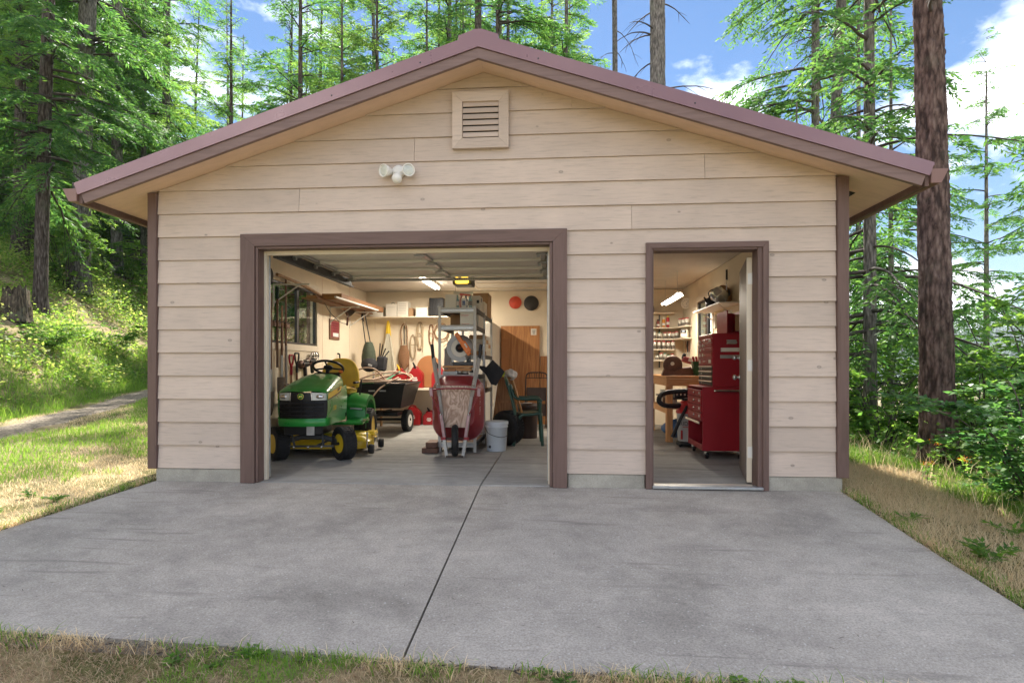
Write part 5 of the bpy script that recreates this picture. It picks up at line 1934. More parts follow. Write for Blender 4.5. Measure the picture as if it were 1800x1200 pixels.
M_BROWNBIN = mat('brown_bin_plastic', (0.055, 0.032, 0.025), 0.5, var=0.15)
M_BROWNST = mat('brown_chair_enamel', (0.05, 0.025, 0.02), 0.45, var=0.15)
M_BLUE = mat('blue_tarp', (0.03, 0.10, 0.25), 0.5, var=0.2, scale=10)
M_ROPE = mat('tan_rope', (0.40, 0.31, 0.20), 0.85, var=0.2, scale=60, bmp=0.4, bscale=200)
M_ROPED = mat('brown_rope', (0.23, 0.12, 0.06), 0.85, var=0.2, scale=60, bmp=0.4, bscale=200)
M_HOSE = mat('beige_hose', (0.40, 0.27, 0.19), 0.55, var=0.1)
M_HOSEG = mat('green_hose', (0.02, 0.20, 0.09), 0.5, var=0.1)
M_CLOTHG = mat('olive_cloth', (0.055, 0.07, 0.045), 0.85, var=0.2, scale=14, bmp=0.3)
M_CLOTHB = mat('black_cloth', (0.022, 0.022, 0.026), 0.8, var=0.25, scale=14, bmp=0.3)
M_RAGW = mat('white_rag', (0.72, 0.68, 0.66), 0.9, var=0.08, scale=20, bmp=0.5, bscale=60)
M_RAGY = mat('lime_rag', (0.60, 0.66, 0.06), 0.85, var=0.1, scale=20, bmp=0.5, bscale=60)
M_PLASTIC = mat('cloudy_film', (0.62, 0.58, 0.47), 0.35, var=0.1, scale=12)
M_JAR = mat('jar_glass', (0.55, 0.52, 0.44), 0.12, var=0.25, scale=30, coat=0.5)
M_JARC = mat('jar_contents', (0.13, 0.11, 0.09), 0.7, var=0.6, scale=120)
M_LIDR = mat('red_lid', (0.40, 0.03, 0.03), 0.4)
M_LIDG = mat('green_lid', (0.03, 0.15, 0.07), 0.4)
M_LIDD = mat('dark_lid', (0.05, 0.05, 0.06), 0.4)
M_GREYST = mat('shelf_grey_paint', (0.56, 0.54, 0.51), 0.4, var=0.06, scale=6)
M_SHELFB = mat('shelf_particle_board', (0.24, 0.12, 0.055), 0.7, var=0.12, scale=30)
M_TUBE = emit('lit_tube', (1.0, 0.93, 0.80), 9.0)
M_YLAMP = emit('lit_amber_cover', (1.0, 0.62, 0.05), 1.6)
M_GREYP = mat('grey_plastic', (0.42, 0.43, 0.44), 0.45, var=0.08)
M_STEELP = mat('brushed_blade', (0.48, 0.46, 0.43), 0.38, metal=0.7, var=0.12, scale=9)
M_BLADE = mat('rusty_blade', (0.10, 0.075, 0.06), 0.6, metal=0.4, var=0.35, scale=16)
M_COPPERP = mat('red_brown_tool', (0.12, 0.055, 0.035), 0.55, metal=0.3, var=0.3, scale=14)


def tyre(r, w, y=0.0, tread=18):
    """tyre about the x axis, centred at the origin; tread blocks are real"""
    mb = MB()
    prof = [(r * 0.56, -w * 0.42), (r * 0.72, -w * 0.52), (r * 0.9, -w * 0.5), (r * 0.97, -w * 0.40), (r * 0.985, 0), (r * 0.97, w * 0.40), (r * 0.9, w * 0.5), (r * 0.72, w * 0.52), (r * 0.56, w * 0.42)]
    mb.lathe(prof, (0, 0, 0), 28, Matrix.Rotation(PI / 2, 3, 'Y'))
    n = tread * 2
    for i in range(n):
        a = 2 * PI * i / n
        for k in range(3):
            xo = (-0.31, 0.0, 0.31)[k] * w
            aa = a + (k % 2) * PI / n
            M = Matrix.Rotation(aa, 3, 'X')
            mb.box(M @ Vector((xo, 0, r * 0.985)), (w * 0.25, 2 * PI * r / n * 0.68, r * 0.045), M @ Matrix.Rotation(0.25 * (k - 1), 3, 'Z'), 0.001)
    return mb


def rim(r, w, deep=0.3):
    mb = MB()
    mb.lathe([(r * 0.58, -w * 0.43), (r * 0.54, -w * 0.30), (r * 0.5, -w * deep * 0.5), (r * 0.30, -w * 0.1), (r * 0.18, -w * 0.22), (r * 0.16, -w * 0.30), (0.0, -w * 0.31)], (0, 0, 0), 24, Matrix.Rotation(PI / 2, 3, 'Y'))
    mb.lathe([(r * 0.58, w * 0.43), (r * 0.54, w * 0.30), (r * 0.5, w * deep * 0.5), (r * 0.30, w * 0.1), (r * 0.18, w * 0.22), (r * 0.16, w * 0.30), (0.0, w * 0.31)], (0, 0, 0), 24, Matrix.Rotation(PI / 2, 3, 'Y'))
    return mb


# ================================================================== lawn tractor
tr = thing('lawn_tractor', 'green lawn tractor with yellow seat and wheels parked nose out in the garage', 'lawn tractor', (0.95, 1.30, 0.0), R(7))
# the nose points to -y
HL = [(-0.34, 0.245, 0.800), (-0.30, 0.262, 0.822), (-0.15, 0.272, 0.870), (0.05, 0.272, 0.920), (0.28, 0.262, 0.965), (0.45, 0.25, 0.985), (0.56, 0.235, 0.975), (0.60, 0.215, 0.95)]


def hood_sec(u, t):
    """u across 0..1, t along 0..1"""
    k = t * (len(HL) - 1)
    i = min(int(k), len(HL) - 2)
    f = k - i
    y = HL[i][0] * (1 - f) + HL[i + 1][0] * f
    w = HL[i][1] * (1 - f) + HL[i + 1][1] * f
    zt = HL[i][2] * (1 - f) + HL[i + 1][2] * f
    zb = 0.785 if False else (0.80 - 0.02 + 0.06 * t)
    a = PI * u
    c, s = math.cos(a), math.sin(a)
    x = -w * math.copysign(abs(c) ** 0.55, c)
    z = zb + (zt - zb) * (abs(s) ** 0.75)
    # two soft creases along the top
    z += 0.008 * math.exp(-((abs(x) - 0.12) / 0.02) ** 2) * (1 - t)
    return (x, y + 0.06 * (1 - abs(c) ** 2) * 0 - 0.05 * (s ** 2) * (1 - t) ** 4, z)


hd = MB().grid(hood_sec, 28, 28)
hood = hd.build('hood', M_GREEN, tr)


def nose(u, z, sx=1.0, off=0.0):
    """the rounded front plan at height z: u from -1 (right side) to 1 (left side)"""
    a = u * 1.0
    x = 0.262 * math.copysign(min(1, abs(a) * 1.22) ** 1.0, a) if abs(a) < 0.80 else math.copysign(0.262, a)
    y = -0.385 + 0.07 * (min(abs(a), 0.8) / 0.8) ** 2.4
    if abs(a) > 0.80:
        y = -0.315 + (abs(a) - 0.80) / 0.20 * 0.92
        x = math.copysign(0.262 + 0.008 - 0.02 * (abs(a) - 0.8) / 0.2, a)
    return (x * sx, y - off, z)


# side panels and bumper
for s in (-1, 1):
    mb = MB()
    mb.grid(lambda p, q_, s=s: ((0.258 + 0.012 * math.sin(PI * q_)) * s, -0.315 + p * 0.92, 0.50 + q_ * (0.785 - 0.50 + 0.06 * p)), 10, 6)
    mb.build('side_panel', M_GREEN, tr)
    # yellow stripe
    st_ = MB()
    st_.prism([(-0.30, 0.715), (-0.30, 0.775), (0.22, 0.835), (0.30, 0.842), (0.26, 0.79), (0.05, 0.755)], 0.0, 0.003, 'yz')
    o = st_.build('stripe', M_YELLOW, tr, (0.2725 if s > 0 else -0.2755, 0, 0))
    d_ = MB().prism([(-0.31, 0.702), (-0.31, 0.715), (0.05, 0.755), (0.26, 0.79), (0.28, 0.775), (0.05, 0.738)], 0.0, 0.0025, 'yz')
    d_.build('stripe_edge', M_BLACKP, o)
    d_ = MB().prism([(0.10, 0.785), (0.12, 0.812), (0.23, 0.826), (0.21, 0.80)], 0.0, 0.001, 'yz')
    d_.build('stripe_print', M_BLACKP, o, (0.003 * s + (0.0 if s > 0 else 0.002), 0, 0))
    text_part('X300', 0.075, M_YPRINT, tr, (0.2735 * s, -0.02, 0.60), (PI / 2, 0, PI / 2 * s), 0.001, 0.8, 'model_lettering', 0.25)
bp = MB()
bp.grid(lambda p, q_: nose(2 * p - 1, 0.42 + 0.085 * q_, 1.0, 0.012 * math.sin(PI * q_)), 40, 4)
bp.grid(lambda p, q_: (nose(2 * p - 1, 0.42)[0] * (1 - q_), nose(2 * p - 1, 0.42)[1] + q_ * (0.3), 0.42), 40, 2)
bp.build('bumper', M_GREEN, tr)
# grille
gr = MB().grid(lambda p, q_: nose((2 * p - 1) * 0.80, 0.505 + 0.20 * q_, 0.985, -0.025), 24, 4).build('grille', M_BLACKP, tr)
for i in range(4):
    z = 0.535 + 0.045 * i
    MB().tube([nose((2 * k / 20 - 1) * 0.74, z, 0.985, 0.012) for k in range(21)], 0.013, 6).build('grille_bar', M_BLACKP, gr)
for u in (-0.4, 0.0, 0.4):
    MB().tube([nose(u, 0.51, 0.985, -0.008), nose(u, 0.70, 0.985, -0.008)], 0.006, 6).build('grille_bar', M_BLACKP, gr)
for s in (-1, 1):
    MB().tube([nose(s * 0.80, 0.51, 1.0, 0.003), nose(s * 0.84, 0.60, 1.0, 0.0), nose(s * 0.84, 0.70, 1.0, 0.0)], 0.008, 6).build('grille_surround', M_GREEN, tr)
# lamp band
MB().grid(lambda p, q_: nose((2 * p - 1) * 0.36, 0.705 + 0.085 * q_, 1.0, 0.004 * (1 - q_)), 14, 2).build('badge_panel', M_BLACKP, tr)
for s in (-1, 1):
    lm_ = MB().grid(lambda p, q_, s=s: nose(s * (0.37 + 0.44 * p), 0.705 + (0.085 - 0.01 * p) * q_, 1.0, 0.006 * math.sin(PI * p)), 12, 3).build('headlight', M_LENS, tr)
    MB().tube([nose(s * 0.37, 0.705, 1, 0.006), nose(s * 0.34, 0.79, 1, 0.006)], 0.006, 6).build('headlight_trim', M_CHROME, lm_)
    MB().ball(nose(s * 0.6, 0.745, 1, 0.004), (0.05, 0.02, 0.025), 10).build('reflector', M_CHROME, lm_)
# emblem: a leaping stag in a ring
em = MB().lathe([(0.0, 0), (0.034, 0), (0.034, 0.004), (0.0, 0.004)], (0, -0.391, 0.748), 24, Matrix.Rotation(PI / 2, 3, 'X')).build('emblem', M_YPRINT, tr)
MB().lathe([(0.0, 0), (0.029, 0), (0.029, 0.002), (0.0, 0.002)], (0, -0.3955, 0.748), 24, Matrix.Rotation(PI / 2, 3, 'X')).build('emblem_field', M_GREEN, em)
MB().prism([(-0.02, 0.740), (-0.012, 0.755), (-0.004, 0.752), (0.006, 0.752), (0.014, 0.762), (0.02, 0.758), (0.014, 0.748), (0.02, 0.736), (0.012, 0.742), (0.0, 0.742), (-0.012, 0.738), (-0.022, 0.732)], -0.3995, -0.3975).build('emblem_stag', M_YPRINT, em)
# dash, steering
MB().box((0, 0.66, 0.84), (0.34, 0.16, 0.30), (R(-12), 0, 0), 0.03).build('dash', M_BLACKP, tr)
MB().tube([(0, 0.66, 0.92), (0, 0.74, 1.05)], 0.025, 10).build('steering_column', M_BLACKP, tr)
sw = MB().torus((0, 0.74, 1.06), 0.185, 0.016, 32, 8, (R(-28), 0, 0))
for a in (0.3, 2.84, 4.71):
    M = Matrix.Rotation(R(-28), 3, 'X')
    sw.tube([Vector((0, 0.74, 1.055)), Vector((0, 0.74, 1.06)) + M @ Vector((0.18 * math.cos(a), 0.18 * math.sin(a), 0))], 0.012, 6)
sw.ball((0, 0.74, 1.06), (0.06, 0.06, 0.03), 10, (R(-28), 0, 0))
sw.build('steering_wheel', M_BLACKP, tr)
MB().box((0.17, 0.69, 1.01), (0.05, 0.04, 0.035), (0, 0.3, 0), 0.01).build('lever_knob', M_ORANGE, tr)
# foot platform and fenders
pf = MB()
pf.box((0, 0.82, 0.36), (0.86, 0.50, 0.03), None, 0.01)
pf.build('foot_platform', M_GREEN, tr)
for s in (-1, 1):
    mb = MB()
    mb.grid(lambda p, q_, s=s: (s * (0.20 + 0.24 * q_ + 0.01 * math.sin(PI * q_)), 1.24 + 0.36 * math.cos(PI * (1.0 - p)) * 1.0, 0.30 + 0.42 * (max(0.0, math.sin(PI * p)) ** 0.6) - 0.03 * q_ * q_ + (0.06 if p < 0.15 else 0)), 18, 6)
    mb.grid(lambda p, q_, s=s: (s * (0.445 - 0.004 * q_), 1.24 + (0.36 - 0.05 * q_) * math.cos(PI * (1.0 - p)), 0.27 - 0.0 * q_ + (0.42 * (max(0.0, math.sin(PI * p)) ** 0.6)) * (1 - 0.14 * q_)), 18, 2)
    mb.build('fender', M_GREEN, tr)
    mb = MB(); mb.box((s * 0.36, 0.72, 0.385), (0.24, 0.36, 0.02), (R(8), 0, 0), 0.006)
    mb.box((s * 0.36, 0.90, 0.40), (0.24, 0.02, 0.12), (R(-30), 0, 0), 0.006)
    mb.build('foot_rest', M_BLACKP if s < 0 else M_GREEN, tr)
    MB().bar((s * 0.47, 0.52, 0.415), (s * 0.47, 0.92, 0.38), 0.03, 0.03).build('running_board_edge', M_GREEN, tr)
MB().box((0, 1.22, 0.62), (0.40, 0.50, 0.16), None, 0.04).build('rear_deck', M_GREEN, tr)
MB().box((0, 1.02, 0.56), (0.36, 0.2, 0.3), None, 0.03).build('seat_base', M_BLACKP, tr)
# seat
st1 = MB()
st1.grid(lambda p, q_: (0.24 * (2 * p - 1), 0.95 + 0.42 * q_, 0.77 + 0.05 * math.sin(PI * p) ** 0.5 * math.sin(PI * min(1, q_ * 1.1 + 0.1)) ** 0.5), 14, 10)
st1.box((0, 1.16, 0.745), (0.46, 0.42, 0.06), None, 0.03)
seat = st1.build('seat_cushion', M_SEAT, tr)
sb = MB()
sb.grid(lambda p, q_: (0.235 * (2 * p - 1) * (1 - 0.25 * q_ ** 3), 1.33 + 0.12 * q_ - 0.06 * abs(2 * p - 1) ** 2, 0.80 + 0.36 * q_ - 0.07 * abs(2 * p - 1) ** 3 * q_), 14, 10)
sb.grid(lambda p, q_: (0.235 * (2 * p - 1) * (1 - 0.25 * q_ ** 3), 1.40 + 0.12 * q_ - 0.06 * abs(2 * p - 1) ** 2, 0.80 + 0.36 * q_ - 0.07 * abs(2 * p - 1) ** 3 * q_), 14, 10)
sb.tube([(0.235 * (2 * p - 1) * 0.78, 1.485 - 0.06 * abs(2 * p - 1) ** 2, 1.155 - 0.07 * abs(2 * p - 1) ** 3) for p in [k / 14 for k in range(15)]], 0.036, 8)
for s in (-1, 1):
    sb.tube([(s * 0.235 * (1 - 0.25 * q_ ** 3), 1.305 + 0.12 * q_, 0.80 + 0.36 * q_ - 0.07 * q_) for q_ in [k / 8 for k in range(9)]], 0.036, 8)
sb.build('seat_back', M_SEAT, tr)
MB().box((0.27, 1.12, 0.86), (0.04, 0.22, 0.03), None, 0.01).build('armrest', M_BLACKP, tr)
MB().tube([(0.34, 1.02, 0.70), (0.36, 1.03, 0.90)], 0.011, 8).build('lift_lever', M_BLACKP, tr)
MB().tube([(0.40, 0.86, 0.52), (0.25, 0.86, 0.53)], 0.012, 8).build('pedal', M_GALV, tr)
# wheels
for s in (-1, 1):
    w_ = tyre(0.19, 0.155).build('front_wheel', M_BLACK, tr, (s * 0.375, 0.0, 0.192), (0, 0, R(40)))
    rim(0.19, 0.155).build('rim', M_YELLOW, w_)
    MB().tube([(-s * 0.02, 0, 0), (-s * 0.13, 0, 0.0), (-s * 0.13, 0, 0.09)], 0.02, 8).build('spindle', M_BLACKP, w_)
    w_ = tyre(0.255, 0.22, tread=14).build('rear_wheel', M_BLACK, tr, (s * 0.375, 1.24, 0.257))
    rim(0.255, 0.22).build('rim', M_YELLOW, w_)
# axle and steering links
ax = MB(); ax.tube([(-0.30, 0.02, 0.21), (-0.12, 0.03, 0.26), (0.12, 0.03, 0.26), (0.30, 0.02, 0.21)], 0.03, 8)
ax.build('front_axle', M_DARKSTEEL, tr)
for (a, b_) in (((-0.28, -0.10, 0.17), (0.28, -0.10, 0.17)), ((0.1, -0.1, 0.18), (0.26, 0.3, 0.25)), ((-0.18, -0.12, 0.30), (-0.16, -0.08, 0.16)), ((0.16, -0.12, 0.34), (0.16, -0.08, 0.17))):
    MB().tube([a, b_], 0.013, 8).build('steering_link', M_DARKSTEEL, tr)
for p in ((-0.16, -0.12, 0.165), (0.15, -0.12, 0.165), (0.17, -0.13, 0.33), (0.0, -0.12, 0.165)):
    MB().ball(p, 0.018, 8).build('link_joint', M_CHROME, tr)
MB().box((0, -0.1, 0.37), (0.42, 0.4, 0.1), None, 0.01).build('frame', M_BLACKP, tr)
MB().box((0.08, -0.30, 0.365), (0.085, 0.012, 0.10), None, 0.002).build('hitch_plate', M_GALV, tr)
# mower deck
dk = MB()
dk.grid(lambda p, q_: (0.60 * (2 * p - 1), 0.32 + 0.62 * q_, 0.17 + 0.085 * (min(1, 5 * q_, 5 * (1 - q_), 6 * p, 6 * (1 - p))) ** 0.6), 24, 16)
dk.grid(lambda p, q_: (0.60 * math.cos(2 * PI * p) * (1 if abs(math.cos(2 * PI * p)) < 2 else 1), 0.63 + 0.31 * math.sin(2 * PI * p), 0.08 + 0.10 * q_), 40, 2)
deck = dk.build('mower_deck', M_YELLOW, tr)
for x in (0.42, -0.42):
    MB().lathe([(0.15, 0.07), (0.17, 0.20), (0.13, 0.25), (0.0, 0.26)], (x, 0.55, 0), 18).build('blade_housing', M_YELLOW, deck)
MB().box((0.56, 0.68, 0.235), (0.12, 0.2, 0.05), None, 0.012).build('deck_bracket', M_YELLOW, deck)
for (x, y) in ((0.62, 0.34), (0.64, 0.90), (-0.62, 0.34)):
    g_ = MB(); g_.lathe([(0.0, -0.03), (0.055, -0.03), (0.06, 0), (0.055, 0.03), (0.0, 0.03)], (x, y, 0.075), 16, Matrix.Rotation(PI / 2, 3, 'Y'))
    g_.build('gauge_wheel', M_BLACK, deck)
    MB().tube([(x - 0.05, y, 0.09), (x - 0.05, y, 0.28)], 0.011, 8).build('wheel_bracket', M_CHROME, deck)

# ================================================================== dump cart behind the tractor
ct = thing('dump_cart', 'black tipping garden cart standing behind the lawn tractor', 'garden cart', (0.93, 4.30, 0.0), R(3))
tb = MB()
T_ = [(-0.46, -0.68), (0.46, -0.68), (0.46, 0.66), (-0.46, 0.66)]
Bt = [(-0.36, -0.50), (0.36, -0.50), (0.36, 0.55), (-0.36, 0.55)]
zt, zb = 0.80, 0.42
for k in range(4):
    a, b_ = T_[k], T_[(k + 1) % 4]; c, d = Bt[(k + 1) % 4], Bt[k]
    tb.quad((a[0], a[1], zt), (b_[0], b_[1], zt), (c[0], c[1], zb), (d[0], d[1], zb))
    tb.quad((a[0] * .96, a[1] * .97, zt), (d[0] * .96, d[1] * .97, zb + .02), (c[0] * .96, c[1] * .97, zb + .02), (b_[0] * .96, b_[1] * .97, zt))
tb.quad(*[(x, y, zb) for x, y in Bt]); tb.quad(*[(x * .96, y * .97, zb + 0.02) for x, y in Bt[::-1]])
tub = tb.build('tub', M_BLACKP, ct)
rm = MB()
for k in range(4):
    a, b_ = T_[k], T_[(k + 1) % 4]
    rm.tube([(a[0], a[1], zt), (b_[0], b_[1], zt)], 0.018, 8)
rm.build('tub_rim', M_BLACKP, tub)
for x in (-0.05, 0.12):
    MB().box((x, -0.665, 0.70), (0.10, 0.012, 0.02), (R(-25), 0, 0), 0.002).build('tub_label', M_GREYP, tub)
fr_ = MB(); fr_.bar((0, -1.2, 0.30), (0, 0.4, 0.32), 0.05, 0.05); fr_.bar((-0.42, 0.05, 0.2), (0.42, 0.05, 0.2), 0.04, 0.04)
fr_.box((0, 0.05, 0.30), (0.5, 0.5, 0.06)); fr_.build('cart_frame', M_BLACKP, ct)
for s in (-1, 1):
    w_ = tyre(0.18, 0.11).build('cart_wheel', M_BLACK, ct, (s * 0.36, 0.05, 0.182), (0, 0, R(-8)))
    rim(0.18, 0.11).build('rim', M_WHITE, w_)

# hose heap lying in the cart
hs_ = thing('garden_hose', 'beige garden hose looped over the rim of the black cart', 'hose', (0.93, 4.2, 0.80))
hp = spline([(-0.42, -0.85, -0.10), (-0.25, -0.62, 0.20), (0.0, -0.5, 0.24), (0.2, -0.35, 0.02), (0.42, -0.2, 0.03), (0.50, -0.05, 0.10), (0.36, 0.1, 0.16), (0.1, -0.1, 0.13), (-0.1, -0.4, 0.06), (-0.3, -0.62, 0.04), (-0.05, -0.72, 0.04), (0.25, -0.55, 0.05), (0.34, -0.35, 0.10), (0.15, -0.65, -0.05), (0.02, -0.80, -0.25)], 7)
MB().tube(hp, 0.013, 8).build('hose_length', M_HOSE, hs_)
hp2 = spline([(-0.4, -0.3, 0.03), (-0.1, -0.2, 0.15), (0.2, 0.05, 0.19), (0.42, 0.05, 0.12), (0.46, -0.15, 0.06), (0.2, -0.4, 0.06), (-0.2, -0.55, 0.07)], 7)
MB().tube(hp2, 0.013, 8).build('hose_length', M_HOSE, hs_)
gp = thing('green_pipe', 'short green pipe lying across the black cart', 'pipe', (0.9, 3.9, 0.82))
MB().tube([(-0.25, -0.32, -0.0), (0.05, -0.30, 0.01)], 0.016, 8).build('pipe_length', M_HOSEG, gp)
MB().tube([(0.16, -0.1, 0.02), (0.30, 0.3, 0.17)], 0.016, 8).build('pipe_length', M_HOSEG, gp)
sk = thing('red_stake', 'red brown stake leaning over the cart rim', 'stake', (1.0, 3.9, 0.82))
MB().bar((-0.10, -0.25, 0.0), (0.20, 0.25, 0.16), 0.03, 0.02).build('stake', M_COPPERP, sk)

# ================================================================== wheelbarrow stood on its nose
wb = thing('wheelbarrow', 'dark red wheelbarrow stood on its nose with grey handles upward', 'wheelbarrow', (2.56, 1.80, 0.0), R(3))
# tray: rim away from the viewer, bottom towards the viewer (-y)
def rrect(w, h, r, n=7, cx=0, cz=0):
    pts = []
    for (sx, sz, a0) in ((1, 1, 0), (-1, 1, PI / 2), (-1, -1, PI), (1, -1, 1.5 * PI)):
        for i in range(n + 1):
            a = a0 + PI / 2 * i / n
            pts.append((cx + sx * (w / 2 - r) + r * math.cos(a), cz + sz * (h / 2 - r) + r * math.sin(a)))
    return pts
rimp = rrect(0.64, 0.80, 0.20, 8, 0, 0.56)
rimp = [(x * (1.0 if z > 0.5 else 1.0 - 0.10 * ((0.5 - z) / 0.34) ** 2), z) for x, z in rimp]
botp = rrect(0.44, 0.52, 0.12, 8, 0, 0.60)
n_ = len(rimp)
rings = []
for k, f in enumerate((0.0, 0.15, 0.5, 0.85, 1.0)):
    y = 0.16 - 0.24 * (f ** 0.8)
    rings.append([(rimp[i][0] * (1 - f) + botp[i][0] * f, y, rimp[i][1] * (1 - f) + botp[i][1] * f) for i in range(n_)])
mb = MB()
vs_ = [p for r_ in rings for p in r_]
fs_ = [[k * n_ + i, k * n_ + (i + 1) % n_, (k + 1) * n_ + (i + 1) % n_, (k + 1) * n_ + i] for k in range(4) for i in range(n_)]
mb._add(vs_, fs_, True)
mb._add(rings[-1], [list(range(n_))[::-1]])
tray = mb.build('tray', M_REDW, wb)
MB().tube([(x, 0.165, z) for x, z in rimp], 0.009, 6, closed=True).build('tray_rim', M_PINKG, tray)
text_part('TRUE TEMPER', 0.045, M_PRINTW, tray, (0.272, 0.035, 0.62), (PI / 2, R(-90), R(45)), 0.0008, 1.0, 'lettering')
text_part('contractor', 0.028, M_PRINTW, tray, (-0.292, 0.06, 0.48), (PI / 2, R(-90), R(-52)), 0.0008, 1.0, 'lettering')
# handles
for s, top in ((-1, -0.295), (1, 0.30)):
    b0 = (s * 0.105, -0.185, 0.05); m1 = (s * 0.19, -0.125, 0.72); t1 = (top, -0.06, 1.34)
    hb = MB(); hb.bar(b0, m1, 0.034, 0.042); hb.bar(m1, (top * 0.93, -0.075, 1.18), 0.034, 0.042)
    h_ = hb.build('handle', M_GREYWOOD, wb)
    MB().tube([(top * 0.93, -0.075, 1.17), t1], 0.021, 10).build('grip', M_BLACKP, h_)
    lg = MB(); lg.bar((s * 0.285, -0.20, 0.83), (s * 0.275, -0.20, 0.73), 0.04, 0.012); lg.bar((s * 0.275, -0.20, 0.73), (s * 0.165, -0.195, 0.50), 0.04, 0.012)
    l_ = lg.build('leg', M_REDW, wb)
    MB().bar((s * 0.287, -0.207, 0.82), (s * 0.278, -0.207, 0.72), 0.036, 0.008).build('leg_foot', M_PINKG, l_)
    MB().bar((s * 0.165, -0.215, 0.51), (s * 0.125, -0.215, 0.24), 0.034, 0.008).build('brace', M_PINKG, wb)
    MB().bar((s * 0.125, -0.222, 0.22), (s * 0.095, -0.222, 0.01), 0.036, 0.012).build('nose_strut', M_GREYST, wb)
    MB().ball((s * 0.165, -0.222, 0.51), 0.012, 8).build('bolt', M_CHROME, wb)
    MB().ball((s * 0.21, -0.152, 0.86), 0.013, 8).build('bolt', M_CHROME, wb)
    MB().box((s * 0.135, -0.205, 0.225), (0.06, 0.05, 0.035), None, 0.004).build('axle_bracket', M_REDW, wb)
MB().tube([(-0.285, -0.20, 0.80), (-0.12, -0.20, 0.815), (0.12, -0.20, 0.815), (0.285, -0.20, 0.80)], 0.009, 8).build('cross_bar', M_REDW, wb)
MB().bar((-0.105, -0.222, 0.012), (0.105, -0.222, 0.012), 0.02, 0.03).build('nose_bar', M_BLADE, wb)
MB().bar((-0.15, -0.2, 0.225), (0.15, -0.2, 0.225), 0.015, 0.015).build('axle', M_BLADE, wb)
w_ = MB(); w_.lathe([(0.09, -0.03), (0.13, -0.042), (0.17, -0.036), (0.188, -0.016), (0.190, 0), (0.188, 0.016), (0.17, 0.036), (0.13, 0.042), (0.09, 0.03)], (0, 0, 0), 28, Matrix.Rotation(PI / 2, 3, 'Y'))
wt = w_.build('wheel_tyre', M_BLACK, wb, (0.0, -0.20, 0.20), (0, 0, R(7)))
rim(0.17, 0.06).build('rim', M_BLADE, wt)
pw = thing('plywood_scrap', 'pale swirly plywood sheet tucked between the wheelbarrow handles', 'plywood', (2.56, 1.80, 0.0), R(3))
MB().prism([(-0.165, 0.345), (0.155, 0.345), (0.205, 0.84), (-0.185, 0.85)], -0.112, -0.097).build('sheet', M_PLYL, pw)

# ================================================================== pail, chair, tyre, bin
pl = thing('pail', 'white plastic pail with lid standing right of the wheelbarrow', 'bucket', (3.00, 2.22, 0.0))
pb = MB().lathe([(0.0, 0.004), (0.118, 0.0), (0.124, 0.01), (0.140, 0.30), (0.147, 0.305), (0.147, 0.315), (0.141, 0.32), (0.143, 0.345)], (0, 0, 0), 30).build('pail_body', M_BUCKET, pl)
MB().lathe([(0.151, 0.338), (0.152, 0.372), (0.146, 0.378), (0.135, 0.372), (0.10, 0.376), (0.06, 0.385), (0.0, 0.388)], (0, 0, 0), 30).build('lid', M_BUCKET, pl)
MB().tube(spline([(-0.146, -0.01, 0.30), (-0.09, -0.128, 0.235), (0.02, -0.150, 0.195), (0.10, -0.115, 0.185), (0.146, -0.01, 0.20)], 6), 0.003, 6).build('bail', M_BLACKP, pl)
MB().lathe([(0.0, 0), (0.018, 0), (0.018, 0.004), (0, 0.004)], (-0.07, -0.108, 0.062), 16, Matrix.Rotation(PI / 2, 3, 'X') @ Matrix.Rotation(0, 3, 'Y')).build('label', M_PRINTB, pl)

ty = thing('spare_tyre', 'black tyre standing on edge behind the white pail', 'tyre', (3.10, 2.78, 0.0), R(55))
tyre(0.235, 0.17).build('tyre_carcass', M_BLACK, ty, (0, 0, 0.238))
rim(0.235, 0.15).build('rim', M_GREYST, ty, (0, 0, 0.238))

ch = thing('garden_chair', 'dark green plastic armchair standing sideways, facing right', 'chair', (3.36, 2.93, 0.0), R(4))
# chair faces +x; near side is -y
for sy in (-1, 1):
    y = sy * 0.235
    leg = MB(); leg.tube(spline([(0.20, y * 1.04, 0.0), (0.185, y, 0.25), (0.17, y, 0.42), (0.165, y * 1.02, 0.60)], 5), [0.020, 0.022, 0.023, 0.024, 0.025] * 3 + [0.027], 8)
    leg.build('front_leg', M_CHAIR, ch)
    leg = MB(); leg.tube(spline([(-0.19, y * 1.04, 0.0), (-0.16, y, 0.2), (-0.10, y, 0.40), (0.02, y, 0.425), (0.17, y, 0.44)], 5), 0.022, 8)
    leg.build('rear_leg', M_CHAIR, ch)
    arm = MB(); arm.grid(lambda p, q_, y=y: (-0.20 + 0.38 * p, y + (q_ - 0.5) * 0.07, 0.64 - 0.015 * math.sin(PI * p) + (0.14 * (1 - p / 0.25) ** 2 if p < 0.25 else 0)), 14, 3)
    arm.tube(spline([(-0.24, y * .9, 0.82), (-0.17, y, 0.66), (-0.05, y, 0.635), (0.12, y, 0.64), (0.19, y, 0.60)], 5), 0.020, 8)
    arm.build('armrest', M_CHAIR, ch)
mb = MB(); mb.grid(lambda p, q_: (-0.17 + 0.38 * p, -0.22 + 0.44 * q_, 0.43 + 0.02 * p - 0.02 * math.sin(PI * q_) * math.sin(PI * p) - (0.03 * max(0, p - 0.85) / 0.15)), 10, 8)
mb.grid(lambda p, q_: (-0.17 + 0.38 * p, -0.22 + 0.44 * q_, 0.41 + 0.02 * p - 0.02 * math.sin(PI * q_) * math.sin(PI * p) - (0.03 * max(0, p - 0.85) / 0.15)), 10, 8)
mb.build('seat', M_CHAIR, ch)
for i in range(7):
    y = -0.195 + 0.065 * i
    bk = MB(); bk.tube([(-0.17 + 0.0, y, 0.43), (-0.22, y * 1.02, 0.62), (-0.285, y * 0.98, 0.86 - abs(y) * 0.05)], 0.014, 6)
    bk.build('back_slat', M_CHAIR, ch)
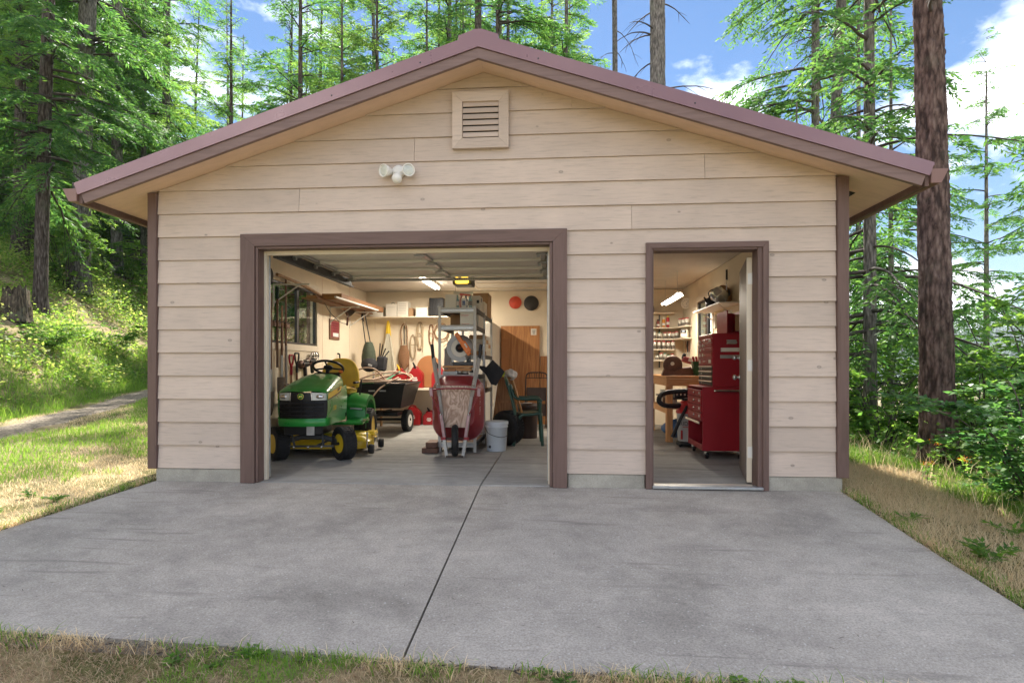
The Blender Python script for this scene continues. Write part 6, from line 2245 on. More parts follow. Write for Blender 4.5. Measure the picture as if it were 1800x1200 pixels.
mb = MB(); mb.tube(spline([(-0.17, -0.235, 0.42), (-0.22, -0.235, 0.65), (-0.28, -0.215, 0.84), (-0.30, -0.12, 0.905), (-0.305, 0, 0.92), (-0.30, 0.12, 0.905), (-0.28, 0.215, 0.84), (-0.22, 0.235, 0.65), (-0.17, 0.235, 0.42)], 6), 0.021, 8)
mb.build('back_frame', M_CHAIR, ch)

bn = thing('brown_bin', 'dark brown lidded bin on the floor behind the green chair', 'bin', (3.33, 3.62, 0.0))
MB().lathe([(0.0, 0.0), (0.135, 0.0), (0.14, 0.02), (0.152, 0.46), (0.158, 0.465), (0.158, 0.48)], (0, 0, 0), 22).build('bin_body', M_BROWNBIN, bn)
MB().lathe([(0.162, 0.475), (0.162, 0.505), (0.13, 0.525), (0.0, 0.53)], (0, 0, 0), 22).build('lid', M_BROWNBIN, bn)
MB().box((0, -0.10, 0.532), (0.14, 0.03, 0.012), None, 0.003).build('lid_handle', M_PRINTW, bn)

# wooden step stand with rags on top
sh_ = thing('wooden_trestle', 'orange plywood trestle with a sloping front panel behind the tyre', 'trestle', (3.02, 3.25, 0.0), R(-4))
MB().prism([(-0.21, 0.0), (0.21, 0.0), (0.085, 0.90), (-0.085, 0.90)], -0.10, -0.082).build('front_panel', M_PLYR, sh_)
MB().prism([(-0.21, 0.0), (0.21, 0.0), (0.085, 0.90), (-0.085, 0.90)], 0.20, 0.218).build('rear_panel', M_PLYR, sh_)
MB().box((0, 0.06, 0.915), (0.22, 0.34, 0.025), None, 0.004).build('top_board', M_PLYR, sh_)
for z in (0.30, 0.58):
    MB().box((0, -0.115, z), (0.36 - 0.25 * z, 0.02, 0.05), None, 0.003).build('cleat', M_PLYR, sh_)
MB().bar((0.13, -0.14, 0.88), (0.27, -0.2, 0.42), 0.028, 0.028).build('prop', M_PINEZ, sh_)


def rag(name, label, loc, m, sx, sy, sz, seed, cat='rag'):
    t = thing(name, label, cat, loc)
    q_ = np.random.default_rng(seed)
    ph = q_.uniform(0, 6.28, 6)
    mb = MB()
    def f(p, w):
        a = 2 * PI * p; b_ = PI * (w - 0.5)
        k = 1 + 0.16 * math.sin(4 * a + ph[0] + 3 * b_) + 0.12 * math.sin(7 * a + ph[1]) * math.cos(b_) + 0.1 * math.sin(5 * b_ + ph[2] + 2 * a)
        return (sx * math.cos(a) * math.cos(b_) * k, sy * math.sin(a) * math.cos(b_) * k, sz * (math.sin(b_) * k + 0.8))
    mb.grid(f, 30, 16)
    mb.build('cloth', m, t)
    return t
rag('lime_rag', 'lime green glove lying on top of the plywood trestle', (2.98, 3.22, 0.928), M_RAGY, 0.12, 0.08, 0.035, 1, 'glove')
rag('white_rag', 'white crumpled rag bundle hanging over the trestle edge', (3.10, 3.20, 0.90), M_RAGW, 0.085, 0.09, 0.07, 2)

# black folded bag hung on the shelf post
bb = thing('black_pouch', 'black kneeling pad hanging from the shelf beside the trestle', 'pad', (2.86, 2.55, 0.95), R(8))
mb = MB(); mb.prism([(-0.17, 0.15), (-0.03, 0.12), (0.055, 0.215), (0.215, 0.055), (0.10, -0.13), (0.03, -0.11), (-0.04, 0.02)], -0.02, 0.02)
mb.build('pad_body', M_CLOTHB, bb)
MB().tube([(-0.17, 0, 0.15), (-0.21, 0.02, 0.17), (-0.17, 0.03, 0.12)], 0.006, 6).build('hanger', M_CLOTHB, bb)

# ================================================================== steel shelving
def shelving(label, x0, x1, y0, y1, levels, z_top, m=M_GREYST, dark=False):
    t = thing('steel_shelving', label, 'shelving', ((x0 + x1) / 2, (y0 + y1) / 2, 0))
    hx, hy = (x1 - x0) / 2, (y1 - y0) / 2
    for sx in (-1, 1):
        for sy in (-1, 1):
            mb = MB(); mb.span((sx * hx - (0.036 if sx > 0 else 0), sy * hy - (0.003 if sy > 0 else 0), 0), (sx * hx + (0.036 if sx < 0 else 0), sy * hy + (0.003 if sy < 0 else 0), z_top), 0.001)
            mb.span((sx * hx - (0.003 if sx > 0 else 0), sy * hy - (0.033 if sy > 0 else -0.003), 0), (sx * hx + (0.003 if sx < 0 else 0), sy * hy + (0.033 if sy < 0 else -0.003), z_top), 0.001)
            mb.build('post', M_GREYST if sy < 0 else M_GALV, t)
    for z in levels:
        s_ = MB().span((-hx + 0.037, -hy + 0.02, z - 0.012), (hx - 0.037, hy - 0.02, z), 0.002).build('shelf_board', M_SHELFB, t)
        for dz in (0.0, -0.048):
            MB().span((-hx + 0.038, -hy - 0.002, z - 0.010 + dz), (hx - 0.038, -hy + 0.018, z + 0.008 + dz), 0.002).build('beam', M_GREYST, s_)
        MB().span((-hx + 0.038, -hy + 0.004, z - 0.042), (hx - 0.038, -hy + 0.016, z - 0.012), 0.001).build('beam_web', M_GALV, s_)
        for sx in (-1, 1):
            MB().span((sx * hx - (0.018 if sx > 0 else 0), -hy + 0.04, z - 0.05), (sx * hx + (0.018 if sx < 0 else 0), hy - 0.04, z + 0.006), 0.002).build('side_beam', M_DARKSTEEL, s_)
    return t


shelving('grey steel shelving unit end on behind the wheelbarrow', 2.285, 2.765, 2.02, 2.95, [0.12, 0.965, 1.585, 1.805], 1.835)
shelving('second steel shelving unit standing behind the first', 2.27, 2.755, 3.0, 3.95, [0.12, 0.75, 1.23, 1.80], 1.84)


def carton(label, x0, x1, y0, y1, z0, h, m=M_BOXW, name='carton', cat='box', print_=None, lid=True, rz=0.0, group=None, flaps=False):
    t = thing(name, label, cat, ((x0 + x1) / 2, (y0 + y1) / 2, z0), rz, group)
    w, d = x1 - x0, y1 - y0
    MB().box((0, 0, h / 2), (w, d, h), None, 0.004).build('box_body', m, t)
    if lid:
        MB().box((0, 0, h - 0.02), (w + 0.008, d + 0.008, 0.042), None, 0.003).build('lid', m, t)
    if print_:
        for i, (px, pz, pw, ph, pm) in enumerate(print_):
            MB().box((px * w, -d / 2 - 0.0055 if lid and pz > 0.75 else -d / 2 - 0.001, pz * h), (pw * w, 0.0015, ph * h), None, 0.0003).build('print', pm, t)
    return t


TXT3 = [(0.0, 0.60, 0.72, 0.03, M_PRINT), (-0.05, 0.45, 0.6, 0.03, M_PRINT), (0.05, 0.30, 0.66, 0.03, M_PRINT)]
Z1 = 1.815
carton('plain white carton on top of the steel shelving, left of the colourful bag', 2.36, 2.50, 2.08, 2.36, Z1, 0.17, M_BOXW, lid=False)
# clear bag with bottles
bg = thing('bag_of_bottles', 'clear bag of coloured bottles on top of the steel shelving', 'bag', (2.585, 2.15, Z1))
cols_ = [mat('teal_label', (0.05, 0.24, 0.27), 0.4), mat('crimson_label', (0.5, 0.05, 0.04), 0.4), mat('navy_label', (0.05, 0.09, 0.22), 0.4), mat('aqua_label', (0.10, 0.30, 0.33), 0.4)]
for i in range(4):
    x = -0.085 + 0.057 * i
    bt = MB().lathe([(0.026, 0.0), (0.027, 0.10), (0.014, 0.125), (0.012, 0.145), (0.016, 0.147), (0.016, 0.165), (0, 0.166)], (x, 0.0, 0.004), 12).build('bottle', cols_[i], bg)
    MB().lathe([(0.028, 0.03), (0.028, 0.085)], (x, 0, 0.004), 12, caps=False).build('bottle_label', (M_PRINTW, M_PRINTR, M_PRINTW, M_PRINTB)[i], bt)
MB().box((0.012, -0.045, 0.065), (0.06, 0.03, 0.12), None, 0.012).build('white_flask', M_PRINTW, bg)
MB().box((0.012, -0.0615, 0.06), (0.036, 0.002, 0.06), None, 0.0005).build('flask_label', cols_[2], bg)
m_, n, l, b = nodes_of('clear_bag_film')
b.inputs['Base Color'].default_value = (0.9, 0.86, 0.8, 1); b.inputs['Alpha'].default_value = 0.22; b.inputs['Roughness'].default_value = 0.2
M_FILM = m_
q9 = MB(); q9.grid(lambda p, q_: (-0.125 + 0.25 * p, -0.066 + 0.05 * (q_ ** 2) + 0.006 * math.sin(9 * p + 5 * q_), 0.005 + 0.215 * q_ + 0.012 * math.sin(PI * p) * q_ * -1), 14, 10)
q9.build('bag_film', M_FILM, bg)
MB().grid(lambda p, q_: (-0.125 + 0.25 * p, -0.010 + 0.004 * math.sin(20 * p), 0.185 + 0.035 * q_ - 0.014 * math.sin(PI * p)), 14, 2).build('bag_seal', M_PLASTIC, bg)
MB().box((0.03, -0.0665, 0.165), (0.14, 0.002, 0.022), (0, R(6), 0), 0.0004).build('bag_print', M_PRINTR, bg)
carton('tall white carton with a dark mark on top of the shelving behind the bag', 2.60, 2.755, 2.48, 2.76, Z1, 0.20, M_BOXW, print_=[(0.3, 0.6, 0.2, 0.2, M_PRINTB)], lid=False)
MB().box((0.0785, -0.03, 0.15), (0.002, 0.06, 0.05), None, 0.0005).build('print', M_PRINTB, bpy.data.objects['carton.001'])
carton('white carton with rounded corner on top of the rear shelving', 2.56, 2.74, 3.08, 3.36, 1.81, 0.19, M_BOXW, lid=False)
carton('brown cardboard carton at the back of the rear shelving top', 2.52, 2.75, 3.45, 3.85, 1.81, 0.36, M_CARD, lid=False)
carton('white shoe carton with fine red print on the second shelf', 2.555, 2.725, 2.06, 2.36, 1.597, 0.155, M_BOXW, print_=[(-0.15, 0.80, 0.6, 0.03, M_PRINTR), (-0.18, 0.70, 0.5, 0.02, M_PRINTR), (-0.1, 0.08, 0.6, 0.03, M_PRINTR)], lid=False)
carton('brown carton behind the white shoe carton on the second shelf', 2.36, 2.56, 2.45, 2.85, 1.597, 0.16, M_CARD, lid=False)
for i in range(5):
    carton('upright white binder in the row at the side of the second shelf', 2.70, 2.745, 2.42 + i * 0.10, 2.505 + i * 0.10, 1.597, 0.16, M_BOXW, 'binder', 'binder', lid=False, group='binders on the second shelf')
r_k = np.random.default_rng(4)
zc = 1.24
for lev, nlev in ((1.242, 5), (0.762, 2)):
    z = lev
    for j in range(nlev):
        h = 0.055 if lev > 1 else 0.10
        for k in range(3):
            carton('flat white carton stacked in the rear shelving', 2.52 + r_k.uniform(-.01, .01), 2.735, 3.06 + k * 0.28, 3.06 + k * 0.28 + 0.25, z, h, M_BOXW if (j + k) % 4 else M_CARD, lid=False, group='flat cartons in the rear shelving')
        z += h + 0.002
# tools and tins on the working shelf
for i, (x, y, r, h, m_) in enumerate([(2.53, 2.16, 0.035, 0.09, M_GALV), (2.60, 2.20, 0.045, 0.06, M_DARKSTEEL), (2.44, 2.25, 0.03, 0.11, M_PRINTB), (2.69, 2.14, 0.03, 0.08, M_BOXW)]):
    t = thing('tin', ['bright tin on the middle shelf above the wheelbarrow tray', 'squat dark tin on the middle shelf above the wheelbarrow tray', 'tall black tin at the left of the middle shelf', 'small white tin at the right post of the shelving'][i], 'tin', (x, y, 0.974))
    MB().lathe([(0, 0), (r, 0), (r, h), (r * .9, h + .004), (0, h + .005)], (0, 0, 0), 16).build('tin_body', m_, t)
    MB().lathe([(r + .001, h * .3), (r + .001, h * .7)], (0, 0, 0), 16, caps=False).build('tin_band', M_PRINTW if i != 3 else M_PRINTB, t)
carton('grey tray with a brick red block lying above the wheelbarrow tray', 2.33, 2.52, 2.06, 2.20, 0.974, 0.045, M_GREYP, 'tray', 'tray', lid=False)
MB().box((0.0, -0.03, 0.052), (0.14, 0.09, 0.025), None, 0.004).build('tray_block', M_HARDB, bpy.data.objects['tray.001'] if 'tray.001' in bpy.data.objects else None)

# mitre saw
ms = thing('mitre_saw', 'orange and grey mitre saw with round guard on the steel shelving', 'saw', (2.54, 2.20, 1.31))
rb_ = Matrix.Rotation(PI / 2, 3, 'X')
g_ = MB().lathe([(0.05, 0.0), (0.165, 0.0), (0.168, 0.012), (0.165, 0.03), (0.05, 0.03)], (0, 0, 0), 36, rb_).build('saw_blade', M_STEELP, ms)
def ring_sector(r0, r1, a0, a1, y0, y1, n=22):
    po = [(r1 * math.cos(a0 + (a1 - a0) * i / n), r1 * math.sin(a0 + (a1 - a0) * i / n)) for i in range(n + 1)]
    pi_ = [(r0 * math.cos(a1 - (a1 - a0) * i / n), r0 * math.sin(a1 - (a1 - a0) * i / n)) for i in range(n + 1)]
    mb = MB()
    N = n + 1
    vs_ = [(x, y0, z) for x, z in po] + [(x, y0, z) for x, z in pi_[::-1]] + [(x, y1, z) for x, z in po] + [(x, y1, z) for x, z in pi_[::-1]]
    fs_ = []
    for i in range(n):
        fs_.append([i, i + 1, N + i + 1, N + i])
        fs_.append([2 * N + i, 3 * N + i, 3 * N + i + 1, 2 * N + i + 1])
        fs_.append([i, 2 * N + i, 2 * N + i + 1, i + 1])
        fs_.append([N + i, N + i + 1, 3 * N + i + 1, 3 * N + i])
    fs_ += [[0, N, 3 * N, 2 * N], [n, 2 * N + n, 3 * N + n, N + n]]
    mb._add(vs_, fs_)
    return mb
ring_sector(0.06, 0.115, R(110), R(330), -0.05, -0.032).build('inner_guard', M_BOXW, ms)
ring_sector(0.118, 0.175, R(95), R(300), -0.046, -0.034).build('outer_guard', M_GREYP, ms)
MB().lathe([(0.0, 0), (0.052, 0), (0.056, 0.012), (0.05, 0.03), (0.034, 0.034), (0.03, 0.022), (0, 0.02)], (0.0, -0.05, 0), 24, rb_).build('arbor_cap', M_BLACKP, ms)
MB().lathe([(0.0, 0), (0.027, 0), (0.0, 0.004)], (0.0, -0.073, 0), 18, rb_).build('arbor_disc', M_COPPERP, ms)
mb = MB(); mb.box((0.04, -0.066, 0.05), (0.055, 0.03, 0.33), (0, R(-33), 0), 0.012); mb.box((0.075, -0.068, 0.01), (0.08, 0.04, 0.16), (0, R(-33), 0), 0.014)
mb.build('saw_arm', M_ORANGE, ms)
MB().box((0.08, -0.09, 0.03), (0.02, 0.01, 0.06), (0, R(-33), 0), 0.003).build('arm_switch', M_BOXW, ms)
mb = MB(); mb.box((0.06, 0.02, -0.20), (0.32, 0.16, 0.05), None, 0.01); mb.box((0.10, 0.03, -0.16), (0.05, 0.06, 0.1)); mb.lathe([(0, 0.0), (0.045, 0), (0.045, 0.1), (0, 0.1)], (0.05, 0.14, 0.02), 14, rb_)
mb.build('saw_base', M_DARKSTEEL, ms)
bx_ = thing('plank_stack', 'plank lying across the shelving posts below the mitre saw', 'plank', (2.525, 2.12, 1.058))
MB().box((0, 0, 0.014), (0.38, 0.16, 0.028), None, 0.003).build('plank', M_PINE, bx_)
MB().box((0.02, 0.03, -0.02), (0.30, 0.12, 0.036), None, 0.003).build('plank', M_PINE, bx_)
bw = thing('brick_blocks', 'red brown timber blocks on the floor left of the wheelbarrow', 'blocks', (2.20, 2.06, 0))
for i in range(2):
    MB().box((0.0 + 0.012 * i, 0, 0.033 + 0.068 * i), (0.20 - 0.06 * i, 0.3, 0.064), (0, 0, 0.05 * i), 0.004).build('block', M_COPPERP, bw)

# ================================================================== fuel cans
def fuel_can(label, x, y, z, w, h, d=0.2, rz=0.0, spout='amber', group=None):
    t = thing('fuel_can', label, 'fuel can', (x, y, z), rz, group)
    mb = MB()
    prof = [(-w / 2, 0.01), (-w / 2 + 0.01, 0), (w / 2 - 0.01, 0), (w / 2, 0.01), (w / 2, h * 0.68), (w / 2 - 0.02, h * 0.80), (w / 2 - 0.07, h * 0.93), (w * 0.12, h), (-w * 0.12, h), (-w / 2 + 0.07, h * 0.93), (-w / 2 + 0.02, h * 0.80), (-w / 2, h * 0.68)]
    mb.prism(prof, -d / 2 + 0.02, d / 2 - 0.02)
    ins = [(x_ * 0.90, z_ * 0.94 + 0.012) for x_, z_ in prof]
    mb.prism(ins, -d / 2, -d / 2 + 0.02); mb.prism(ins, d / 2 - 0.02, d / 2)
    mb.build('can_body', M_REDP, t)
    MB().tube(spline([(-w * 0.32, 0, h * 0.90), (-w * 0.15, 0, h * 1.07), (w * 0.08, 0, h * 1.07), (w * 0.2, 0, h * 0.97)], 5), 0.014, 8).build('can_handle', M_REDP, t)
    if spout:
        MB().tube([(-w * 0.05, 0, h * 0.95), (-w * 0.10, -0.02, h * 1.15), (-w * 0.2, -0.03, h * 1.32)], [0.024, 0.02, 0.011], 10).build('spout', M_SEAT if spout == 'amber' else M_BLACKP, t)
    for k, (pz, pw) in enumerate(((0.52, 0.30), (0.42, 0.38), (0.33, 0.24))):
        MB().box((0, -d / 2 - 0.001, pz * h), (pw * w, 0.0016, 0.07 * h), None, 0.0003).build('print', M_PRINTW, t)
    return t


fuel_can('red fuel can with amber spout on the low bench, left of its twin', 0.86, 5.50, 0.68, 0.27, 0.33)
fuel_can('red fuel can with black cap on the low bench before the tan arch', 1.16, 5.50, 0.68, 0.27, 0.36, spout='black')
fuel_can('red fuel can on the low bench, half behind the wheelbarrow', 1.60, 5.48, 0.68, 0.26, 0.36, spout='black')
fuel_can('larger red can on the floor under the low bench beside the cart wheel', 1.12, 5.45, 0.0, 0.28, 0.33, spout=None)
fuel_can('small red can on the floor under the low bench, middle of three', 1.42, 5.52, 0.0, 0.24, 0.24, spout='black')
fuel_can('small red can on the floor nearest the wheelbarrow', 1.72, 5.50, 0.0, 0.24, 0.25, spout=None)
lb = thing('low_bench', 'plain plank bench along the back wall under the fuel cans', 'bench', (1.25, 5.48, 0))
MB().span((-0.95, -0.25, 0.645), (0.75, 0.30, 0.68), 0.004).build('bench_top', M_CREAM, lb)
MB().span((-0.95, 0.28, 0.02), (0.75, 0.295, 0.64), 0.003).build('back_panel', M_WALL, lb)
for x in (-0.9, 0.7):
    MB().span((x - 0.03, -0.22, 0), (x + 0.03, -0.16, 0.644), 0.003).build('leg', M_CREAM, lb)
ar = thing('arched_board', 'tan board with an arched top leaning behind the fuel cans', 'board', (1.36, 5.72, 0.69), 0)
MB().prism([(0.235 * math.cos(a), 0.36 + 0.235 * math.sin(a)) for a in [PI * i / 20 for i in range(21)]] + [(-0.235, 0.0), (0.235, 0.0)], -0.012, 0.008).build('board', M_HARDB, ar)

# ================================================================== wall shelf and its boxes
ws = thing('wall_shelf', 'long white shelf on brackets across the back wall', 'shelf', (1.1, 5.62, 1.985))
MB().span((-0.92, -0.16, 0), (0.86, 0.175, 0.022), 0.003).build('shelf_board', M_CREAM, ws)
for x in (-0.80, -0.20, 0.42):
    mb = MB(); mb.bar((x, 0.16, -0.005), (x, -0.12, -0.005), 0.02, 0.006); mb.bar((x, 0.172, 0), (x, 0.172, -0.22), 0.02, 0.006, (0, 1, 0)); mb.tube([(x, 0.165, -0.19), (x, -0.08, -0.01)], 0.005, 6)
    mb.build('bracket', M_CREAM, ws)
zs = 2.009
carton('low white carton at the left end of the back wall shelf', 0.27, 0.52, 5.50, 5.74, zs, 0.17, M_BOXW)
carton('white carton with a bow on its lid on the back wall shelf', 0.585, 0.795, 5.49, 5.72, zs, 0.235, M_BOXW, print_=[(0, 0.72, 0.7, 0.02, M_PRINT)], lid=False)
MB().torus((0.0, 0.02, 0.245), 0.03, 0.006, 14, 6, (R(70), 0, 0.4)).build('bow', M_DARKSTEEL, bpy.data.objects[[o.name for o in bpy.data.objects if o.get('label', '').startswith('white carton with a bow')][0]])
carton('tall white carton covered in small writing on the back wall shelf', 0.805, 1.005, 5.485, 5.72, zs, 0.275, M_BOXW, print_=[(0.0, z, 0.7, 0.025, M_PRINT) for z in (0.82, 0.7, 0.58, 0.46, 0.34, 0.2)], lid=False)
carton('brown carton squeezed behind the tall white one on the back wall shelf', 1.012, 1.085, 5.52, 5.76, zs, 0.16, M_CARD, lid=False)
carton('small white carton with one printed line on the back wall shelf', 1.15, 1.37, 5.50, 5.72, zs, 0.165, M_BOXW, print_=[(0.0, 0.42, 0.5, 0.03, M_PRINT), (-0.05, 0.3, 0.4, 0.02, M_PRINT)], lid=False)
cr_ = thing('black_crate', 'black slatted crate at the right of the back wall shelf', 'crate', (1.54, 5.60, zs))
MB().box((0, 0, 0.17), (0.27, 0.22, 0.34), None, 0.012).build('crate_body', M_BLACKP, cr_)
for i in range(6):
    MB().box((-0.105 + 0.042 * i, -0.113, 0.17), (0.018, 0.008, 0.30), None, 0.002).build('slat', M_BLACKP, cr_)

# ================================================================== things hanging on the back wall
def hank(label, x, ztop, zbot, w, m, seed, y=5.76, n=7, r=0.007):
    t = thing('rope_hank', label, 'rope', (x, y, (ztop + zbot) / 2))
    q_ = np.random.default_rng(seed)
    hh = (ztop - zbot) / 2
    for k in range(n):
        ww = w / 2 * q_.uniform(0.55, 1.0)
        pts = []
        for i in range(20):
            a = 2 * PI * i / 20
            sx = math.copysign(abs(math.cos(a)) ** 0.8, math.cos(a)) * ww * (1.0 - 0.35 * math.sin(a) * -1 * 0.5)
            pts.append((sx + q_.normal(0, 0.004), q_.uniform(-0.012, 0.012), hh * math.sin(a) * q_.uniform(0.9, 1.0)))
        MB().tube(pts, r, 6, closed=True).build('strand', m, t)
    MB().torus((0, 0, hh * 0.15), w * 0.28, r * 1.3, 14, 6, (R(10), 0.1, 0)).build('binding', m, t)
    MB().tube(spline([(w * 0.2, -0.01, hh * 0.1), (w * 0.5, -0.015, -hh * 0.3), (w * 0.42, -0.015, -hh * 1.2)], 5), r * 0.8, 6).build('tail', m, t)
    return t


sl = thing('strap_loop', 'brown leather strap loop with a fabric bag hanging on the back wall', 'strap', (0.87, 5.74, 1.5))
MB().tube(spline([(-0.05, 0, 0.0), (-0.06, 0, 0.25), (-0.035, 0, 0.36), (0.0, 0, 0.385), (0.035, 0, 0.36), (0.06, 0, 0.25), (0.06, 0, 0.0), (0.085, 0, -0.3), (0.09, 0, -0.48)], 6), 0.011, 8).build('strap', M_ROPED, sl)
MB().tube(spline([(-0.05, 0, 0.02), (-0.09, 0, -0.2), (-0.10, 0, -0.42)], 6), 0.009, 8).build('strap', M_ROPED, sl)
MB().tube([(0, 0.01, 0.36), (0.005, 0.01, 0.0)], 0.008, 8).build('strap', M_BLACKP, sl)
MB().grid(lambda p, q_: (0.11 * (2 * p - 1) * math.sin(PI * (0.15 + 0.75 * q_)), -0.03 * math.sin(PI * p) - 0.01, -0.02 - 0.44 * q_), 10, 10).build('fabric_bag', M_ROPED, sl)
hank('loose tan net of cord hanging between the strap and the rope', 1.035, 1.69, 1.22, 0.13, M_ROPE, 3, n=8, r=0.004)
hank('thick tan rope hank hanging under the wall shelf bracket', 1.17, 1.93, 1.40, 0.13, M_ROPE, 4, n=9, r=0.008)
hank('thin dark cord hank hanging left of the wire coil', 1.385, 1.88, 1.47, 0.10, M_ROPED, 5, n=6, r=0.004)
co = thing('wire_coil', 'round coil of tan cable on the back wall behind the shelving', 'cable', (1.575, 5.75, 1.73))
for i in range(5):
    MB().torus((0.004 * i, -0.006 * i, 0.003 * i), 0.125 + 0.005 * (i % 3), 0.007, 30, 6, (PI / 2, 0, 0), 1.0, 1.15).build('turn', M_ROPE if i % 2 else M_ROPED, co)
MB().tube(spline([(0.1, -0.03, -0.1), (0.14, -0.03, -0.2), (0.05, -0.03, -0.28)], 5), 0.005, 6).build('tail', M_ROPED, co)
# tied plastic bundle
pb_ = thing('plastic_bundle', 'clear plastic bundle tied with a yellow strap on the back wall', 'bundle', (0.57, 5.66, 1.30))
MB().tube(spline([(-0.035, 0.06, 0.36), (-0.02, 0.05, 0.55), (0.0, 0.05, 0.64), (0.02, 0.05, 0.55), (0.035, 0.06, 0.36)], 5), 0.018, 8).build('strap', M_YELLOW, pb_)
MB().tube([(0, 0.05, 0.62), (0, 0.05, 0.36)], 0.022, 8).build('strap', M_YELLOW, pb_)
mb = MB()
q_ = np.random.default_rng(8)
for k in range(46):
    a = q_.uniform(-1, 1); e = q_.uniform(-0.5, 0.5)
    mb.bar((a * 0.03, 0.05 + e * 0.04, 0.40), (a * 0.20, e * 0.2, -0.50 + q_.uniform(0, 0.12)), 0.020, 0.002)
o = mb.build('plastic_strips', M_PLASTIC, pb_); o['kind'] = 'stuff'
bk_ = thing('black_bag', 'tall black bag hanging on the back wall behind the shelving', 'bag', (1.72, 5.74, 1.25))
MB().prism([(-0.075, -0.25), (0.07, -0.25), (0.075, 0.18), (0.06, 0.205), (-0.02, 0.215), (-0.065, 0.15)], -0.05, 0.03).build('bag_body', M_CLOTHB, bk_)
MB().tube(spline([(-0.03, 0, 0.2), (0.0, 0, 0.27), (0.04, 0, 0.2)], 5), 0.006, 6).build('bag_loop', M_CLOTHB, bk_)

# backpack sprayer with straps, left rear corner
gb = thing('green_rucksack', 'olive and black rucksack hanging by long straps in the left rear corner', 'rucksack', (0.44, 4.95, 1.13))
mb = MB(); mb.grid(lambda p, q_: (0.15 * math.cos(2 * PI * p) * (math.sin(PI * (0.08 + 0.80 * q_)) ** 0.5) * (1 - 0.35 * q_), 0.12 * math.sin(2 * PI * p) * (math.sin(PI * (0.08 + 0.80 * q_)) ** 0.5), -0.12 + 0.50 * q_), 20, 12)
mb.build('bag_body', M_CLOTHG, gb)
MB().ball((0.03, -0.06, -0.02), (0.15, 0.12, 0.13), 14).build('lower_pocket', M_CLOTHB, gb)
MB().box((0.08, -0.175, -0.03), (0.07, 0.012, 0.035), (0, 0.3, 0), 0.003).build('badge', M_GREYP, gb)
MB().box((0.22, 0.05, 0.0), (0.17, 0.15, 0.26), (0, 0.1, 0), 0.03).build('side_case', M_CLOTHB, gb)
for k, (dx, dz) in enumerate(((0.20, 0.36), (0.25, 0.34), (0.30, 0.27), (0.36, 0.22))):
    MB().tube([(0.18 + 0.02 * k, 0.03, 0.08), (dx, 0.02, dz)], 0.011, 8).build('rod', M_BLACKP, gb)
for s in (0, 1):
    MB().tube([(-0.06 + 0.09 * s, 0, 0.36), (-0.13 + 0.05 * s, -0.02, 0.95)], 0.009, 6).build('strap', M_CLOTHB, gb)
MB().tube(spline([(-0.10, 0, 0.75), (-0.12, 0, 0.85), (-0.08, 0, 0.95)], 4), 0.02, 6).build('strap_knot', M_CLOTHB, gb)
pp = thing('post_pair', 'two standing posts in the corner under the rucksack', 'post', (0.50, 5.2, 0))
for x, m_ in ((-0.05, M_GREYST), (0.09, M_HANDLE)):
    MB().tube([(x, 0, 0), (x, 0, 0.98)], 0.022, 10).build('post', m_, pp)

# ================================================================== left wall: long tools on a rack
rk = thing('tool_rack', 'dark tool rack bar on the left wall with long tools clipped in', 'tool rack', (0.14, 2.1, 1.63))
MB().box((0.0, 0, 0), (0.035, 0.72, 0.075), None, 0.004).build('rack_bar', M_DKHANDLE, rk)
for i in range(6):
    y = -0.30 + 0.12 * i
    MB().tube([(0.015, y, 0.02), (0.07, y, 0.03), (0.085, y, 0.05)], 0.006, 6).build('clip', M_DARKSTEEL, rk)


def long_tool(name, label, y, ztop, zbot, m, head, x=0.185, r=0.016):
    t = thing(name, label, 'garden tool', (x, y, zbot))
    L = ztop - zbot
    MB().tube([(0, 0, 0.16), (0.0, 0, L * 0.5), (0, 0, L)], [r * 0.95, r, r * 0.85], 10).build('shaft', m, t)
    if head == 'spade':
        MB().grid(lambda p, q_: (-0.01 + 0.03 * math.cos(PI * (p - 0.5)) * (1 - q_ * 0.4), 0.11 * (2 * p - 1) * (1 - max(0, q_ - 0.55) ** 1.4 * 1.9), 0.14 - 0.30 * q_), 8, 8).build('blade', M_BLADE, t)
        MB().tube([(0, 0, 0.12), (0, 0, 0.42)], [0.018, 0.020], 8).build('socket', M_STEELP, t)
    elif head == 'scoop':
        MB().grid(lambda p, q_: (0.0 + 0.05 * math.cos(PI * (p - 0.5)), 0.17 * (2 * p - 1), 0.12 - 0.40 * q_), 8, 6).build('blade', M_STEELP, t)
    elif head == 'hoe':
        MB().box((0.05, 0, 0.0), (0.10, 0.14, 0.006), (0, 0.5, 0), 0.001).build('blade', M_BLADE, t)
        MB().tube([(0, 0, 0.2), (0.0, 0, 0.05), (0.03, 0, 0.02)], 0.009, 8).build('neck', M_DARKSTEEL, t)
    elif head == 'rake':
        MB().box((0, 0, 0.13), (0.02, 0.34, 0.02), None, 0.003).build('rake_bar', M_DARKSTEEL, t)
        for i in range(9):
            MB().tube([(0, -0.16 + 0.04 * i, 0.13), (0.02, -0.16 + 0.04 * i, 0.05)], 0.004, 5).build('tine', M_DARKSTEEL, t)
    elif head == 'brush':
        MB().box((0, 0, L + 0.0), (0.035, 0.05, 0.16), None, 0.012).build('brush_head', mat('dark_green_bristle', (0.02, 0.05, 0.03), 0.9, bmp=0.5), t)
    return t


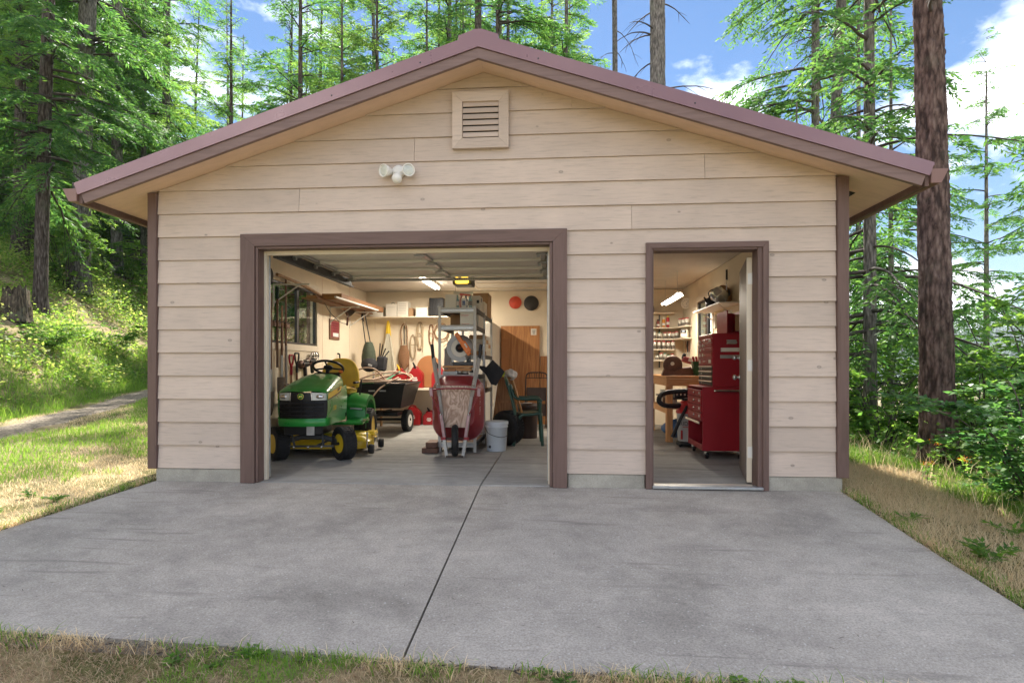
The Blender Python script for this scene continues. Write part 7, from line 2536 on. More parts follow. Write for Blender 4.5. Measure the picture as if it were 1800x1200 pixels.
long_tool('shovel', 'dark handled shovel, nearest the doorway on the tool rack', 1.87, 2.0, 0.62, M_DKHANDLE, 'spade')
long_tool('long_brush', 'long tool with a green bristled tip second on the tool rack', 2.04, 2.02, 0.9, M_DKHANDLE, 'brush')
long_tool('pointed_spade', 'pointed spade with a grey steel neck on the tool rack', 2.06, 1.60, 0.80, M_DKHANDLE, 'spade', 0.235)
long_tool('hoe', 'shorter light brown handled hoe third on the tool rack', 2.17, 1.87, 0.85, M_HANDLE, 'hoe')
long_tool('tall_pole', 'tallest brown pole at the window end of the tool rack', 2.31, 2.27, 0.50, M_DKHANDLE, 'rake', 0.17)
long_tool('snow_shovel', 'pale grey snow shovel leaning at the foot of the tool rack', 2.22, 1.35, 0.30, M_GREYWOOD, 'scoop', 0.22)
gbx = thing('grey_case', 'flat grey storage case on the floor left of the tractor', 'case', (0.40, 2.35, 0))
MB().box((0, 0, 0.22), (0.42, 0.5, 0.44), None, 0.02).build('case_body', M_GREYST, gbx)
MB().box((0, 0, 0.46), (0.46, 0.54, 0.05), None, 0.015).build('lid', M_GREYP, gbx)
for i, (y, z, m_, lab) in enumerate(((2.43, 1.22, M_RED, 'digging fork with a red D shaped grip on the left wall'), (2.60, 1.25, M_BLACKP, 'digging fork with a black D shaped grip on the left wall'))):
    t = thing('digging_fork', lab, 'garden tool', (0.19, y, z))
    MB().tube(spline([(0, 0, -0.16), (0, -0.05, -0.08), (0, -0.06, 0.0), (0, 0.0, 0.008), (0, 0.06, 0.0), (0, 0.05, -0.08), (0, 0, -0.16)], 5), 0.013, 8).build('grip', m_, t)
    MB().tube([(0, 0, -0.14), (0, 0, -0.26)], 0.018, 8).build('collar', m_, t)
    MB().tube([(0, 0, -0.24), (0, 0, -0.75)], 0.016, 8).build('shaft', M_HANDLE if i == 0 else M_DKHANDLE, t)
    for k in range(4):
        MB().tube([(0, -0.07 + 0.047 * k, -0.78), (0.01, -0.07 + 0.047 * k, -1.02)], 0.006, 6).build('tine', M_DARKSTEEL, t)
    MB().box((0, 0, -0.77), (0.02, 0.17, 0.025), None, 0.004).build('fork_head', M_DARKSTEEL, t)
# power tools on hooks under the window
for i, (y, z, lab) in enumerate(((2.78, 1.10, 'black grinder hanging under the left window, left of a drill'), (3.02, 1.14, 'black drill hanging under the left window'))):
    t = thing('power_tool', lab, 'power tool', (0.22, y, z))
    MB().tube([(0, -0.10, 0.01), (0, 0.08, 0.01)], [0.035, 0.042], 12).build('motor', M_BLACKP, t)
    MB().box((0, 0.02, -0.09), (0.04, 0.06, 0.14), (0.2, 0, 0), 0.012).build('handle', M_BLACKP, t)
    MB().lathe([(0, 0), (0.06, 0), (0.06, 0.01), (0, 0.012)], (0, -0.12, 0.0), 16, (0.5, PI / 2, 0)).build('disc', M_COPPERP, t)
    MB().box((0.02, 0.02, 0.06), (0.05, 0.1, 0.025), None, 0.006).build('trim', M_STEELP, t)
for i in range(3):
    t = thing('wire_spool', ['spool of bright wire under the left window, left of three', 'spool of bright wire under the left window, middle of three', 'spool of bright wire under the left window, right of three'][i], 'spool', (0.17, 3.16 + 0.09 * i, 1.23))
    MB().torus((0, 0, 0), 0.045, 0.014, 18, 8, (0, PI / 2, 0)).build('winding', M_CHROME, t)
    MB().tube([(-0.04, 0, 0.0), (0.03, 0, 0)], 0.008, 6).build('peg', M_DARKSTEEL, t)
# scythe
sc_ = thing('scythe', 'old wooden scythe hung along the left wall above the window', 'scythe', (0.21, 3.3, 2.15))
MB().tube(spline([(0, -1.32, 0.10), (0.02, -0.6, 0.06), (0.0, 0.2, -0.02), (0.02, 1.02, -0.12)], 6), [0.022] * 6 + [0.024] * 6 + [0.024] * 7, 8).build('snath', M_HANDLE, sc_)
MB().grid(lambda p, q_: (0.02 + 0.05 * q_, 1.02 + 0.50 * p, -0.13 + 0.10 * p * p - 0.10 * (1 - p) * q_ - 0.03 * q_), 12, 3).build('blade', M_BLADE, sc_)
MB().tube(spline([(0.02, 0.05, -0.02), (0.03, 0.35, -0.22), (0.02, 0.8, -0.34), (0.02, 1.14, -0.36)], 6), 0.005, 6).build('brace_wire', M_DARKSTEEL, sc_)
MB().tube(spline([(0.02, 0.98, -0.12), (0.05, 1.08, -0.22), (0.03, 1.12, -0.38)], 5), 0.018, 8).build('grip', M_COPPERP, sc_)
# hat on the front corner, picture, hook
ht = thing('hanging_hat', 'dark cap hanging at the top of the front left corner', 'hat', (0.20, 1.76, 2.20))
MB().ball((0, 0, 0), (0.06, 0.09, 0.12), 14).build('crown', M_CLOTHB, ht)
MB().box((0.02, -0.02, -0.10), (0.07, 0.12, 0.02), (0.3, 0, 0), 0.008).build('brim', M_CLOTHB, ht)
pf_ = thing('framed_notice', 'red notice in a dark wooden frame on the left wall', 'picture', (0.121, 4.13, 1.68))
MB().box((0.01, 0, 0), (0.018, 0.42, 0.33), None, 0.004).build('frame', M_DKHANDLE, pf_)
pr_ = MB().box((0.0205, 0, 0.005), (0.003, 0.34, 0.26), None, 0.0005).build('print', mat('notice_red', (0.22, 0.02, 0.03), 0.5), pf_)
MB().box((0.0225, 0.03, -0.085), (0.001, 0.24, 0.06), None, 0.0002).build('print_band', M_PRINTW, pr_)
for i in range(4):
    MB().box((0.0225, 0.0, 0.10 - 0.04 * i), (0.001, 0.26, 0.010), None, 0.0002).build('print_line', mat('notice_dark', (0.09, 0.01, 0.015), 0.5), pr_)
hk = thing('wall_hook', 'black pull handle hook on the left wall below the notice', 'hook', (0.125, 4.28, 1.19))
MB().tube(spline([(0.0, 0, 0.10), (0.035, 0, 0.09), (0.04, 0, 0.0), (0.035, 0, -0.10), (0.0, 0, -0.11)], 5), 0.013, 8).build('hook', M_BLACKP, hk)
# lumber on overhead brackets
lr_ = thing('lumber_rack', 'white steel brackets holding boards under the ceiling on the left wall', 'rack', (0.13, 3.8, 2.03))
for y, z in ((-1.75, 0.10), (0.15, 0.0), (1.05, 0.0)):
    mb = MB(); mb.bar((0, y, z), (0.48, y, z), 0.02, 0.02); mb.bar((0.002, y, z), (0.002, y, z - 0.28), 0.02, 0.008, (0, 1, 0)); mb.bar((0.0, y, z - 0.24), (0.34, y, z - 0.012), 0.016, 0.012, (0, 1, 0))
    mb.build('bracket', M_WHITE, lr_)
for i, (x0, x1, y0, y1, z0, h, lab) in enumerate(((0.12, 0.36, 2.9, 5.45, 2.046, 0.02, 'wide thin board lying lowest on the lumber brackets'), (0.30, 0.60, 3.2, 5.3, 2.068, 0.085, 'thick plank on the outer side of the lumber brackets'), (0.15, 0.30, 3.0, 5.0, 2.068, 0.04, 'narrow plank on the inner side of the lumber brackets'))):
    t = thing('lumber_board', lab, 'board', ((x0 + x1) / 2, (y0 + y1) / 2, z0))
    MB().box((0, 0, h / 2), (x1 - x0, y1 - y0, h), None, 0.003).build('board', M_LUMBER, t)
    MB().box((0, -(y1 - y0) / 2 - 0.001, h / 2), (x1 - x0 - .004, 0.002, h - .004), None, 0.0005).build('end_grain', M_PINE, t)
t = thing('white_rail', 'slim white rail resting on the edge of the lumber brackets', 'rail', (0.62, 3.9, 2.055))
MB().box((0, 0, 0.012), (0.03, 2.0, 0.024), None, 0.003).build('rail', M_WHITE, t)

# ================================================================== right part of the back wall
pd = thing('plywood_door', 'orange plywood panel standing against the back wall with a note', 'panel', (3.08, 5.77, 0))
MB().span((-0.365, -0.02, 0), (0.365, 0.0, 1.84), 0.003).build('sheet', M_PLYR, pd)
nt = MB().span((0.20, -0.0225, 1.665), (0.305, -0.0205, 1.785), 0.0005).build('note', M_BOXW, pd)
for i, z in enumerate((1.75, 1.72, 1.695)):
    MB().span((0.225 + 0.005 * i, -0.0235, z - 0.006), (0.285 - 0.006 * i, -0.0227, z + 0.005), 0.0002).build('note_line', M_PRINTB, nt)
for lab, x0, x1, z1, y, nm in (('narrow offcut of plywood leaning at the left of the big panel', 2.73, 2.88, 1.60, 5.70, 'plywood_offcut'), ('short dark plywood offcut right of the big panel', 3.455, 3.60, 1.27, 5.74, 'plywood_offcut'), ('low tan offcut leaning before the big plywood panel', 2.86, 3.06, 0.95, 5.62, 'plywood_offcut')):
    t = thing(nm, lab, 'plywood', ((x0 + x1) / 2, y, 0))
    MB().span((-(x1 - x0) / 2, 0, 0), ((x1 - x0) / 2, 0.015, z1), 0.002).build('sheet', M_PLYR if 'dark' in lab else M_HARDB, t)
    MB().span((-(x1 - x0) / 2, -0.001, z1 - 0.004), ((x1 - x0) / 2, 0.016, z1), 0.001).build('cut_edge', M_PINE, t)
wc = thing('white_cabinet', 'tall plain white cabinet seen edge on left of the plywood panel', 'cabinet', (2.40, 5.12, 0))
MB().span((-0.28, -0.62, 0.03), (0.30, 0.64, 1.82), 0.008).build('cabinet_body', M_BOXW, wc)
MB().span((-0.27, -0.645, 0.06), (0.285, -0.622, 1.80), 0.006).build('cabinet_door', M_BOXW, wc)
MB().span((-0.26, -0.66, 0.9), (-0.24, -0.646, 1.1), 0.003).build('handle', M_GALV, wc)
for lab, x, z, r, m_ in (('round red disc hung high on the back wall', 2.985, 2.28, 0.118, mat('disc_red', (0.62, 0.07, 0.03), 0.55, var=0.25, scale=9)), ('round black disc beside the red one on the back wall', 3.285, 2.265, 0.14, mat('disc_black', (0.035, 0.033, 0.03), 0.6, var=0.4, scale=8))):
    t = thing('wall_disc', lab, 'disc', (x, 5.795, z))
    MB().lathe([(0, 0), (r * 0.9, 0.0), (r, 0.008), (r, 0.014), (r * 0.92, 0.022), (0, 0.018)], (0, 0, 0), 32, rb_).build('disc_plate', m_, t)
    MB().torus((0, -0.018, 0), r * 0.94, 0.006, 32, 6, (PI / 2, 0, 0)).build('disc_rim', m_, t)
fc = thing('folding_chair', 'brown steel folding chair leaning folded at the back wall', 'chair', (3.40, 5.30, 0), 0)
MB().tube(spline([(-0.20, -0.05, 0.0), (-0.20, 0.05, 0.5), (-0.195, 0.10, 0.86), (-0.15, 0.115, 0.955), (0.0, 0.12, 0.97), (0.15, 0.115, 0.955), (0.195, 0.10, 0.86), (0.20, 0.05, 0.5), (0.20, -0.05, 0.0)], 5), 0.013, 8).build('back_frame', M_BROWNST, fc)
for i in range(7):
    x = -0.135 + 0.045 * i
    MB().tube([(x, 0.112, 0.955), (x * 0.93, 0.105, 0.875)], 0.006, 6).build('spindle', M_BROWNST, fc)
MB().tube([(-0.195, 0.10, 0.87), (0.195, 0.10, 0.87)], 0.008, 6).build('back_rail', M_BROWNST, fc)
MB().box((0, 0.03, 0.58), (0.36, 0.03, 0.24), (R(-6), 0, 0), 0.02).build('seat', M_BROWNBIN, fc)
MB().box((0, -0.01, 0.30), (0.33, 0.025, 0.22), (R(-6), 0, 0), 0.02).build('lower_panel', M_BROWNBIN, fc)
MB().tube(spline([(-0.17, -0.08, 0.0), (-0.17, 0.0, 0.45), (-0.165, 0.02, 0.66)], 4), 0.011, 8).build('front_leg', M_BROWNST, fc)
MB().tube(spline([(0.17, -0.08, 0.0), (0.17, 0.0, 0.45), (0.165, 0.02, 0.66)], 4), 0.011, 8).build('front_leg', M_BROWNST, fc)
t = thing('broom', 'thin brown broom handle standing right of the folding chair', 'broom', (3.63, 5.15, 0), 0)
MB().tube([(0, -0.05, 0.1), (0, 0.1, 1.62)], 0.012, 8).build('handle', M_DKHANDLE, t)
MB().box((0, -0.06, 0.06), (0.06, 0.2, 0.12), None, 0.01).build('broom_head', M_DKHANDLE, t)
t = thing('long_level', 'tall yellow and red stick hanging beside the doorway at the back', 'level', (3.66, 5.3, 1.5))
MB().box((0, 0, 0.0), (0.02, 0.04, 0.75), None, 0.003).build('level_body', M_GREYST, t)
MB().box((0, -0.021, 0.33), (0.022, 0.004, 0.05), None, 0.001).build('red_end', M_REDP, t)
MB().box((0, -0.021, -0.20), (0.022, 0.004, 0.12), None, 0.001).build('red_end', M_REDP, t)
t = thing('red_bracket', 'red bar with a hooked top hung high beside the doorway', 'bar', (3.655, 4.9, 2.0))
MB().tube(spline([(0.04, 0, 0.25), (0.0, 0, 0.25), (-0.01, 0, 0.2), (-0.01, 0, -0.5)], 4), 0.009, 6).build('bar', M_COPPERP, t)

# ================================================================== ceiling lights, opener
def tube_light(label, x, y0, y1, z, hang=None, power=30, colr=(1.0, 0.90, 0.75)):
    t = thing('strip_light', label, 'light', (x, (y0 + y1) / 2, z))
    L = y1 - y0
    mb = MB()
    if hang:
        mb.prism([(-0.075, -0.005), (-0.035, 0.05), (0.035, 0.05), (0.075, -0.005), (0.068, -0.005), (0.03, 0.042), (-0.03, 0.042), (-0.068, -0.005)], -L / 2, L / 2)
        mb.box((0, -L / 2 + 0.02, 0.055), (0.06, 0.04, 0.03), None, 0.004)
    else:
        mb.box((0, 0, 0.04), (0.11, L, 0.045), None, 0.006)
    mb.build('housing', M_WHITE, t)
    for s in (-1, 1):
        MB().tube([(s * 0.03, -L / 2 + 0.03, 0.0), (s * 0.03, L / 2 - 0.03, 0.0)], 0.0165, 10).build('tube_lamp', M_TUBE, t)
    if hang:
        for s in (-1, 1):
            MB().tube([(0, s * L * 0.4, 0.05), (0, s * L * 0.4, hang)], 0.003, 6).build('chain', M_GALV, t)
    li = bpy.data.lights.new('lamp_light', 'AREA')
    li.shape = 'RECTANGLE'; li.size = 0.10; li.size_y = L * 0.95
    li.energy = power; li.color = colr
    lo = bpy.data.objects.new('lamp_light', li)
    col.objects.link(lo); lo.parent = t
    lo.location = (0, 0, -0.024)
    return t


tube_light('lit twin tube strip light on the garage ceiling', 1.68, 3.72, 4.92, 2.44, None, 33)
tube_light('lit shop light hanging on chains in the workshop side', 5.55, 3.50, 4.75, 2.115, 0.385, 15)
op = thing('door_opener', 'ceiling garage door opener with a lit amber cover', 'door opener', (2.38, 3.25, 2.28))
MB().box((0.02, 0.1, 0.06), (0.28, 0.34, 0.16), None, 0.015).build('opener_body', M_DARKSTEEL, op)
MB().box((0.02, -0.10, 0.045), (0.19, 0.07, 0.10), None, 0.02).build('lamp_cover', M_YLAMP, op)
mb = MB(); mb.box((0, -1.6, 0.085), (0.035, 3.0, 0.04), None, 0.004); mb.build('rail', M_DARKSTEEL, op)
mb = MB(); mb.tube([(0, -1.0, 0.06), (0.0, -1.15, -0.01)], 0.014, 6); mb.build('arm', M_DARKSTEEL, op)
for y in (-0.02, 0.22):
    MB().bar((0.14, y, 0.14), (0.14, y, 0.225), 0.02, 0.006).build('hanger', M_GALV, op)
MB().tube([(-0.04, -0.3, 0.06), (-0.035, -0.3, -0.30)], 0.0025, 5).build('pull_cord', M_ROPED, op)

# security light on the gable
sl_ = thing('security_light', 'white twin head security light with sensor on the siding', 'light', (2.337, -0.022, 2.815))
MB().lathe([(0, 0), (0.06, 0), (0.062, 0.01), (0.05, 0.028), (0.03, 0.034), (0, 0.034)], (0, 0, 0.025), 20, rb_).build('base_plate', M_WHITE, sl_)
for s in (-1, 1):
    d = Vector((s * 0.5, -0.86, -0.12)).normalized()
    q_ = Vector((0, 0, 1)).rotation_difference(d).to_matrix()
    c = Vector((s * 0.088, -0.045, 0.02))
    hd_ = MB().lathe([(0.0, -0.055), (0.026, -0.05), (0.034, -0.02), (0.05, 0.02), (0.058, 0.045), (0.058, 0.056), (0.050, 0.057), (0.046, 0.046), (0.0, 0.030)], c, 22, q_).build('lamp_head', M_WHITE, sl_)
    MB().lathe([(0.045, 0.0475), (0.03, 0.050), (0.0, 0.052)], c, 20, q_).build('lens', M_LENS, hd_)
    MB().tube([(s * 0.02, -0.03, 0.02), c - d * 0.04], 0.014, 8).build('arm', M_WHITE, sl_)
sn = MB().ball((0.005, -0.075, -0.055), (0.046, 0.046, 0.046), 18).build('sensor', M_WHITE, sl_)
MB().tube([(0, -0.03, 0.0), (0.005, -0.06, -0.035)], 0.014, 8).build('sensor_arm', M_WHITE, sl_)

# ================================================================== workshop side
# red roller cabinet and chest
rc_ = thing('tool_cabinet', 'dark red rolling tool cabinet with drawers and an open bay inside the entry door', 'tool cabinet', (5.70, 2.05, 0))
MB().span((-0.25, -0.38, 0.10), (0.25, 0.38, 0.52), 0.004).build('carcass_back', M_RED, rc_) if False else None
cb = MB()
cb.span((-0.25, -0.38, 0.10), (0.25, -0.362, 0.84), 0.003)
cb.span((-0.25, 0.362, 0.10), (0.25, 0.38, 0.84), 0.003)
cb.span((0.232, -0.361, 0.10), (0.25, 0.361, 0.84), 0.003)
cb.span((-0.249, -0.361, 0.822), (0.231, 0.361, 0.84), 0.003)
cb.span((-0.249, -0.361, 0.10), (0.231, 0.361, 0.125), 0.003)
cb.span((-0.245, -0.361, 0.425), (0.231, 0.361, 0.44), 0.003)
cb.build('carcass', M_RED, rc_)
for i, (z0, z1) in enumerate(((0.445, 0.535), (0.54, 0.62), (0.625, 0.715), (0.72, 0.80))):
    d_ = MB().span((-0.262, -0.35, z0), (-0.235, 0.35, z1), 0.004).build('drawer', M_RED, rc_)
    MB().span((-0.267, -0.352, z1 - 0.014), (-0.258, 0.352, z1 - 0.002), 0.002).build('drawer_pull', M_RED, d_)
    MB().ball((-0.264, 0.0, (z0 + z1) / 2), 0.013, 10).build('lock', M_CHROME, d_)
    MB().box((-0.2635, -0.26, (z0 + z1) / 2 + 0.005), (0.002, 0.05, 0.03), None, 0.0005).build('sticker', M_PRINTW, d_)
MB().bar((-0.285, -0.36, 0.425), (-0.285, 0.36, 0.425), 0.012, 0.03).build('tray_edge', M_CHROME, rc_)
MB().span((-0.25, -0.345, 0.126), (-0.24, 0.345, 0.17), 0.003).build('bay_lip', M_RED, rc_)
MB().tube([(-0.12, -0.41, 0.795), (0.17, -0.41, 0.795)], 0.013, 10).build('push_handle', M_CHROME, rc_)
for x in (-0.12, 0.17):
    MB().tube([(x, -0.41, 0.795), (x, -0.378, 0.795)], 0.009, 8).build('handle_post', M_CHROME, rc_)
for x in (-0.19, 0.19):
    for y in (-0.32, 0.32):
        c_ = MB().lathe([(0, -0.015), (0.04, -0.015), (0.043, 0), (0.04, 0.015), (0, 0.015)], (x, y, 0.044), 16, Matrix.Rotation(PI / 2, 3, 'Y')).build('caster', M_BLACKP, rc_)
        MB().box((x, y, 0.075), (0.05, 0.05, 0.045), (0, 0, 0.5), 0.006).build('caster_fork', M_CHROME, c_)
tc_ = thing('tool_chest', 'dark red upper tool chest with chrome drawer strips on top of the cabinet', 'tool chest', (5.75, 2.0, 0.842))
MB().span((-0.185, -0.33, 0), (0.19, 0.33, 0.60), 0.004).build('carcass', M_RED, tc_)
for i in range(4):
    z0 = 0.012 + 0.058 * i
    d_ = MB().span((-0.192, -0.315, z0), (-0.18, 0.315, z0 + 0.052), 0.003).build('drawer', M_BLACKP, tc_)
    MB().span((-0.202, -0.318, z0 + 0.040), (-0.190, 0.318, z0 + 0.053), 0.002).build('drawer_strip', M_CHROME, d_)
    MB().ball((-0.194, 0.16, z0 + 0.02), 0.009, 8).build('lock', M_CHROME, d_)
for i, (z0, h) in enumerate(((0.255, 0.075), (0.335, 0.07), (0.41, 0.045), (0.46, 0.045), (0.51, 0.045))):
    d_ = MB().span((-0.194, -0.315, z0), (-0.18, 0.315, z0 + h), 0.004).build('drawer', M_RED, tc_)
    MB().span((-0.199, -0.316, z0 + h - 0.010), (-0.19, 0.316, z0 + h - 0.001), 0.002).build('drawer_pull', M_RED, d_)
    MB().ball((-0.196, 0.02, z0 + h / 2), 0.010, 8).build('lock', M_CHROME, d_)
    for y in ((0.25, 0.12) if i in (1, 3) else (0.25, -0.2, -0.25) if i in (0, 4) else (0.22,)):
        MB().box((-0.1955, y, z0 + h / 2), (0.002, 0.045, h * 0.5), None, 0.0005).build('sticker', M_PRINTW, d_)
MB().span((-0.19, -0.325, 0.5605), (0.195, 0.325, 0.615), 0.006).build('lid', M_RED, tc_)
# side face towards the entry: two plates and a drop handle
MB().box((0.01, -0.333, 0.425), (0.21, 0.004, 0.045), None, 0.001).build('label_plate', M_BOXW, tc_)
sp_ = MB().box((0.01, -0.333, 0.345), (0.225, 0.006, 0.04), None, 0.002).build('maker_plate', M_STEELP, tc_)
for x in (-0.09, 0.10):
    MB().ball((x + 0.0, -0.335, 0.425), 0.005, 6).build('rivet', M_CHROME, tc_)
hp_ = MB().box((0.025, -0.333, 0.515), (0.11, 0.005, 0.05), None, 0.002).build('handle_plate', M_STEELP, tc_)
MB().tube(spline([(-0.02, -0.336, 0.53), (-0.028, -0.352, 0.508), (-0.01, -0.358, 0.495), (0.06, -0.358, 0.495), (0.078, -0.352, 0.508), (0.07, -0.336, 0.53)], 5), 0.007, 8).build('drop_handle', M_CHROME, hp_)
rb2 = thing('red_box', 'open red steel box standing on the tool chest under the white shelf', 'box', (5.85, 1.98, 1.46))
mb = MB(); mb.span((-0.10, -0.22, 0), (0.10, 0.22, 0.012), 0.002); mb.span((-0.10, -0.22, 0.012), (-0.088, 0.22, 0.27), 0.002); mb.span((0.088, -0.22, 0.012), (0.10, 0.22, 0.27), 0.002); mb.span((-0.087, 0.208, 0.012), (0.087, 0.22, 0.27), 0.002)
mb.build('box_shell', M_RED, rb2)
MB().span((0.0, -0.20, 0.03), (0.045, -0.19, 0.22), 0.002).build('paper', M_CARD, rb2)

# shelf above with pots
ps_ = thing('pot_shelf', 'white shelf high on the right wall above the tool chest', 'shelf', (5.94, 3.0, 1.872))
MB().span((-0.14, -0.70, 0), (0.138, 0.72, 0.018), 0.003).build('shelf_board', M_WHITE, ps_)
for y in (-0.5, 0.5):
    MB().bar((0.13, y, -0.15), (-0.08, y, -0.005), 0.015, 0.008, (0, 1, 0)).build('bracket', M_WHITE, ps_)
pt = thing('steel_pot', 'shiny steel pot lying on its side on the pot shelf', 'pot', (5.93, 2.55, 1.892))
Mp = Matrix.Rotation(R(-35), 3, 'Y') @ Matrix.Rotation(R(-50), 3, 'X')
MB().lathe([(0.0, 0.0), (0.085, 0.0), (0.095, 0.015), (0.10, 0.13), (0.105, 0.133), (0.098, 0.128), (0.092, 0.02), (0.0, 0.012)], (0, 0.05, 0.075), 24, Mp).build('pot_body', M_CHROME, pt)
MB().tube(spline([(0.0, -0.12, 0.16), (-0.01, -0.17, 0.22), (0.0, -0.10, 0.26)], 5), 0.008, 8).build('pot_handle', M_CHROME, pt)
pt = thing('black_kettle', 'black enamel kettle on the pot shelf left of the steel pot', 'kettle', (5.92, 3.0, 1.892))
MB().lathe([(0, 0), (0.095, 0), (0.11, 0.03), (0.105, 0.10), (0.06, 0.15), (0.03, 0.155), (0, 0.17)], (0, 0, 0), 20).build('kettle_body', M_BLACKP, pt)
MB().tube(spline([(-0.06, 0, 0.13), (-0.07, 0, 0.2), (0.0, 0, 0.24), (0.07, 0, 0.2), (0.06, 0, 0.13)], 5), 0.008, 8).build('kettle_handle', M_BLACKP, pt)
MB().tube([(-0.09, -0.02, 0.06), (-0.14, -0.03, 0.13)], [0.02, 0.011], 8).build('spout', M_BLACKP, pt)
pt = thing('bucket_hoop', 'wooden bowl tipped behind the steel pot on the pot shelf', 'bowl', (5.97, 2.75, 1.892))
MB().lathe([(0.0, 0.0), (0.08, 0.01), (0.12, 0.05), (0.125, 0.055), (0.115, 0.055), (0.0, 0.02)], (0, 0, 0.13), 20, (R(70), 0, R(30))).build('bowl', M_HANDLE, pt)
pn = thing('frying_pan', 'pan with a black handle hanging above the pot shelf', 'pan', (6.05, 2.85, 2.26))
MB().tube([(0, 0, 0.12), (0, 0, -0.02)], 0.014, 8).build('grip', M_BLACKP, pn)
MB().tube([(0, 0, -0.02), (0, 0, -0.12)], 0.009, 8).build('pan_neck', M_CREAM, pn)
MB().lathe([(0, 0), (0.10, 0), (0.12, 0.03), (0.114, 0.03), (0.0, 0.008)], (0.02, 0, -0.23), 20, (0, -PI / 2, 0)).build('pan_body', M_DARKSTEEL, pn)
pp_ = thing('wall_phone', 'small white wall telephone beside the right window', 'telephone', (6.07, 3.45, 1.72))
MB().box((-0.015, 0, 0), (0.03, 0.11, 0.2), None, 0.012).build('phone_body', M_BOXW, pp_)
MB().tube(spline([(-0.03, -0.05, -0.08), (-0.04, -0.08, -0.25), (-0.03, -0.03, -0.4)], 5), 0.004, 6).build('phone_cord', M_GREYP, pp_)
pb2 = thing('pinned_sheet', 'white paper sheet pinned on the right wall above the chest', 'paper', (6.078, 2.95, 1.58))
MB().span((-0.003, -0.25, -0.25), (0, 0.22, 0.25), 0.0005).build('sheet', M_BOXW, pb2)
for i in range(5):
    MB().span((-0.0045, -0.2 + 0.03 * i, 0.16 - 0.08 * i), (-0.0035, 0.15, 0.17 - 0.08 * i), 0.0003).build('print', M_PRINT, pb2)

# shop vacuum
vc = thing('shop_vacuum', 'grey and red wet and dry vacuum with a black hose beside the cabinet', 'vacuum', (5.555, 2.84, 0))
MB().lathe([(0.0, 0.06), (0.15, 0.06), (0.155, 0.09), (0.165, 0.44), (0.172, 0.445), (0.172, 0.455)], (0, 0, 0), 26).build('drum', M_GREYP, vc)
MB().lathe([(0.176, 0.448), (0.178, 0.475), (0.165, 0.49), (0.16, 0.50), (0.13, 0.57), (0.11, 0.61), (0.05, 0.62), (0, 0.622)], (0, 0, 0), 26).build('motor_head', M_REDP, vc)
MB().box((-0.02, 0.0, 0.635), (0.20, 0.05, 0.035), (0, 0, 0.6), 0.012).build('carry_handle', M_BLACKP, vc)
MB().lathe([(0.0, 0.02), (0.17, 0.02), (0.18, 0.05), (0.17, 0.075), (0, 0.075)], (0, 0, 0), 22).build('dolly', M_BLACKP, vc)
for a in range(4):
    MB().ball((0.17 * math.cos(a * PI / 2 + .6), 0.17 * math.sin(a * PI / 2 + .6), 0.024), 0.024, 10).build('caster', M_BLACKP, vc)
lt = text_part('RIDGID', 0.075, M_PRINTB, vc, (-0.045, -0.168, 0.315), (PI / 2, 0, R(-14)), 0.001, 0.95, 'lettering')
MB().box((-0.045, -0.1655, 0.272), (0.15, 0.003, 0.008), (0, 0, R(-14)), 0.0005).build('stripe', M_REDP, vc)
MB().box((-0.125, -0.115, 0.165), (0.025, 0.012, 0.12), (0, 0, R(-45)), 0.003).build('latch', M_REDP, vc)
hp = spline([(-0.10, -0.02, 0.55), (-0.22, -0.06, 0.545), (-0.36, -0.10, 0.56), (-0.42, -0.08, 0.62), (-0.36, 0.0, 0.70), (-0.20, 0.04, 0.735), (0.0, -0.02, 0.745), (0.10, -0.1, 0.74)], 8)
N_ = len(hp)
MB().tube(hp, [0.032 + 0.003 * (i % 2) for i in range(N_)], 10).build('hose', M_BLACKP, vc)
MB().tube([(-0.06, -0.14, 0.55), (-0.16, -0.16, 0.36), (-0.26, -0.18, 0.14)], [0.02, 0.022, 0.026], 10).build('wand', M_BLACKP, vc)

# workbench
wk = thing('workbench', 'heavy orange pine workbench along the right wall of the workshop', 'workbench', (5.70, 4.05, 0))
MB().span((-0.39, -0.86, 0.90), (0.375, 0.88, 0.945), 0.006).build('bench_top', M_PINE, wk)
MB().span((-0.385, -0.855, 0.80), (0.37, -0.80, 0.898), 0.005).build('apron', M_PINE, wk)
MB().span((-0.384, -0.798, 0.80), (-0.33, 0.87, 0.898), 0.005).build('apron', M_PINE, wk)
for x, y in ((-0.335, -0.78), (0.30, -0.78), (-0.335, 0.80), (0.30, 0.80)):
    MB().span((x - 0.045, y - 0.045, 0), (x + 0.045, y + 0.045, 0.80), 0.005).build('leg', M_PINEZ, wk)
MB().span((-0.37, -0.73, 0.40), (-0.30, 0.75, 0.49), 0.005).build('stretcher', M_PINE, wk)
MB().span((-0.29, -0.7, 0.46), (0.33, 0.75, 0.485), 0.003).build('lower_shelf', M_PINE, wk)
MB().span((-0.28, -0.70, 0.60), (0.34, 0.7, 0.62), 0.003).build('under_tray', M_DARKSTEEL, wk)
vi = thing('brown_machine', 'brown cast iron bench tool with a round wheel on the workbench', 'bench tool', (5.45, 3.45, 0.946))
mb = MB(); mb.lathe([(0.02, -0.03), (0.13, -0.03), (0.14, 0.0), (0.13, 0.03), (0.02, 0.03)], (0, 0, 0.15), 24, rb_)
mb.build('wheel_guard', M_COPPERP, vi)
MB().lathe([(0, 0), (0.028, 0), (0.026, 0.01), (0, 0.012)], (-0.01, -0.03, 0.17), 14, rb_).build('hub', M_BOXW, vi)
MB().prism([(-0.16, 0.0), (0.30, 0.0), (0.34, 0.06), (0.30, 0.10), (0.10, 0.10), (0.02, 0.06), (-0.12, 0.10)], -0.045, 0.06).build('casting', M_COPPERP, vi)
MB().tube([(0.1, 0, 0.08), (0.26, -0.02, 0.10)], 0.03, 10).build('motor', M_COPPERP, vi)
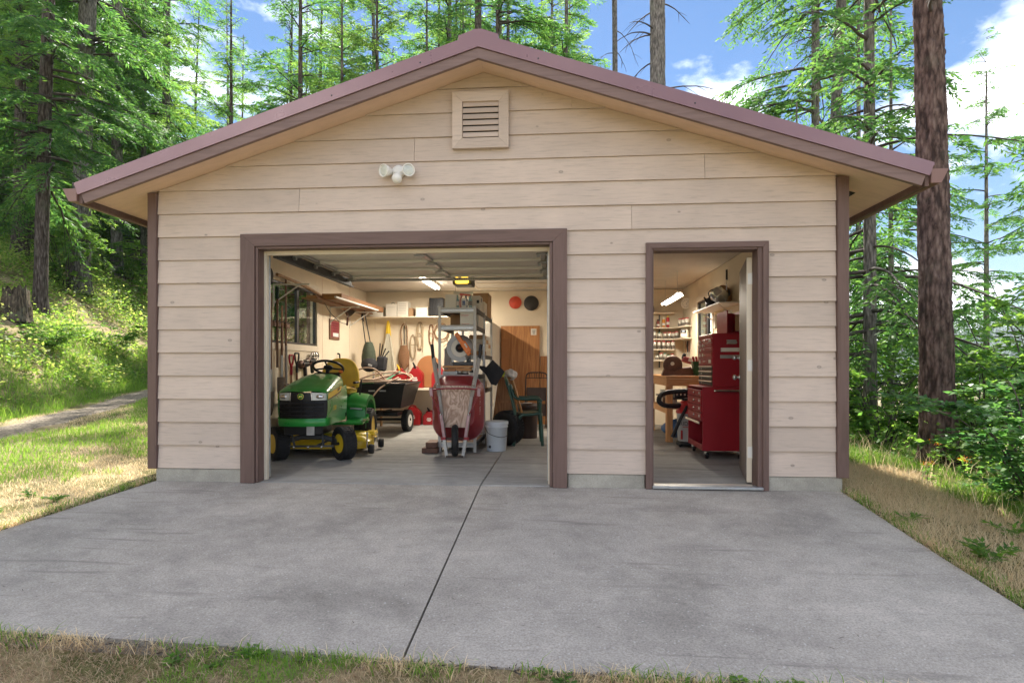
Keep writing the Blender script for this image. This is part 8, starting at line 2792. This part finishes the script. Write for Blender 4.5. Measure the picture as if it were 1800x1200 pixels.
gt = thing('green_tub', 'dark green tub with red tools piled on top on the workbench', 'tub', (5.80, 3.35, 0.946))
MB().prism([(-0.06, 0), (0.07, 0), (0.10, 0.20), (-0.10, 0.20)], -0.07, 0.07).build('tub_body', mat('tub_green', (0.008, 0.07, 0.02), 0.4), gt)
for i in range(5):
    MB().tube([(-0.07 + 0.035 * i, -0.03, 0.19), (-0.09 + 0.045 * i, -0.02, 0.27)], 0.017, 8).build('tool_grip', M_REDP, gt)
rt = thing('red_tool', 'red and grey hand tool hanging over the workbench corner', 'hand tool', (5.72, 3.75, 1.17))
MB().box((0, 0, 0.0), (0.16, 0.08, 0.09), (0, 0.3, 0), 0.02).build('tool_body', mat('maroon_tool', (0.16, 0.02, 0.025), 0.45), rt)
MB().box((-0.05, 0, 0.06), (0.05, 0.05, 0.08), (0, 0.3, 0), 0.015).build('tool_handle', M_BLACKP, rt)
MB().box((0.05, -0.045, 0.0), (0.08, 0.01, 0.05), (0, 0.3, 0), 0.005).build('tool_plate', M_STEELP, rt)
wp = thing('white_jug', 'white jug with a dark cap at the end of the workbench', 'jug', (5.93, 3.55, 0.946))
MB().lathe([(0, 0), (0.065, 0), (0.07, 0.16), (0.05, 0.22), (0.02, 0.24), (0.02, 0.26), (0, 0.262)], (0, 0, 0), 16).build('jug_body', M_BOXW, wp)
MB().lathe([(0, 0), (0.024, 0), (0.022, 0.03), (0, 0.032)], (0, 0, 0.262), 12).build('cap', M_PRINTB, wp)
bt_ = thing('blue_tarp', 'crumpled blue tarp on the floor under the workbench', 'tarp', (5.66, 3.95, 0.0))
mb = MB(); mb.grid(lambda p, q_: (0.26 * math.cos(2 * PI * p) * math.cos(PI * (q_ - .5)) * (1 + 0.15 * math.sin(9 * p * PI + q_ * 5)), 0.45 * math.sin(2 * PI * p) * math.cos(PI * (q_ - .5)) * (1 + 0.12 * math.sin(7 * p * PI)), 0.12 + 0.13 * math.sin(PI * (q_ - .5)) * (1 + 0.2 * math.sin(14 * p * PI + q_ * 9))), 34, 14)
mb.build('tarp_folds', M_BLUE, bt_)
for i, (y, h, m_) in enumerate(((-0.45, 0.13, M_BOXW), (-0.2, 0.2, M_DARKSTEEL), (0.05, 0.15, M_COPPERP), (0.3, 0.22, M_BOXW))):
    t = thing('paint_tin', ['white tin on the lower shelf of the workbench, nearest the vacuum', 'dark tin on the lower shelf of the workbench', 'rusty tin on the lower shelf of the workbench', 'white tin at the far end of the workbench shelf'][i], 'tin', (5.47, 4.0 + y, 0.486))
    MB().lathe([(0, 0), (0.06, 0), (0.06, h), (0.055, h + .004), (0, h + .002)], (0, 0, 0), 16).build('tin_body', m_, t)
    MB().torus((0, 0, h), 0.057, 0.004, 18, 6).build('tin_rim', M_GALV, t)

# corner shelves with jars
LEV = [2.052, 1.785, 1.578, 1.392, 1.196]
cs = thing('jar_shelves', 'five cream shelves of jars in the far corner of the workshop', 'shelves', (5.7, 5.66, 0))
for i, z in enumerate(LEV):
    MB().span((-0.95, -0.12, z - 0.02), (0.36 if i not in (0, 3, 4) else 0.18, 0.135, z), 0.002).build('shelf_board', M_CREAM, cs)
    if i in (1, 2):
        mb = MB(); mb.prism([(0.16, -0.122), (0.362, -0.122), (0.362, -0.62), (0.26, -0.62)][::-1], z - 0.02, z, 'xy')
        mb.build('shelf_return', M_CREAM, cs)
    for x in (-0.55, -0.05):
        MB().span((x - 0.01, 0.10, z - 0.14), (x + 0.01, 0.134, z - 0.021), 0.002).build('bracket', M_DARKSTEEL, cs)


JW = {}
def jar(label, x, y, z, r, h, lid, group, fill=0.45):
    t = thing('jar', label, 'jar', (x, y, z), 0, group)
    MB().lathe([(0, 0.002), (r * .92, 0.0), (r, 0.008), (r, h * .80), (r * .80, h * .88), (r * .80, h * .9)], (0, 0, 0), 12).build('glass', M_JAR, t)
    MB().lathe([(r * 1.005, 0.006), (r * 1.005, h * fill)], (0, 0, 0), 12, caps=False).build('contents', M_JARC, t)
    MB().lathe([(r * .86, h * .87), (r * .87, h), (0, h + 0.001)], (0, 0, 0), 12).build('lid', lid, t)
    return t


r_j = np.random.default_rng(12)
for x in (5.42, 5.50):
    jar('amber jar on the top shelf of the corner shelves', x, 5.62, LEV[0], 0.032, 0.12, M_ROPED, 'amber jars on the top shelf', 0.8)
jar('squat clear jar at the left of the second shelf', 5.48, 5.62, LEV[1], 0.04, 0.11, M_GALV, None, 0.3)
for i, (x, m_, h, lab, capm) in enumerate(((5.60, mat('brown_label', (0.22, 0.05, 0.035), 0.4), 0.10, 'brown bottle with a narrow neck on the second shelf', M_PRINTB), (5.70, mat('amber_label', (0.62, 0.26, 0.03), 0.4), 0.13, 'orange spray can with white cap on the second shelf', M_BOXW), (5.775, mat('scarlet_label', (0.48, 0.02, 0.03), 0.4), 0.165, 'tall red spray can with a gold top on the second shelf', M_YPRINT))):
    t = thing('spray_can', lab, 'can', (x, 5.62, LEV[1]))
    MB().lathe([(0, 0), (0.03, 0), (0.03, h), (0.018, h + 0.025), (0.012, h + 0.03)], (0, 0, 0), 14).build('can_body', m_, t)
    MB().lathe([(0.02, 0), (0.02, 0.035), (0.0, 0.037)], (0, 0, h + 0.015), 12).build('cap', capm, t)
    MB().lathe([(0.0305, h * .3), (0.0305, h * .6)], (0, 0, 0), 14, caps=False).build('label_band', M_PRINTW, t)
for i in range(3):
    jar('jar with a red lid on the corner return of the second shelf', 5.95 + 0.035 * i, 5.40 - 0.12 * i, LEV[1], 0.038, 0.14, M_LIDR, 'red lidded jars on the corner return')
for i, (x, lid) in enumerate(((5.46, M_LIDD), (5.53, M_LIDD), (5.625, M_LIDG), (5.72, M_LIDR), (5.80, M_LIDR), (5.87, M_LIDR), (5.93, M_LIDR))):
    m3 = {M_LIDD: 'dark', M_LIDG: 'green', M_LIDR: 'red'}[lid]
    jar('jar with a %s lid on the third shelf from the top' % m3, x, 5.61, LEV[2], 0.037, r_j.uniform(0.11, 0.15), lid, 'jars with %s lids on the third shelf' % m3)
for i in range(6):
    jar('jar with a red lid on the fourth shelf from the top', 5.45 + 0.083 * i, 5.61, LEV[3], 0.037, (0.11, 0.15, 0.15, 0.15, 0.14, 0.15)[i], M_LIDR, 'jars with red lids on the fourth shelf')
for i, (x, lid) in enumerate(((5.58, M_LIDD), (5.65, M_LIDR), (5.72, M_LIDG), (5.78, M_LIDG), (5.85, M_LIDR))):
    m3 = {M_LIDD: 'dark', M_LIDG: 'green', M_LIDR: 'red'}[lid]
    jar('jar with a %s lid on the lowest corner shelf' % m3, x, 5.61, LEV[4], 0.032, r_j.uniform(0.09, 0.13), lid, 'jars with %s lids on the lowest shelf' % m3)
rd = thing('radio', 'white and black radio on the corner return of the third shelf', 'radio', (6.0, 5.22, LEV[2]), R(-20))
MB().box((0, 0, 0.07), (0.12, 0.26, 0.14), None, 0.012).build('radio_case', M_BOXW, rd)
MB().box((-0.01, -0.132, 0.105), (0.09, 0.006, 0.055), None, 0.003).build('radio_front', M_BLACKP, rd)
MB().box((-0.01, -0.136, 0.105), (0.045, 0.003, 0.02), None, 0.001).build('radio_display', mat('pale_display', (0.5, 0.6, 0.75), 0.4), rd)
ck = thing('wall_clock', 'white square clock with dark numerals in the workshop corner', 'clock', (6.05, 5.35, 2.19), R(-30))
MB().lathe([(0, 0), (0.095, 0), (0.098, 0.01), (0.09, 0.026), (0.08, 0.02), (0, 0.018)], (0, 0, 0), 26, rb_).build('clock_case', M_BOXW, ck)
for k in range(12):
    a = k * PI / 6
    MB().box((0.062 * math.sin(a), -0.0195, 0.062 * math.cos(a)), (0.008, 0.002, 0.016), (0, a, 0), 0.0003).build('numeral', M_PRINTB, ck)
for a, L in ((0.9, 0.055), (2.6, 0.038)):
    MB().bar((0, -0.022, 0), (L * math.sin(a), -0.022, L * math.cos(a)), 0.008, 0.002).build('hand', M_PRINTB, ck)
for i, (y, c_, lab) in enumerate(((5.45, M_HANDLE, 'wooden handled chisel hanging under the corner shelves'), (5.3, M_BLACKP, 'black snips hanging under the corner shelves, left pair'), (5.18, M_COPPERP, 'brown handled pliers hanging under the corner shelves'))):
    t = thing('hand_tool', lab, 'hand tool', (6.06, y, 1.43))
    MB().tube([(0, 0, 0.10), (0, 0.005, 0.0), (0, 0.01, -0.1)], [0.012, 0.016, 0.01], 8).build('handle', c_, t)
    MB().tube([(0, 0.01, -0.1), (0, 0.012, -0.18)], 0.008, 6).build('tool_tip', M_STEELP, t)
pg = thing('bench_clutter_box', 'dark open box of sockets below the bench apron', 'box', (5.66, 3.6, 0.621))
MB().box((0, 0, 0.05), (0.4, 0.5, 0.10), None, 0.01).build('box_body', M_BLACKP, pg)
for i in range(7):
    MB().tube([(-0.17 + 0.055 * i, -0.256, 0.04), (-0.17 + 0.055 * i, -0.256, 0.10)], 0.008, 6).build('socket', M_CHROME, pg)
